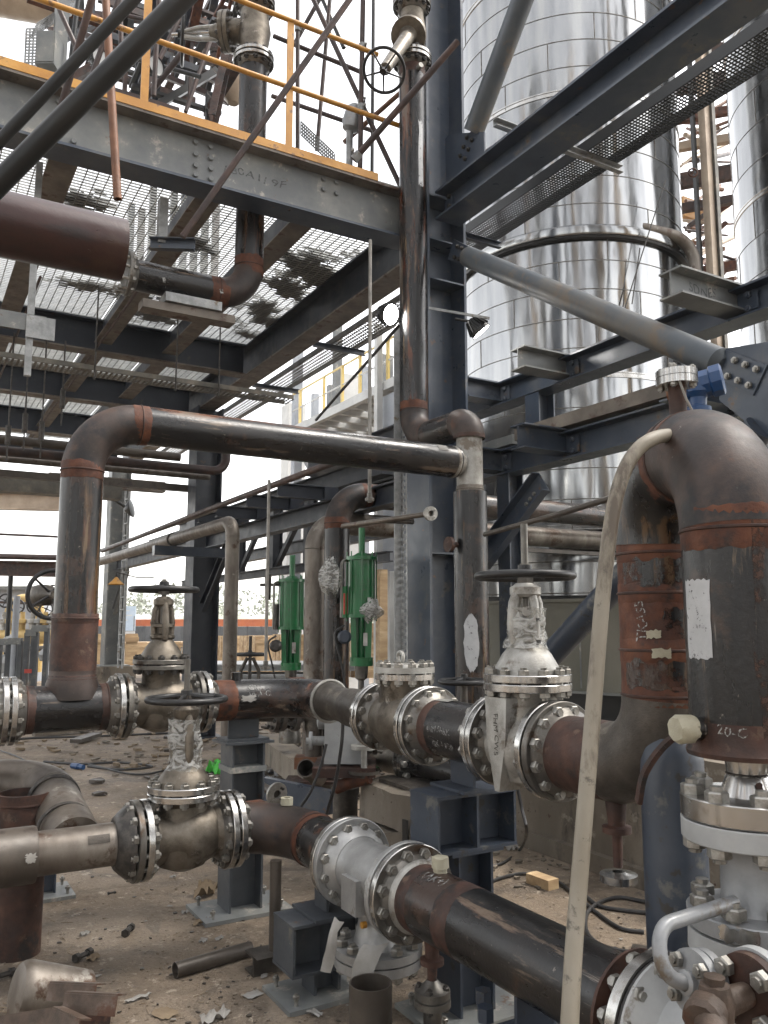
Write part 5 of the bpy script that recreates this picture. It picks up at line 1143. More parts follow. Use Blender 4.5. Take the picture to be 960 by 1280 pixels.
# thin post on a channel under the front bend
p = PZ(343, 1190, .08)
T = thing('prop', 'thin rusty pipe prop standing on a short channel under the front bend', 'prop', (p.x, p.y, 0))
MB().cyl((p.x, p.y, .092), (p.x, p.y, ZF - .1), .028, seg=16).build('pipe', 'pipebrown', T)
MB().chan((p.x - .12, p.y - .03, .045), (p.x + .16, p.y - .03, .045), .09, .1, .01, ZA, -1).build('foot_channel', 'castdark', T)
MB().box(p.x - .12, p.x + .16, p.y - .08, p.y + .06, .0905, .0915).build('foot_plate', 'castdark', T)
# blue trunnion post
pb_ = V((XU + .0, YL, 0)); pb_ = PD(844, 1060, 2.72); pb_.z = 0
T = thing('trunnion_post', 'scuffed blue tubular post under the foot of the U bend', 'pipe support', pb_)
ztr = zat(pb_.x, pb_.y, 925)
MB().lathe(pb_, ZA, [(0, 0), (0, .098), (ztr - .06, .098), (ztr - .02, .09), (ztr + .01, .07), (ztr + .03, 0)], 36).build('tube', 'bluepaint', T)
sd = (RT*.8 + ZA*.6).normalized()
sq = smooth([PD(798, 1003, 2.60), PD(806, 966, 2.58), PD(830, 932, 2.56), PD(862, 908, 2.55), PD(880, 898, 2.55)], 5); o = MB()
for i in range(len(sq) - 1): o.bar(sq[i], sq[i+1], .014, .035, FW)
o.build('saddle_plate', 'rustbrown', T)
MB().box(pb_.x - .13, pb_.x + .13, pb_.y - .13, pb_.y + .13, .001, .02).build('base_plate', 'bluepaint', T)
write_round(T, 'B.L', .05, (pb_.x, pb_.y, 0), ZA, .098, -FW + RT*.1, zat(pb_.x - .05, pb_.y - .05, 1176), 'graphite', twist=1)
# ---- left foreground: loop pipe, open stubs
p0 = V((xw(100), YF + .16, ZF - .03)); zl_ = ZF + .02
py0 = PD(45, 985, 4.75)
pts = [V((xw(98), YF + .1, ZF + .0)), V((xw(98) - .02, YF + .95, ZF + .16)), V((xw(98) - 1.6, YF + .95, ZF + .16))]
T = thing('loop_pipe', 'bare greyish pipe bending left behind the open brown stub', 'pipe', pts[1])
spool(T, pts, .128, .26, 'pipepale', 'pipepale', bands=False)
MB().torus(pts[1] - V((0, .33, .06)), YA, .130, .012, 32, 8).build('weld_bead', 'boltdark', T)
MB().torus(pts[1] - V((0, .7, .13)), YA, .130, .009, 32, 8).build('weld_bead', 'boltdark', T)
p = PZ(19, 1192, 0)
T = thing('open_stub', 'brown upright open pipe stub with flared rim at the left edge', 'pipe stub', (p.x, p.y, 0))
zo = zat(p.x, p.y, 990)
MB().lathe((p.x, p.y, 0), ZA, [(0, 0), (0, .118), (zo - .06, .118), (zo - .055, .126), (zo, .13), (zo, .118), (zo - .3, .112), (zo - .3, 0)], 36).build('pipe', 'rustbrown', T)
MB().torus((p.x, p.y, zo - .05), ZA, .121, .008, 32, 6).build('weld_bead', 'rustbrown', T)
p = PZ(463, 1330, 0)
T = thing('open_stub', 'short scraped open pipe stub standing under the silver strainer at the bottom edge', 'pipe stub', (p.x, p.y, 0))
zo = zat(p.x, p.y, 1228)
MB().openpipe((p.x, p.y, 0), (p.x, p.y, zo), .082, .006, .3, 36).build('pipe', 'pipebrown', T)
# ---- black pipe with elbow through the platform, valve above the deck
yP = 6.05; xP = PY(312, 300, yP).x; zP = PY(232, 357, yP).z
T = thing('deck_pipe', 'black pipe with rusty elbow rising through the grating behind the maroon pipe', 'pipe', (xP, yP, zP - .15))
xl = onX(yP, zP, 156).x
ztf = zat(xP, yP, 76)
spool(T, [(xl + .06, yP, zP), (xP, yP, zP), (xP, yP, ztf - .06)], .115, .26, None, 'elbow', bw=.07)
flange_set(T, (xl, yP, zP), XA, .17, .115, .03, 'machdark', 10, .026); flange_set(T, (xP, yP, ztf), -ZA, .17, .115, .035, 'mach', 12, .026, True, 'boltdark')
for px, py in ((163, 345), (203, 350), (275, 364)): MB().bar(PY(px, py, yP - .117), PY(px + 4, py, yP - .117), .003, .035).build('chalk_box', 'chalk', T)
T = thing('gate_valve', 'weathered valve above the deck at top left with a wire spoked handwheel', 'gate valve', (xP, yP, ztf))
ztt = zat(xP, yP, 6); zc = zat(xP, yP, 38)
MB().lathe((xP, yP, ztf), ZA, [(.04, .13), (.1, .115), ((ztt-ztf)/2, .14), (ztt-ztf-.1, .115), (ztt-ztf-.04, .13)], 28).build('body', 'cast', T)
flange(T, (xP, yP, ztf), ZA, .17, .115, .035, 'mach'); flange_set(T, (xP, yP, ztt), -ZA, .17, .115, .035, 'machdark', 12, .026, True, 'boltdark')
c0 = V((xP, yP, zc)); ax = (-RT*.95 + FW*.1 + ZA*.02).normalized()
f = MB().lathe(c0 + ax*.08, ax, [(0, .1), (.12, .1), (.121, .165), (.155, .165), (.157, .155), (.16, .155), (.162, .165), (.195, .165), (.2, .09), (.3, .05), (.32, 0)], 28).build('bonnet', 'cast', T)
circle_bolts(f, c0 + ax*.238, ax, .14, 10, .022, .08, 'boltdark')
m = MB()
for s in (-1, 1): m.tube([c0 + ax*.27 + ZA*s*.06, c0 + ax*.5 + ZA*s*.05, c0 + ax*.62 + ZA*s*.02], .02, 8)
m.build('yoke', 'castlight', T); MB().cyl(c0 + ax*.2, c0 + ax*.72, .016, seg=8).build('stem', 'mach', T)
handwheel(T, c0 + ax*.62, ax + FW*-.35, .24, .011, 6)
T = thing('top_pipe', 'pipe flanged above the weathered valve at top left', 'pipe', (xP, yP, ztt))
flange(T, (xP, yP, ztt), ZA, .17, .115, .035, 'machdark'); MB().cyl((xP, yP, ztt + .08), (xP, yP, ztt + 1.2), .113).build('pipe', 'blackz', T)
# ---- maroon pipe at the left edge
p = PD(153, 313, 2.9)
T = thing('maroon_pipe', 'thick maroon primed pipe poking in from the left edge overhead', 'pipe', p)
L = 2.2
MB().openpipe((p.x - L, p.y, p.z), (p.x, p.y, p.z), .113, .009, .35, 44).build('pipe', 'primer', T)
# ---- pipes behind the column: two inverted L pipes, running right past the tank
yP2 = PD(420, 700, 7.6).y; yP1 = yP2 + .32
for (yy, px, r, py, mt, me, lab) in ((yP2, 421, .118, 622, 'blackz', 'elbow', 'dark pipe bending over to the right behind the green actuators'), (yP1, 395, .11, 658, 'pipepale', 'pipepale', 'bare greyish pipe bending over to the right, beside the dark one')):
    x = PY(px, 720, yy).x; zz = PY(480, py, yy).z
    T = thing('bend_pipe', lab, 'pipe', (x, yy, .3))
    spool(T, [(x, yy, .3), (x, yy, zz), (x + 5.5, yy, zz)], r, r*2.4, None if mt == 'blackz' else mt, me, bands=mt == 'blackz')
    T.children[-1].data.name = 'pipe'
T = thing('drip_rail', 'slim pale channel along the lower pipe before the tank', 'channel', (6, yP1, 2))
pz = PY(700, 690, yP1 - .1)
MB().box(4.3, 9.5, yP1 - .14, yP1 - .06, pz.z - .02, pz.z + .02).build('channel', 'pipebrown', T)
# slim tubes near them
def slim(pts, r, mat, lab, cat='tube', name='slim_tube', group=None):
    return MB().tube(pts, r, 10).one(name, mat, lab, cat, group)
slim([PD(606, 668, 5.2), PD(690, 645, 4.4), PD(766, 622, 3.8)], .016, 'pipebrown', 'slim grey tube rising right from the vertical leg toward the hose')
a, b = PD(428, 658, 6.1), PD(538, 642, 5.6)
T = thing('sample_tube', 'slim pale tube ending in a small round flange left of the silver tee leg', 'tube', b)
MB().tube([a, (a+b)/2, b], .019, 10).build('tube', 'pipepale', T); d = (b-a).normalized()
f = MB().lathe(b, (RT*.35 - FW*.93), [(-.012, .015), (-.01, .05), (.012, .05), (.012, .02)], 20).build('flange', 'castlight', T)
for i in range(4): stud(f, b + (RT*math.cos(i*1.57+.7) + ZA*math.sin(i*1.57+.7))*.037, FW, .01, .03)
slim([PD(470, 650, 5.95), PD(516, 652, 5.75)], .02, 'boltdark', 'short black lever bar under the slim pale tube', 'bar', 'lever_bar')
# thin pale pipe with bend (left of centre)
DT = 8.6; a = PD(290, 700, DT); zz = zat(a.x, a.y, 652)
T = thing('thin_pipe', 'thin pale bent pipe running back left from beside the dark column', 'pipe', (a.x, a.y, .4))
spool(T, [(a.x, a.y, .5), (a.x, a.y, zz), (a.x, a.y + 9, zz)], .073, .16, 'pipepale', 'pipepale', bands=False, seg=20)
slim([(a.x + .2, a.y + 1.2, zz + .28), (a.x + .2, a.y + 10, zz + .28)], .03, 'pipepale', 'slimmer pale pipe above the thin bent pipe', 'pipe', 'thin_pipe')
T = thing('pipe_bracket', 'dark bracket arm carrying the thin pale pipe beside the dark column', 'bracket', (a.x, a.y + 2, zz - .2))
MB().bar((a.x - .25, a.y + 2.2, zz - .15), (XC - .2, a.y + 2.2, zz - .15), .12, .12).build('arm', 'beam', T)
MB().torus((a.x, a.y + 2.2, zz), YA, .08, .012, 20, 6).build('clamp', 'boltdark', T)
slim([PX(128, 689, 2.6), PX(250, 641, 2.6), PX(420, 577, 2.6)], .027, 'tube', 'rust red pipe slanting up right behind the overhead pipe', 'pipe')

# ---- black handwheel of a low valve behind the check valve
c = PD(580, 852, 5.0); T = thing('low_valve', 'black flat handwheel on a small valve just behind the check valve cover', 'valve', (c.x, c.y, .3))
handwheel(T, c, ZA, .14, .013, 4); MB().lathe((c.x, c.y, .35), ZA, [(0, .08), (.1, .09), (.2, .05), (c.z - .4, .02), (c.z - .31, .02), (c.z - .31, 0)], 16).build('body', 'castdark', T)
# ================================================================== tanks
def tank(lab, px, Dc, R, zb, zt, ringpy=None, seams=(), verts=(), skirt=True, name='storage_tank'):
    u = (px - 480) / FPX
    c = FW*Dc + RT*(u*Dc); T = thing(name, lab, 'tank', (c.x, c.y, 0))
    b = MB().lathe((c.x, c.y, 0), ZA, [(zb, R - .03), (zb, R), (zt, R), (zt + .5, R*.6), (zt + .6, 0)], 96).build('cladding', 'clad', T)
    z = zb + .02; k = 0
    m = MB(); zs = []
    while z < zt: zs.append(z); z += seams[0]
    for k, z in enumerate(zs):
        if k % 5 == 2:
            MB().lathe((c.x, c.y, z), ZA, [(0, R), (.005, R + .012), (.02, R + .012), (.025, R + .004), (.06, R + .004), (.065, R + .012), (.08, R + .012), (.085, R)], 96).build('band', 'mach', T)
        else: m.lathe((c.x, c.y, z), ZA, [(0, R), (.002, R + .005), (.012, R + .005), (.016, R - .004)], 96)
    # upright lap joints, staggered
    for k, z in enumerate(zs):
        z2 = min(z + seams[0], zt)
        for j in range(verts[0]):
            a = 2*math.pi*(j + (k*.37) % 1)/verts[0]; w = V((math.cos(a), math.sin(a), 0)); s = V((-w.y, w.x, 0))
            p = V((c.x, c.y, 0)) + w*(R + .001)
            m.hexa(p + ZA*(z+z2)/2, w*.004, s*.006, ZA*(z2-z)/2)
    m.build('lap_seams', 'machdark', T)
    return T, c
RT_ = 1.60; DCT = 11.6
zbt = PD(700, 744, DCT - RT_).z
T, ct = tank('big cylindrical tank clad in rippled shiny steel behind the steel frame', 723, DCT, RT_, zbt, 13.5, seams=(.385,), verts=(6,))
# support ring with a dark underside
ur = V((ct.x, ct.y, 0)); nr = ur - FW*(RT_ + .12)
zr1, zr0 = PD(710, 276, DCT - RT_ - .1).z, PD(710, 291, DCT - RT_ - .1).z
MB().lathe((ct.x, ct.y, 0), ZA, [(zr0, RT_ - .01), (zr0, RT_ + .08), (zr0 + .02, RT_ + .09), (zr1 - .05, RT_ + .085), (zr1, RT_ + .02), (zr1, RT_ - .01)], 96).build('insulated_ring', 'clad', T)
MB().lathe((ct.x, ct.y, zr0 - .004), -ZA, [(0, RT_ - .01), (0, RT_ + .07), (.03, RT_ + .06), (.03, RT_ - .01)], 96).build('ring_underside', 'tubedark', T)
# insulated pipe hanging off the ring to the right
a = PD(850, 292, 10.4); b = PD(868, 372, 10.2)
MB().tube(fillet([PD(800, 285, 10.2), PD(866, 300, 10.4), PD(872, 380, 10.3)], .35, 8), .08, 16).build('trace_pipe', 'pipepale', T)
for px0, px1, y0, y1 in ((790, 800, 560-250, 380), (778, 832, 395, 225)):
    MB().tube([PD(px0, y1 if px0 > 785 else y0, DCT - RT_ - .1), PD(px1, y0 if px0 > 785 else y1, DCT - RT_ - .1)], .008, 6).build('guy_wire', 'boltdark', T)
cd_ = FW*10.6 + RT*(400/FPX*10.6); zd0, zd1 = PD(760, 876, 7.5).z, PD(880, 745, 7.4).z
T = thing('base_drum', 'plain olive grey drum below the shiny tank behind the wrapped gate valve', 'tank base', (cd_.x, cd_.y, zd0))
MB().lathe((cd_.x, cd_.y, 0), ZA, [(zd0, 0), (zd0, 3.2), (zd1 - .03, 3.2), (zd1 - .03, 3.24), (zd1, 3.24), (zd1, 0)], 128).build('shell', 'skirt', T)
MB().lathe((cd_.x, cd_.y, zd0), ZA, [(.0, 3.202), (.0, 3.25), (.02, 3.25), (.02, 3.202)], 128).build('bottom_lip', 'beamgrey', T)
MB().cyl((cd_.x, cd_.y, .6), (cd_.x, cd_.y, zd0 - .004), 2.6, seg=48).build('core', 'tubedark', T)
for j in range(24):
    a = 2*math.pi*(j + .13)/24; w = V((math.cos(a), math.sin(a), 0)); s_ = V((-w.y, w.x, 0))
    MB().hexa(V((cd_.x, cd_.y, (zd0 + zd1)/2)) + w*3.202, w*.003, s_*.008, ZA*(zd1 - zd0 - .1)/2).build('joint_strip', 'beamgrey', T)
MB().cyl((ct.x, ct.y, zd1 + .002), (ct.x, ct.y, zbt + .02), RT_ - .05, seg=64).build('seat', 'tubedark', T)
T, c2 = tank('second shiny steel clad tank at the right edge, only its left side in view', 1116, 11.4, 1.75, 1.0, 13.5, seams=(.55,), verts=(7,))
# tank foundation wall
XW = 4.14
yw0 = onY(XW, .5, 596).y
T = thing('foundation_wall', 'stained concrete foundation wall below the tank at right', 'wall', (XW + 2, 2, 0))
MB().box(XW, XW + .4, -4, yw0, 0, .84).build('front_face', 'concrete', T)
MB().box(XW + .4, 16, -4, yw0 + 1, 0, .6).build('slab', 'concrete', T)
MB().box(XW - .06, XW - .001, -4, yw0 - .05, .001, .12).build('toe_ledge', 'concrete', T)
m = MB()
for y in (1.2, 2.4, 3.4): m.box(XW - .0025, XW - .0005, y - .004, y + .004, .12, .84)
m.build('joint_line', 'tubedark', T)
# ---- structure between the two tanks
T = thing('pipe_tower', 'rusty open tower of columns, beams and landings seen between the two tanks', 'tower', PD(870, 300, 15))
for px, w, mt in ((894, .15, 'tan'), (879, .07, 'tubedark'), (904, .09, 'traymetal')):
    p = PD(px, 400, 14.5); MB().box(p.x - w/2, p.x + w/2, p.y - w/2, p.y + w/2, .9, 16).build('column', mt, T)
for k, py in enumerate((395, 345, 262, 228, 185, 150, 110, 70)):
    a, b = PD(845, py, 15.2), PD(925, py - 14, 15.0); MB().bar(a, b, .14, .16 if k % 3 else .3).build('beam', ('tan', 'rust', 'tube', 'rustbrown')[k % 4], T)
for k in range(70):
    py = random.uniform(60, 400); a = PD(random.uniform(848, 880), py, random.uniform(15, 18)); b = PD(random.uniform(880, 930), py + random.uniform(-40, 16), random.uniform(15, 18))
    MB().cyl(a, b, random.choice((.025, .035, .05)), seg=8).build('pipe', random.choice(('rust', 'tube', 'tan', 'tubeorange')), T)
a = PD(862, 265, 17); MB().box(a.x - .3, a.x + .4, a.y - .1, a.y + .1, a.z - .2, a.z + .25).build('cabin', 'yellow', T)
handwheel(T, PD(866, 216, 14.2), FW, .08, .014, 4, 'rust')
# ================================================================== building with yellow rails behind the column
xB = PD(430, 480, 15).x
zfl_ = PX(420, 503, xB).z
T = thing('access_gallery', 'pale steel gallery with yellow hand rails and white posts left of the riser', 'gallery', (xB, 15, 0))
zfl_ = PX(420, 508, xB).z
y_a, y_b = onY(xB, zfl_, 505).y, onY(xB, zfl_, 366).y
MB().box(xB - .05, xB + .05, y_a, y_b, zfl_ - .16, zfl_).build('edge_beam', 'offwhite', T)
for k in range(10):
    y = y_a + (y_b - y_a)*k/9; MB().box(xB + .06, xB + 3.4, y - .05, y + .05, zfl_ - .14, zfl_ - .03).build('floor_joist', 'offwhite', T)
for k in range(5): MB().box(xB + .08 + k*.68, xB + .58 + k*.68, y_a, y_b, zfl_ - .028, zfl_ + .01).build('floor_plank', 'offwhite', T)
hr = .72
zh1, zh2 = zfl_ + hr, zfl_ + hr*.5
MB().bar((xB, y_a, zh1), (xB, y_b, zh1), .03, .03).build('top_rail', 'paleyellow', T)
MB().bar((xB, y_a, zh2), (xB, y_b, zh2), .022, .022).build('mid_rail', 'offwhite', T)
for px in (375, 405, 428, 450, 485): q = onY(xB, zh2, px); MB().box(xB - .022, xB + .022, q.y - .03, q.y + .03, zfl_, zh1).build('rail_post', 'paleyellow', T)
for px, w, x_, mt, up in ((473, .11, xB - .12, 'offwhite', 1.0), (421, .16, xB + .9, 'beamgrey', 2.5), (371, .18, xB + .3, 'hatch', 3.0), (455, .12, xB + 2, 'hatch', 1.6), (440, .1, xB + 3, 'hatch', 2.0)):
    q = onY(x_, zfl_, px); MB().box(x_ - w/2, x_ + w/2, q.y - w/2, q.y + w/2, 0, zfl_ + up).build('post', mt, T)
q = onY(xB - .06, zfl_, 482); MB().box(xB - .0, xB + .3, q.y - .2, q.y + .2, 0, zfl_ - .24).build('pier', 'hatch', T)
# lower clutter of that building seen under the overhead pipe
xB2 = PD(440, 620, 19).x
T = thing('steel_framework', 'pale distant steel frame with rails and braces seen under the overhead pipe', 'frame', (xB2, 19, 0))
for k, (px, w) in enumerate(((365, .5), (392, .16), (412, .16), (432, .5), (455, .18), (480, .3))):
    q = onY(xB2, 4, px); MB().box(xB2 - w/2, xB2 + w/2, q.y - w/2, q.y + w/2, 0, 7.5).build('post', ('offwhite', 'hatch', 'beamgrey')[k % 3], T)
for py in (595, 612, 640, 668, 700): p = PX(430, py, xB2); MB().bar((xB2, p.y - 6, p.z), (xB2, p.y + 9, p.z), .12, .12 if py != 640 else .3).build('rail', ('hatch', 'beamgrey')[py % 2], T)
p = PX(413, 612, xB2 - 1); MB().box(p.x - .12, p.x + .12, p.y - .12, p.y + .12, 1.5, p.z + .7).build('red_post', 'rustbrown', T)
MB().bar(PX(375, 560, xB2 - .4), PX(420, 655, xB2 - .4), .1, .1).build('diagonal', 'tubedark', T)
# equipment right of the green actuators: posts and pale panels
T = thing('timber_post', 'pale timber post standing behind the right green actuator', 'post', PD(477, 850, 9.5))
p = PD(477, 850, 9.5); MB().box(p.x - .05, p.x + .05, p.y - .05, p.y + .05, 0, zat(p.x, p.y, 712)).build('shaft', 'wood', T)
p = PD(497, 800, 11); MB().box(p.x - .18, p.x + .18, p.y - .1, p.y + .1, 0, zat(p.x, p.y, 715)).one('white_panel', 'offwhite', 'white panel behind the slotted channel', 'panel')
# denser steelwork behind the ledger, under the platform
for k, (xo, y0, y1, zo, h, w_, lab) in enumerate(((1.1, 7, 17, .75, .22, .16, 'dark rear ledger beam above the stepped stubs'), (1.9, 7, 17, .1, .2, .16, 'dark far ledger beam behind the green actuators'), (.9, 8, 16, -.42, .12, .1, 'slim dark rail under the rear ledgers'))):
    MB().hbeam((XC + xo, y0, zl + zo), (XC + xo, y1, zl + zo), h, w_, .014, .01).one('rear_ledger', 'deckbeam', lab, 'beam')
for k, (px, lab) in enumerate(((300, 'leftmost'), (345, 'middle'), (388, 'rightmost'))):
    q = onY(XC + 1.1, zl, px); T = thing('rack_strut', 'dark upright strut behind the ledger beam, %s of three' % lab, 'strut', (q.x, q.y, zl - .5), 'struts behind the ledger beam')
    MB().hbeam((q.x, q.y, zl - .4), (q.x, q.y, zl + .64), .16, .14, .01, .008, XA).build('strut_section', 'deckbeam', T); MB().bar((q.x, q.y, zl - .35), (q.x, q.y - 1.2, zl + .6), .07, .07).build('brace', 'deckbeam', T)
for k, (px0, px1, py, yy, r, mt, lab) in enumerate(((-20, 270, 590, 12.5, .05, 'pipebrown', 'brown pipe far under the platform left of the dark column'), (-20, 150, 603, 13.5, .12, 'traymetal', 'dusty duct under the platform beside the thick left riser'), (60, 205, 598, 14.5, .09, 'beamlow', 'pale channel end under the platform right of the left riser'))):
    a = PY(px0, py, yy); b = V((onX(yy, a.z, px1).x, yy, a.z)); MB().bar(a, b, r*2.4, r*2).one('hung_member', mt, lab, 'pipe')
T = thing('floodlight', 'small dark floodlight fixed to the grey dusty column', 'floodlight', PD(163, 636, 15.3))
c = PD(163, 636, 15.3); MB().lathe(c, RT + ZA*.2, [(-.1, .05), (0, .16), (.03, .17), (.05, .1), (.05, 0)], 14).build('housing', 'tubedark', T); MB().tube([c - RT*.05, c - RT*.5 + ZA*.3], .03, 6).build('arm', 'tubedark', T)
m_ = PD(158, 640, 15.4)
T = thing('caged_ladder', 'thin caged ladder on the right side of the grey dusty column', 'ladder', (m_.x, m_.y, 1))
for s_ in (-1, 1): MB().cyl((m_.x, m_.y + s_*.16, .8), (m_.x, m_.y + s_*.16, 4.2), .02, seg=6).build('stile', 'galv', T)
for i in range(14): MB().cyl((m_.x, m_.y - .16, .95 + i*.23), (m_.x, m_.y + .16, .95 + i*.23), .014, seg=6).build('rung', 'galv', T)
# ================================================================== green actuators
def actuator(px, D, y0, y1, y2, y3, y4, lab, rpx, side):
    c = PD(px, 740, D); z = lambda y: zat(c.x, c.y, y); r = rpx * D / FPX
    T = thing('actuator', lab, 'actuator', (c.x, c.y, .3), 'green valve actuators')
    MB().cyl((c.x, c.y, z(y1)), (c.x, c.y, z(y0)), r*.24, seg=16).build('top_rod', 'green', T)
    MB().lathe((c.x, c.y, z(y2)), ZA, [(0, 0), (0, r*1.15), (.03, r*1.15), (.03, r), (z(y1) - z(y2) - .03, r), (z(y1) - z(y2) - .03, r*1.15), (z(y1) - z(y2), r*1.15), (z(y1) - z(y2) + .01, r*.6), (z(y1) - z(y2) + .03, r*.35), (z(y1) - z(y2) + .03, 0)], 28).build('cylinder', 'green', T)
    for k in range(8):
        a = k*math.pi/4 + .3; w = V((math.cos(a), math.sin(a), 0))*r*1.08
        MB().cyl(V((c.x, c.y, z(y2) - .03)) + w, V((c.x, c.y, z(y1) + .04)) + w, .006, seg=6).build('tie_rod', 'green', T)
    m = MB(); h = z(y2) - z(y3)
    for s in (-1, 1): m.bar(V((c.x, c.y, z(y3))) + RT*s*r*.50, V((c.x, c.y, z(y2))) + RT*s*r*.58, r*.40, r*1.2, FW)
    m.bar(V((c.x, c.y, z(y3))) + FW*r*.1, V((c.x, c.y, z(y2))) + FW*r*.1, r*1.0, r*.3, FW)
    m.lathe((c.x, c.y, z(y3)), ZA, [(-.04, 0), (-.04, r*.85), (.03, r*.85), (.03, 0)], 20); m.cyl((c.x, c.y, z(y3)), (c.x, c.y, z(y2)), r*.25, seg=12)
    m.build('yoke', 'green', T)
    MB().lathe((c.x, c.y, z(y3) - .04), -ZA, [(0, r*.5), (.1, r*.45), (.12, r*.2), (.5, r*.2), (.5, r*.6), (.62, r*.9), (.7, r*.9), (.7, 0)], 20).build('stem_body', 'machdark', T)
    MB().bar(V((c.x, c.y, z(y3) + h*.35)) - FW*r*.75 + RT*r*.3, V((c.x, c.y, z(y3) + h*.65)) - FW*r*.75 + RT*r*.3, r*.3, .01, FW).build('name_plate', 'castlight', T)
    q = V((c.x, c.y, 0)) - RT*r*1.55 - FW*r*.4
    MB().tube(fillet([V((c.x, c.y, z(y1) - .03)) - RT*r, q + ZA*(z(y1) - .03) + RT*r*.1, q + ZA*z(y2) + RT*r*.1], .04, 5), .012, 8).build('air_line', 'rod', T)
    MB().lathe(q + ZA*z(y2) + RT*r*.35, ZA, [(0, 0), (0, r*.22), (z(y1) - z(y2) - .25, r*.22), (z(y1) - z(y2) - .25, 0)], 12).build('air_filter', 'green' if side else 'boltdark', T)
    q2 = V((c.x, c.y, z(y3) + h*.55)) - RT*r*1.2 - FW*r*.4
    o = MB().lathe(q2, -FW, [(-.05, 0), (-.05, r*.5), (.05, r*.5), (.07, r*.35), (.07, 0)], 12).build('positioner', 'bluepaint' if side else 'boltdark', T)
    MB().tube(smooth([q2 + ZA*.1, q2 + ZA*.02 - RT*.08, q2 - ZA*.2 - RT*.03, q2 - ZA*.5 + RT*.03]), .009, 6).build('cable', 'cable', T)
    def crumple(cen, w, h_, nm):
        m = MB(); m.lathe(cen - ZA*h_, ZA, [(0, .02), (h_*.3, w*.7), (h_*.8, w), (h_*1.3, w*.85), (h_*1.8, w*.5), (h_*2, .02)], 9); m.build(nm, 'film', T, 35, jitter=w*.22)
    if side:
        k = V((c.x, c.y, 0)) - RT*r*2.2 - FW*.1
        MB().cyl(k + ZA*z(750), k + ZA*z(700), r*.3, seg=10).build('regulator', 'boltdark', T)
        crumple(k + ZA*z(722), r*.85, .16, 'plastic_wrap'); crumple(V((c.x, c.y, z(763))) + RT*r*.75 - FW*r*1.0, r*.85, .09, 'plastic_wrap')
        MB().lathe(V((c.x, c.y, z(763))) + RT*r*.75 - FW*r*1.0, -FW, [(-.05, 0), (-.05, r*.55), (.05, r*.5), (.05, 0)], 12).build('gauge', 'boltdark', T)
        MB().bar(q + ZA*z(768) + RT*r*.3, q + ZA*z(742) + RT*r*.3, r*.45, r*.3).build('red_label', 'red', T)
    else:
        k = V((c.x, c.y, 0)) - RT*r*2.0
        MB().lathe(k + ZA*z(750), ZA, [(0, 0), (0, r*.25), (z(718) - z(750), r*.3), (z(716) - z(750), 0)], 10).build('regulator', 'boltdark', T)
        MB().cyl(k + ZA*z(731) - RT*.08, k + ZA*z(731) + RT*.3, .015, seg=8).build('regulator_line', 'boltdark', T)
    return T
actuator(452, 6.9, 660, 696, 772, 826, 850, 'green actuator with plastic wrapped regulators, the right and larger of the two', 17, True)
actuator(365, 8.3, 694, 724, 787, 832, 850, 'green actuator with bare black regulator, the left and smaller of the two', 15, False)
# ================================================================== far yard at left
p0 = PD(300, 812, 22)
def crate(px, py, D, w, d, h, lab):
    c = PZ(px, py, .0) if D is None else PD(px, py, D); T = thing('timber_crate', lab, 'crate', (c.x, c.y, c.z), 'timber crates in the far yard')
    m = MB(); n = max(3, int(w/.3))
    for i in range(n): m.box(c.x - w/2 + w*(i + .05)/n, c.x - w/2 + w*(i + .93)/n, c.y - d/2, c.y - d/2 + .02, c.z, c.z + h)
    for i in range(n): m.box(c.x - w/2, c.x - w/2 + .02, c.y - d/2 + .021 + d*(i+.05)/n, c.y - d/2 + d*(i + .93)/n, c.z, c.z + h)
    m.build('boards', 'wood', T)
    m = MB(); m.box(c.x - w/2 - .02, c.x + w/2, c.y - d/2 - .02, c.y - d/2 - .001, c.z + h*.8, c.z + h*.92); m.box(c.x - w/2 - .02, c.x + w/2, c.y - d/2 - .02, c.y - d/2 - .001, c.z + h*.1, c.z + h*.22); m.box(c.x - w/2 + .05, c.x + w/2, c.y - d/2 + .05, c.y + d/2, c.z + h*.9, c.z + h*.97)
    m.build('battens', 'wood', T)
for k, (px, py, D, w, d, h, lab) in enumerate(((312, 838, 24, 2.2, 1.4, 1.0, 'pale timber crate right of the thin bent pipe'), (340, 838, 22, 1.4, 1.2, .9, 'pale timber crate behind the upright rod'), (175, 835, 24, 3.2, 1.6, .75, 'low wide timber crate behind the back gate valve'), (130, 842, 19, 1.2, 1.2, .9, 'pale crate beside the grey dusty column'), (478, 845, 16, 1.4, .8, 1.0, 'timber crate behind the right green actuator'), (378, 835, 20, 1.2, .9, .8, 'timber crate left of the bare bend pipe'))):
    crate(px, py, D, w, d, h, lab)
for k, (px, py, D, w, d, h, lab) in enumerate(((338, 836, 15.5, 3.2, 1.4, .12, 'white wrapped stack of sheets behind the thin rod'), (318, 848, 15, 2.4, 1.0, .09, 'lower white stack of sheets on the ground behind the small yoke valve'), (125, 838, 21, .9, 1.2, .5, 'white wrapped bale beside the thick left riser'))):
    p = PD(px, py, D); m = MB(); n = 10
    for i in range(4): m.hexa((p.x + random.uniform(-.1, .1), p.y, p.z + h*(i + .5)/4), (w/2*.864, -w/2*.5, 0), (d/2*.5, d/2*.86, 0), (0, 0, h/8*.9))
    m.one('sheet_stack', 'whitegrey', lab, 'sheet stack', 'white stacks in the far yard')
T = thing('yard_fence', 'dark sheet fence with an orange band far behind the columns', 'fence', PD(250, 800, 34))
a, b = PD(95, 798, 36), PD(420, 798, 30); a.z = b.z = 0; zf1 = PD(250, 796, 33).z; zf2 = PD(250, 783, 33).z; zf3 = PD(250, 774, 33).z
zf1 = .6
m = MB(); n = 20
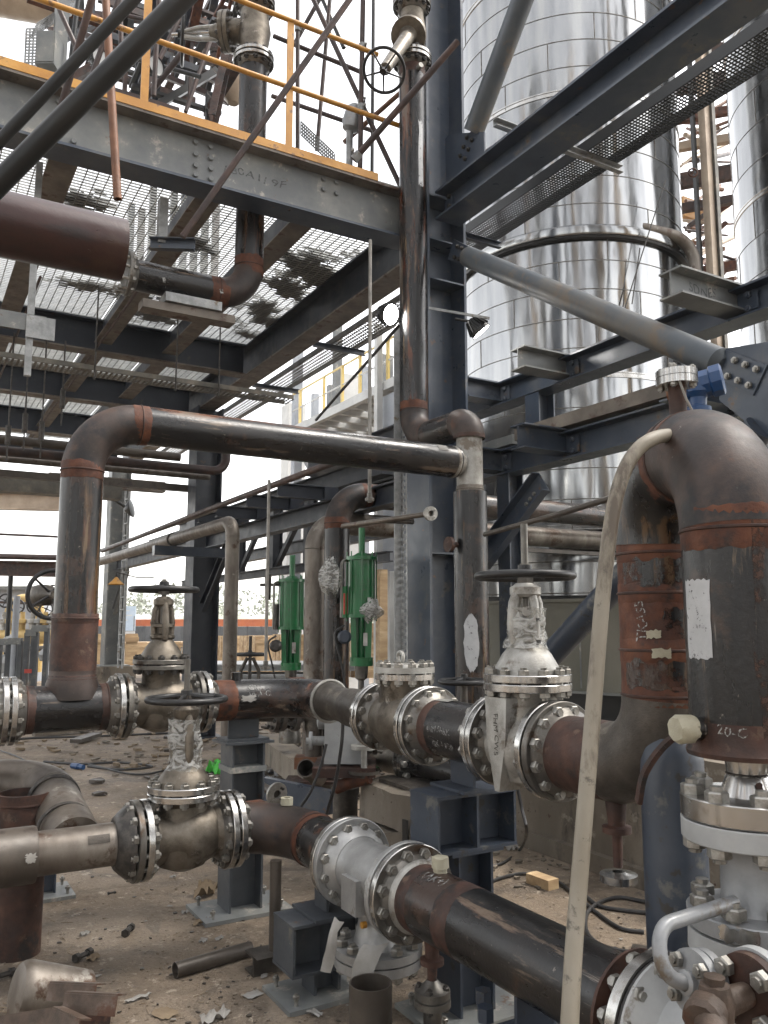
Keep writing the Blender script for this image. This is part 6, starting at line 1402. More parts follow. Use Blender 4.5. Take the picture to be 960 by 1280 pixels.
for i in range(n): q0, q1 = a + (b-a)*i/n, a + (b-a)*(i + .97)/n; m.bar(q0 + ZA*(zf1 + zf2)/2, q1 + ZA*(zf1 + zf2)/2, .04, zf2 - zf1)
m.build('panel', 'fencedark', T)
MB().bar(a + ZA*(zf2 + zf3)/2, b + ZA*(zf2 + zf3)/2, .05, zf3 - zf2 - .01).build('orange_band', 'orange', T)
m = MB()
for i in range(n + 1): q0 = a + (b-a)*i/n; m.box(q0.x - .04, q0.x + .04, q0.y + .03, q0.y + .1, 0, zf3)
m.build('posts', 'beamgrey', T)
p = PD(159, 770, 34); T = thing('yard_sign', 'small blue and white notice board far behind the back gate valve', 'sign', p)
MB().bar(p - RT*.35 - ZA*.1, p + RT*.35 - ZA*.1, .03, 1.0).build('board', 'signpale', T); MB().bar(p - RT*.35 - FW*.02 - ZA*.75, p + RT*.35 - FW*.02 - ZA*.75, .03, .26).build('white_panel', 'offwhite', T)
for s in (-1, 1): MB().cyl(V((p.x, p.y, 0)) + RT*s*.3, p + RT*s*.3, .03, seg=8).build('leg', 'galv', T)
for k, (yy, wd) in enumerate(((0, 3), (.12, 4), (.24, 2.5))): MB().bar(p - RT*.27 - FW*.02 + ZA*(.22 - yy*1.6), p - RT*.27 + RT*.54*wd/4.5 - FW*.02 + ZA*(.22 - yy*1.6), .008, .05).build('text_line', 'offwhite', T)
# far trees: a thin scrub line on the hills
def treeline():
    m = MB(); lf = MB()
    for i in range(150):
        px = random.uniform(90, 430); D = random.uniform(150, 210); p = PD(px, 775, D); h = random.uniform(1.5, 6); p.z = 2.5
        for k in range(26):
            a = random.uniform(0, 6.28); r = random.uniform(.1, 1)*h*.4; c = p + V((math.cos(a)*r, math.sin(a)*r, h*random.uniform(.2, 1.0))); s = h*.12
            lf.add([c + V([random.uniform(-s, s) for _ in range(3)]) for _ in range(3)], [(0, 1, 2)])
    return lf.one('far_trees', 'leaf', 'hazy line of far trees on the low hills at left', 'trees', kind='stuff', smooth=0)
treeline()
m = MB(); n = 60; ring = []
for i in range(n + 1):
    px = -200 + 1400*i/n; q = PD(px, 777, 260); q1 = PD(px, 777, 170); h = 3.5 + 2.5*math.sin(i*.7) + 1.5*math.sin(i*1.9 + 1)
    m.v += [V((q1.x, q1.y, -.5)), V(((q.x+q1.x)/2, (q.y+q1.y)/2, h*.7)), V((q.x, q.y, h))]
for i in range(n):
    for k in (0, 1): m.f.append([3*i + k, 3*i + k + 1, 3*i + k + 4, 3*i + k + 3])
m.one('hills', 'hill', None, None, kind='structure')
# left plant clutter: ochre header, arch, grey shed, frames, valve wheel, rack beams
p = PD(30, 780, 26)
T = thing('plant_shed', 'grey sheet clad shed behind the ochre pipes at far left', 'shed', (p.x, p.y, 0))
MB().hexa((p.x - 3, p.y, (zat(p.x, p.y, 742))/2), RT*4.2, FW*1.5, (0, 0, zat(p.x, p.y, 742)/2)).build('wall', 'hatch', T)
MB().hexa((p.x - 3, p.y, zat(p.x, p.y, 742) + .05), RT*4.4, FW*1.7, (0, 0, .05)).build('roof', 'beamgrey', T)
T = thing('pipe_arch', 'ochre painted pipe arch standing before the grey shed', 'pipe', PD(28, 800, 22))
a, b = PD(7, 840, 22), PD(46, 840, 22); zt = PD(25, 748, 22).z
MB().tube(fillet([a, V((a.x, a.y, zt)), V((b.x, b.y, zt)), b], .4, 8), .12, 16).build('pipe', 'yellowpipe', T)
for py, D, r in ((797, 18, .16), (812, 16, .05)):
    a, b = PD(-40, py, D), PD(80, py - 2, D); T = thing('header_pipe', 'ochre header pipe with small valves at far left' if r > .1 else 'thin pale header pipe under the ochre one', 'pipe', a)
    MB().cyl(a, b, r, seg=16).build('pipe', 'yellowpipe' if r > .1 else 'pipepale', T)
    if r > .1:
        for px in (4, 12, 20, 27, 40, 48, 56, 64):
            q = PD(px, py - 3, D); o = MB().lathe(q, ZA, [(0, .07), (.25, .07), (.26, .14), (.34, .14), (.35, .05), (.5, .05), (.5, 0)], 10).build('valve_body', random.choice(('castlight', 'yellowpipe', 'galv')), T)
            if px % 3: handwheel(o, q + ZA*random.uniform(.55, .95), ZA if px % 2 else FW, .14, .015, 4, 'wheel'); 
for k, (px, py, w, h, lab) in enumerate(((3, 835, 14, 70, 'leftmost'), (17, 838, 16, 76, 'second from left'), (37, 835, 14, 88, 'third from left'), (48, 832, 20, 92, 'rightmost, beside the riser'))):
    D = 13; p = PZ(px, py, .6) if 0 else PD(px, py + 12, D)
    T = thing('pipe_stand', 'small grey steel stand under the ochre header, %s' % lab, 'pipe stand', p, 'grey stands under the header')
    W = w*D/FPX/2*.8; Hh = h*D/FPX*.62
    for s in (-1, 1): MB().bar(p + RT*s*W - ZA*.5, p + RT*s*W + ZA*Hh, .07, .07, FW).build('leg', 'slate', T)
    MB().bar(p - RT*W*1.2 + ZA*Hh, p + RT*W*1.2 + ZA*Hh, .1, .1).build('crossbar', 'beamgrey', T)
    if k == 2: MB().bar(p - RT*W + ZA*.1, p + RT*W*.6 + ZA*.1, .08, .06).build('red_box', 'red', T)
m = MB()
for px, py, r in ((10, 806, .16), (22, 822, .12), (8, 830, .2), (30, 842, .15), (60, 818, .14), (14, 846, .2)):
    q = PD(px, py, 14); m.lathe(q - ZA*r, ZA, [(0, 0), (r*.4, r*.8), (r, r), (r*1.6, r*.7), (r*2, 0)], 10)
m.one('wrapped_parts', 'whitegrey', 'heap of white wrapped small parts below the ochre header', 'wrapped parts', kind='stuff', jitter=.03)
for k, (py, D, h, lab) in enumerate(((625, 20, .42, 'brown rack beam seen against the sky at left, upper one'), (709, 20, .36, 'brown rack beam at left, lower one over the ochre arch'))):
    a, b = PD(-150, py - 2, D), PD(78, py + 3, D); T = thing('rack_beam', lab, 'beam', a, 'rack beams against the sky at left')
    MB().hbeam(a, b, h, .3, .03, .02).build('beam_section', 'rustbrown' if k else 'tan', T)
    MB().cyl(a + ZA*h*.8, b + ZA*h*.8, .07, seg=10).build('pipe', 'tube', T); MB().cyl(a - ZA*.75, b - ZA*.85, .03, seg=8).build('wire_pipe', 'tube', T)
for k, (px, y0, y1, D, r, mt, lab) in enumerate(((7, 720, 830, 14, .04, 'tubedark', 'slim dark upright at far left'), (16, 745, 835, 13, .05, 'hatch', 'slim grey upright in front of the ochre arch'))):
    a, b = PD(px, y0, D), PD(px, y1, D); MB().cyl((b.x, b.y, b.z - .6), (b.x, b.y, a.z), r, seg=10).one('upright_post', mt, lab, 'post')
T = thing('rear_valve', 'black handwheel valve half hidden behind the thick left riser', 'valve', PD(64, 745, 6.4))
c = PD(66, 743, 6.4); handwheel(T, c, (FW*.8 - RT*.6), .185, .014, 5)
MB().lathe(c, (FW*.8 - RT*.6), [(-.05, 0), (-.05, .03), (.1, .04), (.15, .08), (.4, .09), (.4, 0)], 14).build('body', 'castdark', T)
T = thing('bell_lamp', 'small yellow bell shaped lamp beside the grey dusty column', 'lamp', PD(145, 727, 8))
c = PD(145, 731, 8); MB().lathe(c, ZA, [(0, .075), (.006, .078), (.02, .06), (.05, .03), (.07, .015), (.08, 0)], 20).build('bell_shade', 'yellow', T)
MB().tube([c + ZA*.07, c + ZA*.12, PD(172, 722, 8), PD(192, 722, 7.8)], .006, 6).build('arm', 'boltdark', T)
# small yoke valve behind the elbow pipe
c = PD(312, 850, 9.5); T = thing('yoke_valve', 'small dark yoke valve with flat wheel behind the black elbow pipe', 'valve', c)
z = lambda y: zat(c.x, c.y, y)
MB().cyl(c, (c.x, c.y, z(795)), .02, seg=8).build('stem', 'boltdark', T); handwheel(T, (c.x, c.y, z(818)), ZA, .17, .014, 4)
m = MB()
for s in (-1, 1): m.tube([c + RT*s*.1, V((c.x, c.y, z(838))) + RT*s*.1, V((c.x, c.y, z(822))) + RT*s*.03], .022, 8)
m.build('yoke', 'castdark', T); MB().lathe(c, -ZA, [(0, .12), (.05, .14), (.4, .1), (.4, 0)], 14).build('body', 'castdark', T)
# ---- cluster at ground level behind the elbow pipe: block, pump, white gearbox, lower flanges
XBk = 2.62
zbk = PX(447, 975, XBk).z
y0b, y1b = onY(XBk, zbk, 447).y, onY(XBk + .55, .3, 606).y
T = thing('concrete_plinth', 'chipped concrete plinth left of the blue support', 'plinth', (XBk, (y0b+y1b)/2, 0))
rough_box(XBk, XBk + .55, y1b, y0b, 0, zbk*.62, .1, .014).build('block', 'concrete', T, 25); rough_box(XBk + .02, XBk + .54, y1b, y0b - .01, zbk*.62 + .02, zbk, .1, .008).build('upper_course', 'concrete', T, 25)
MB().box(XBk - .012, XBk - .001, y0b - .62, y0b - .57, .0, zbk*.8).build('crack_slot', 'tubedark', T)
MB().box(XBk + .1, XBk + .5, y1b + .1, y0b - .1, zbk + .001, zbk + .02).build('sole_plate', 'castdark', T)
xl_ = XBk + .35; zl2 = PX(520, 952, xl_).z
ylow = lambda px: onY(xl_, zl2, px).y
T = thing('lower_valve', 'small cast flanged valve low behind the check valve on the plinth', 'valve', (xl_, ylow(500), zbk))
MB().lathe((xl_, ylow(468), zl2), -YA, [(0, .1), (.05, .085), ((ylow(468) - ylow(515))/2, .12), (ylow(468) - ylow(515) - .05, .085), (ylow(468) - ylow(515), .1)], 28).build('body', 'cast', T)
for px, s in ((468, 1), (520, -1)):
    y = ylow(px); f = MB().lathe((xl_, y, zl2), YA, [(-.045, .05), (-.045, .15), (-.004, .152), (-.002, .14), (.002, .14), (.004, .152), (.045, .15), (.045, .05)], 36).build('flange_pair', 'mach', T)
    circle_bolts(f, (xl_, y, zl2), YA, .125, 10, .024, .094)
MB().cyl((xl_, ylow(468) + .05, zl2), (xl_, ylow(468) + .55, zl2), .085).build('inlet_pipe', 'rustbrown', T); MB().cyl((xl_, ylow(520) - .05, zl2), (xl_, ylow(520) - .6, zl2), .085).build('outlet_pipe', 'blacky', T)
m = MB()
for y in (ylow(468) - .1, ylow(520) + .1): m.box(xl_ - .05, xl_ + .05, y - .03, y + .03, zbk + .02, zl2 - .1)
m.build('feet', 'green', T)
c = PD(432, 930, 5.6); T = thing('gear_pump', 'pale grey boxy gear unit under the black reducer', 'gear unit', c)
z = lambda y: zat(c.x, c.y, y)
m = MB().hexa((c.x, c.y, (z(890) + z(950))/2), RT*.13, FW*.16, (0, 0, (z(890) - z(950))/2)); m.build('casing', 'whitegrey', T, 30)
MB().hexa((c.x, c.y, z(890) + .012), RT*.11, FW*.14, (0, 0, .012)).build('cover', 'whitegrey', T)
MB().lathe(V((c.x, c.y, z(926))) - RT*.13, -RT, [(0, .03), (.09, .03), (.09, .06), (.11, .06), (.11, .02), (.13, .02), (.13, 0)], 18).build('shaft_boss', 'whitegrey', T)
MB().lathe(V((c.x, c.y, z(900))) - RT*.13, -RT, [(0, .06), (.05, .06), (.06, .03), (.06, 0)], 18).build('end_cap', 'whitegrey', T)
MB().hexa((c.x, c.y, z(955) - .02), RT*.2, FW*.22, (0, 0, .03)).build('base', 'rustbrown', T)
q = V((c.x, c.y, z(918))) + RT*.13
f = MB().lathe(q, RT, [(0, .08), (.05, .08), (.05, .13), (.08, .13), (.08, .06), (.3, .06)], 24).build('outlet_flange', 'castdark', T); circle_bolts(f, q + RT*.07, RT, .11, 8, .02, .05)
q = PD(455, 936, 5.4); f = MB().lathe(q, ZA, [(-.13, .02), (0, .02), (0, .085), (.025, .085), (.026, .03), (.06, .03), (.06, 0)], 24).one('small_handwheel', 'castlight', 'small bright flat handwheel under the black reducer', 'handwheel')
MB().lathe(q - ZA*.13, -ZA, [(0, .1), (.02, .1), (.02, .03), (.05, .03), (.05, 0)], 20).one('valve_stem', 'castdark', 'dark stem and plate under the small bright handwheel', 'valve stem')
MB().tube([PD(420, 985, 5.5), PD(438, 978, 5.45), PD(462, 972, 5.4)], .04, 14).one('rusty_bar', 'rust', 'orange rusty pipe end left of the concrete plinth', 'pipe')
c = PZ(431, 1085, 0); T = thing('bollard', 'short dark pipe bollard with cap left of the concrete plinth', 'bollard', c); z = lambda y: zat(c.x, c.y, y)
MB().lathe(c, ZA, [(0, 0), (0, .085), (z(992), .085), (z(992), .095), (z(984), .095), (z(984), .03), (z(965), .03), (z(965), 0)], 24).build('pipe', 'castdark', T)
# pipe and flanges behind, between the supports
c = PZ(391, 1012, 0); T = thing('brown_post_pipe', 'upright brown pipe with orange collar behind the front bend', 'pipe', c); z = lambda y: zat(c.x, c.y, y)
MB().cyl(c, (c.x, c.y, z(902)), .075, seg=24).build('pipe', 'pipebrown', T)
MB().hexa((c.x, c.y, z(952)), RT*.16, FW*.1, (0, 0, .05)).build('orange_collar', 'tubeorange', T)
MB().hexa((c.x, c.y, z(975)), RT*.24, FW*.16, (0, 0, .012)).build('plate', 'rustbrown', T)
MB().tube(fillet([V((c.x, c.y, z(912))), V((c.x, c.y, z(890))), V((c.x, c.y, z(890))) - RT*.5], .08, 6), .085, 20).build('elbow', 'castdark', T)
for dx in (.18, .30, .36):
    q = V((c.x, c.y, z(893))) - RT*dx; f = MB().lathe(q, -RT - FW*.5, [(-.02, .05), (-.02, .15), (.02, .15), (.02, .05)], 30).build('flange', 'machdark', T); circle_bolts(f, q, -RT - FW*.5, .12, 8, .02, .05, 'boltdark')
MB().bar(PD(330, 985, 7.1), PD(415, 1003, 6.7), .06, .18).one('ground_channel', 'beam', 'dark steel channel lying on the ground between the supports', 'channel')
q = PD(345, 992, 6.3); T = thing('flanged_stub', 'small pipe lying with a round drilled flange towards the camera', 'pipe', q)
d = (RT*.6 - FW*.75 - ZA*.1).normalized(); MB().cyl(q - d*.5, q, .032, seg=14).build('pipe', 'pipebrown', T); f = MB().lathe(q, d, [(0, .03), (0, .085), (.02, .085), (.02, .03), (.0, .03)], 20).build('flange', 'castlight', T)
for i in range(4): stud(f, q + RT*.055*math.cos(i*1.57 + .8) + ZA*.055*math.sin(i*1.57 + .8) + d*.012, d, .012, .02, 'boltdark')
MB().openpipe(PD(398, 972, 7.4), PD(382, 960, 7.0), .075, .01, .3, 24).one('lying_pipe', 'pipebrown', 'pale open pipe lying behind the brown upright pipe', 'pipe')
MB().bar(PD(332, 930, 9.5), PD(396, 975, 7.6), .25, .22).one('low_kerb', 'concrete', 'low broken concrete kerb behind the dark H support', 'kerb')
# top left, above the deck: big tan vessel, perforated tray bend, grey box
a, b = PD(-60, -22, 9.5), PD(84, 2, 9.2); T = thing('tan_vessel', 'big tan clad vessel above the deck in the top left corner', 'vessel', a); MB().cyl(a, b, .3, seg=32).build('shell', 'tan', T); MB().lathe(b, (b-a), [(0, .31), (.02, .31), (.02, .28), (.05, .2), (.06, 0)], 32).build('end_cap', 'tubedark', T)
MB().cyl(PD(-60, 76, 8.8), PD(34, 92, 8.6), .11, seg=20).one('tan_pipe', 'tan', 'tan clad pipe below the vessel at top left', 'pipe')
T = thing('tray_bend', 'galvanised perforated tray bending up beside the grey box at top left', 'cable tray', PD(45, 60, 7.5))
def perf_sheet(p0, p1, w, ax_, mat, T):
    p0, p1 = V(p0), V(p1); d = (p1-p0).normalized(); L = (p1-p0).length; ax_ = V(ax_).normalized(); nn = d.cross(ax_).normalized(); m = MB(); n = int(L/.03)
    for i in range(n + 1): m.hexa(p0 + d*L*i/n, d*.009, ax_*w/2, nn*.001)
    for k in range(int(w/.03) + 1): m.hexa((p0+p1)/2 + ax_*(w*k/int(w/.03) - w/2) + nn*.0021, d*L/2, ax_*.009, nn*.001)
    return m.build('perforated_sheet', mat, T, 0)
perf_sheet(PD(40, 82, 7.2), PD(42, 36, 7.2), .14, RT, 'galv', T); perf_sheet(PD(42, 38, 7.2), PD(78, 16, 7.6), .16, ZA*.9 + RT*.3, 'galv', T); perf_sheet(PD(78, 20, 7.6), PD(100, -20, 7.8), .16, RT, 'galv', T)
p = PD(62, 68, 6.9); T = thing('grey_box', 'plain grey equipment box on the deck at top left', 'box', p); MB().hexa(p, RT*.085, FW*.1, ZA*.16).build('casing', 'beamgrey', T); MB().hexa(p - FW*.104, RT*.075, FW*.003, ZA*.145).build('door', 'beamgrey', T)
p = PD(76, 40, 7.4); MB().box(p.x - .06, p.x + .06, p.y - .06, p.y + .06, ZT + .03, p.z + .8).one('deck_post', 'beamgrey', 'grey post behind the grey equipment box', 'post')
for k, (px, py, D, lab) in enumerate(((195, 82, 6.9, 'dark round lamp housing behind the first yellow post'), (125, 72, 7.0, 'dark round lamp housing between the rusty tubes at top left'))):
    flood(PD(px, py, D), (RT*.8 - FW*.6 - ZA*.1), .085, lab, False)
T = thing('rusty_rack', 'dense rusty steelwork rack above the deck at top left', 'rack', PD(230, 100, 9.5))
for k in range(95):
    a = PD(random.uniform(100, 290), random.uniform(0, 128), random.uniform(8.3, 11)); d = random.choice((XA, YA, ZA, (XA + ZA).normalized(), (YA - ZA).normalized()))
    L = random.uniform(.3, 1.2); MB().bar(a - d*L/2, a + d*L/2, random.choice((.04, .07, .1)), random.choice((.04, .08))).build('member', random.choice(('tube', 'rustbrown', 'tubedark', 'rust', 'deckbeam')), T)
for k in range(9):
    p = PD(170 + k*13, 128, 9); MB().bar((p.x, p.y, ZT + .02), (p.x, p.y, ZT + random.uniform(.9, 2.6)), .07, .07, XA).build('upright', random.choice(('tube', 'tubedark', 'beam')), T)
for k in range(5):
    a = PD(60, 10 + k*6, 10.5); b = PD(285, 40 + k*22, 9.6); MB().bar(a, b, .08, .06).build('ledger', random.choice(('tube', 'rustbrown')), T)
a, b = PD(282, 60, 8.2), PD(262, 150, 8.0); T = thing('lattice_post', 'pale brown lattice channel leaning beside the weathered valve at top left', 'post', b); MB().chan(a, b, .16, .07, .008, FW).build('channel', 'rustbrown', T)
m = MB(); d = (b-a)
for k in range(6): m.bar(a + d*k/6 - RT*.07 - FW*.04, a + d*(k + 1)/6 + RT*.07 - FW*.04, .02, .008)
m.build('lacing', 'pipepale', T)
c = PD(292, 110, 9); MB().lathe(c - ZA*.2, ZA, [(0, 0), (.0, .06), (.12, .16), (.4, .17), (.45, .06), (.45, 0)], 16).one('dome_cap', 'tan', 'tan domed cap behind the weathered valve at top left', 'cap')
p0, p1 = PD(376, 160, 6.6), PD(418, 200, 6.4); T = thing('perforated_scrap', 'perforated grey strip standing on the deck behind the toe plate', 'strip'  , p1); perf_sheet(p0, p1, .12, ZA, 'beamgrey', T)
p = PD(437, 152, 6.7); T = thing('deck_lamp', 'grey lantern shaped lamp on a short stem behind the rails', 'lamp', p)
MB().lathe(p - ZA*.1, ZA + RT*.2, [(0, .02), (.03, .07), (.1, .085), (.22, .075), (.26, .04), (.26, 0)], 14).build('housing', 'castgrey', T); MB().cyl((p.x, p.y, ZT), p - ZA*.08, .03, seg=10).build('stem', 'galv', T)

# ================================================================== unseen columns added around the camera to streak tank reflections and block light
for k, (az, d, w_, h, mt, lab) in enumerate(((-150, 15, 2.2, 26, 'hatch', 'pale grey column added far behind the viewer for tank reflections'), (-168, 13, 1.2, 24, 'tubedark', 'slim dark column added behind the viewer for tank reflections'), (178, 16, 2.4, 27, 'tan', 'tan clad column added straight behind the viewer for tank reflections'), (163, 12, 1.0, 22, 'rustbrown', 'slim rusty column added behind the viewer for tank reflections'), (150, 15, 1.6, 26, 'tubedark', 'dark column added behind and right of the viewer for tank reflections'), (138, 13, 2.4, 23, 'tan', 'tan column added behind and right of the viewer for tank reflections'), (122, 13, 1.2, 25, 'beam', 'blue grey column added right of the viewer for tank reflections'), (106, 15, 2.2, 24, 'wood', 'ochre column added far right of the viewer for tank reflections'), (92, 17, 1.6, 26, 'tubedark', 'dark column added at far right for tank reflections'), (-135, 13, 1.6, 24, 'tan', 'tan column added behind and left of the viewer for tank reflections'), (-118, 16, 2.2, 25, 'tubedark', 'dark column added left of the viewer for tank reflections'), (-100, 15, 1.8, 22, 'tan', 'tan column added at far left for tank reflections'))):
    c = RT*math.sin(rad(az))*d + FW*math.cos(rad(az))*d; T = thing('added_column', lab, 'added column', c, 'added reflection columns around the viewer')
    MB().cyl(c, c + ZA*h, w_/2, seg=24).build('shell', mt, T)
    for j in range(int(h/4)): MB().lathe(c + ZA*(j*4 + 2.6), ZA, [(0, w_/2), (0, w_/2 + .5), (.12, w_/2 + .5), (.12, w_/2)], 16).build('landing', 'traymetal', T)
# ================================================================== ground and clutter
m = MB(); S = 320
m.add([(-S, -S, 0), (S, -S, 0), (S, S, 0), (-S, S, 0)], [(0, 1, 2, 3)])
o = m.one('ground', 'ground', None, None, kind='structure', smooth=0); o.location.z = 0
def litter(n, fn, name, mat, lab, jit=0):
    m = MB()
    for i in range(n):
        p, s = fn(); a = random.uniform(0, 6.28); u = V((math.cos(a), math.sin(a), 0)); w = V((-u.y, u.x, 0)); e = random.uniform(.3, 1)
        k = random.randint(4, 6); ph = [2*math.pi*(j + random.uniform(-.3, .3))/k for j in range(k)]
        pl = [p + u*s*math.cos(t)*random.uniform(.7, 1.1) + w*s*e*math.sin(t) + ZA*random.uniform(.002, s*.3) for t in ph]
        m.prism(pl, (0, 0, s*random.uniform(.1, .5)))
    return m.one(name, mat, lab, 'debris', kind='stuff', smooth=0)
def gp(px0, px1, py0, py1): return PZ(random.uniform(px0, px1), random.uniform(py0, py1), 0)
def vis(): # even in the picture
    return gp(0, 800, 930, 1280)
litter(1500, lambda: (vis(), random.uniform(.003, .011)), 'gravel_crumbs', 'ground', 'small crumbs of stone scattered over the dirt')
litter(420, lambda: (vis(), random.uniform(.004, .016)), 'dark_crumbs', 'pipebrown', 'dark crumbs and slag on the dirt')
litter(220, lambda: (gp(300, 460, 905, 1000), random.uniform(.03, .12)), 'rubble', 'concrete', 'broken rubble on the ground behind the supports')
litter(160, lambda: (gp(300, 460, 905, 1000), random.uniform(.03, .1)), 'dark_rubble', 'pipebrown', 'dark rubble and scrap behind the supports')
litter(90, lambda: (gp(600, 830, 1050, 1110), random.uniform(.008, .035)), 'wall_rubble', 'concrete', 'crumbs along the foot of the foundation wall')
litter(110, lambda: (gp(20, 330, 898, 965), random.uniform(.02, .09)), 'site_rubbish', 'card', 'brown offcuts and boards strewn under the back pipe run')
litter(70, lambda: (gp(60, 330, 898, 970), random.uniform(.02, .08)), 'pale_rubbish', 'concrete', 'pale offcuts and bits strewn under the back pipe run')
litter(60, lambda: (gp(120, 640, 905, 1000), random.uniform(.03, .10)), 'dark_rubbish', 'pipebrown', 'dark scrap strewn on the dirt behind the front run')
m = MB()
for i in range(230):
    p = vis(); a = random.uniform(0, 6.28); L = random.uniform(.015, .07); d = V((math.cos(a), math.sin(a), random.uniform(-.05, .05))); m.bar(p + ZA*.005 - d*L/2, p + ZA*.005 + d*L/2, .0028, .002)
m.one('straw_litter', 'card', 'thin straws and twigs strewn on the dirt', 'debris', kind='stuff', smooth=0)
def scrap(px, py, w, h, a, mat, lab, lift=.02, name='paper_scrap', cat='paper', grp='paper and card scraps on the dirt', n=7):
    if name == 'paper_scrap': w *= .75; h *= .75; lift *= .7
    p = PZ(px, py, 0); u = V((math.cos(a), math.sin(a), 0)); v = V((-u.y, u.x, 0)); m = MB(); k = n
    ph = random.uniform(0, 9)
    for i in range(k + 1):
        for j in range(k + 1):
            x, y = (i/k - .5), (j/k - .5); rg = .12
            ex = random.uniform(-rg, rg)/k*2 if i in (0, k) or j in (0, k) else 0
            m.v.append(p + u*(x + ex)*w + v*(y + ex)*h + ZA*(.006 + lift*(.5 + .5*math.sin(ph + i*1.7 + j*.9)) * random.uniform(.5, 1)))
    for i in range(k):
        for j in range(k):
            if (i in (0, k-1) and j in (0, k-1) and random.random() < .6): continue
            m.f.append([i*(k+1) + j, (i+1)*(k+1) + j, (i+1)*(k+1) + j + 1, i*(k+1) + j + 1])
    return m.one(name, mat, lab, cat, grp, smooth=60)
for px, py, w, h, a, mt, lf, lab in (
    (106, 1169, .07, .05, .5, 'paper', .02, 'white paper scrap in the middle of the bare dirt at left'),
    (316, 1245, .11, .08, .3, 'paper', .006, 'flat white paper sheet near the bottom edge, left of the open stub'),
    (117, 1199, .1, .07, .8, 'card', .02, 'tan scrap beside the black bolt at left'),
    (206, 1268, .12, .14, .5, 'card', .006, 'flat cardboard piece at the bottom edge'),
    (268, 1275, .16, .08, .2, 'paper', .05, 'crumpled paper at the bottom edge right of the cardboard'),
    (252, 1155, .14, .06, .1, 'card', .03, 'long torn scrap below the dark H support plate'),
    (257, 1118, .26, .16, .9, 'card', .10, 'crumpled brown cardboard leaning at the dark H support plate'),
    (231, 1142, .06, .04, .2, 'paper', .02, 'pale scrap right of the middle dirt patch'),
    (254, 1178, .07, .05, .9, 'paper', .02, 'pale scrap above the fallen rusty pipe'),
    (274, 1175, .07, .04, .4, 'paper', .02, 'thin pale scrap left of the prop foot'),
    (216, 1097, .06, .04, .3, 'paper', .015, 'pale scrap under the front left gate valve'),
    (210, 1084, .5, .05, -.2, 'paper', .02, 'white strip of film under the front left gate valve'),
    (290, 1072, .25, .05, .3, 'paper', .01, 'white strip beside the dark H support'),
    (172, 1250, .16, .03, .2, 'paper', .02, 'thin pale sliver beside the cardboard'),
    (505, 1205, .4, .2, .4, 'card', .06, 'crumpled brown paper under the silver strainer'),
    (390, 1268, .05, .13, .5, 'paper', .02, 'curved grey strip left of the open stub'),
    (640, 1062, .16, .09, .4, 'paper', .05, 'torn pale rag by the blue support'),
    (607, 1063, .14, .06, .4, 'card', .04, 'tan rag behind the blue support'),
    (60, 935, .3, .04, .1, 'paper', .01, 'pale speck line at left behind the loop pipe'),
    (185, 908, .5, .2, .3, 'paper', .10, 'white heap of paper under the back gate valve'),
    (260, 925, .4, .1, .3, 'card', .03, 'tan boards behind the front left valve wheel'),
    (330, 1222, .06, .04, 1, 'paper', .01, 'tiny pale scrap near the rod stub'),
    (150, 1072, .05, .03, .3, 'paper', .01, 'tiny pale scrap under the bare pipe')):
    scrap(px, py, w, h, a, mt, lab, lf)
scrap(275, 966, .28, .2, .5, 'greenbag', 'bright green plastic bag left of the dark H support', .16, 'plastic_bag', 'bag', None, 9)
m = MB()
for i in range(80):
    p = vis(); s_ = random.uniform(.006, .02); k = random.randint(4, 6); ph = random.uniform(0, 6)
    m.prism([p + V((s_*math.cos(ph + 6.28*j/k)*random.uniform(.5, 1.2), s_*.6*math.sin(ph + 6.28*j/k)*random.uniform(.5, 1.2), random.uniform(.003, .012))) for j in range(k)], (0, 0, .0015))
m.one('paper_bits', 'paper', 'tiny paper and plastic bits strewn on the dirt', 'debris', kind='stuff', smooth=0)
# fallen rusty pipe
a, b = PZ(219, 1213, .035), PZ(313, 1186, .035)
MB().openpipe(b, a, .035, .005, .4, 20).one('fallen_pipe', 'pipebrown', 'short rusty pipe lying on the dirt left of the prop', 'pipe')
# bucket-like cut pipe at lower left with angle irons
a, b = PZ(36, 1240, .12), PZ(92, 1240, .075)
T = thing('cut_pipe', 'grey cut pipe shell lying on its side at lower left', 'pipe', a); d = (b-a).normalized()
b = a + d*.24; m = MB().lathe(a - d*.05, d, [(-.012, 0), (-.010, .07), (0, .106), (.018, .119), (.05, .121), (.30, .085), (.30, .079), (.08, .108), (.06, 0)], 36).build('shell', 'pipepale', T)
for k, (p0, p1, D0, D1, h_, w_, lab) in enumerate((((60, 1240), (119, 1243), 3.42, 3.36, .06, .06, 'rusty angle iron on top of the scrap pile, farther one'), ((79, 1254), (145, 1258), 3.26, 3.20, .065, .06, 'rusty angle iron on the scrap pile, nearer one at the right'), ((-12, 1283), (84, 1268), 3.4, 3.3, .05, .05, 'rusty angle iron along the bottom left edge'), ((62, 1272), (96, 1288), 3.2, 3.1, .06, .05, 'short rusty angle iron at the bottom of the scrap pile'))):
    a, b = PD(*p0, D0), PD(*p1, D1); d = (b - a).normalized(); bk = (FW - d*FW.dot(d)).normalized(); up = (ZA*.94 + bk*.34).normalized(); up = (up - d*up.dot(d)).normalized(); bk = up.cross(d); bk = bk if bk.dot(FW) > 0 else -bk
    c = (a + b)/2; L = (b - a).length/2
    MB().hexa(c, d*L, bk*.003, up*h_/2).hexa(c + up*(h_/2 + .0032) + bk*w_/2, d*L, bk*w_/2, up*.003).one('angle_iron', 'fitting', lab, 'angle iron', 'rusty angle irons at lower left')
MB().bar(PZ(88, 1276, .03), PZ(135, 1268, .02), .09, .07).one('scrap_block', 'rustbrown', 'rusty block under the angle irons at lower left', 'block')
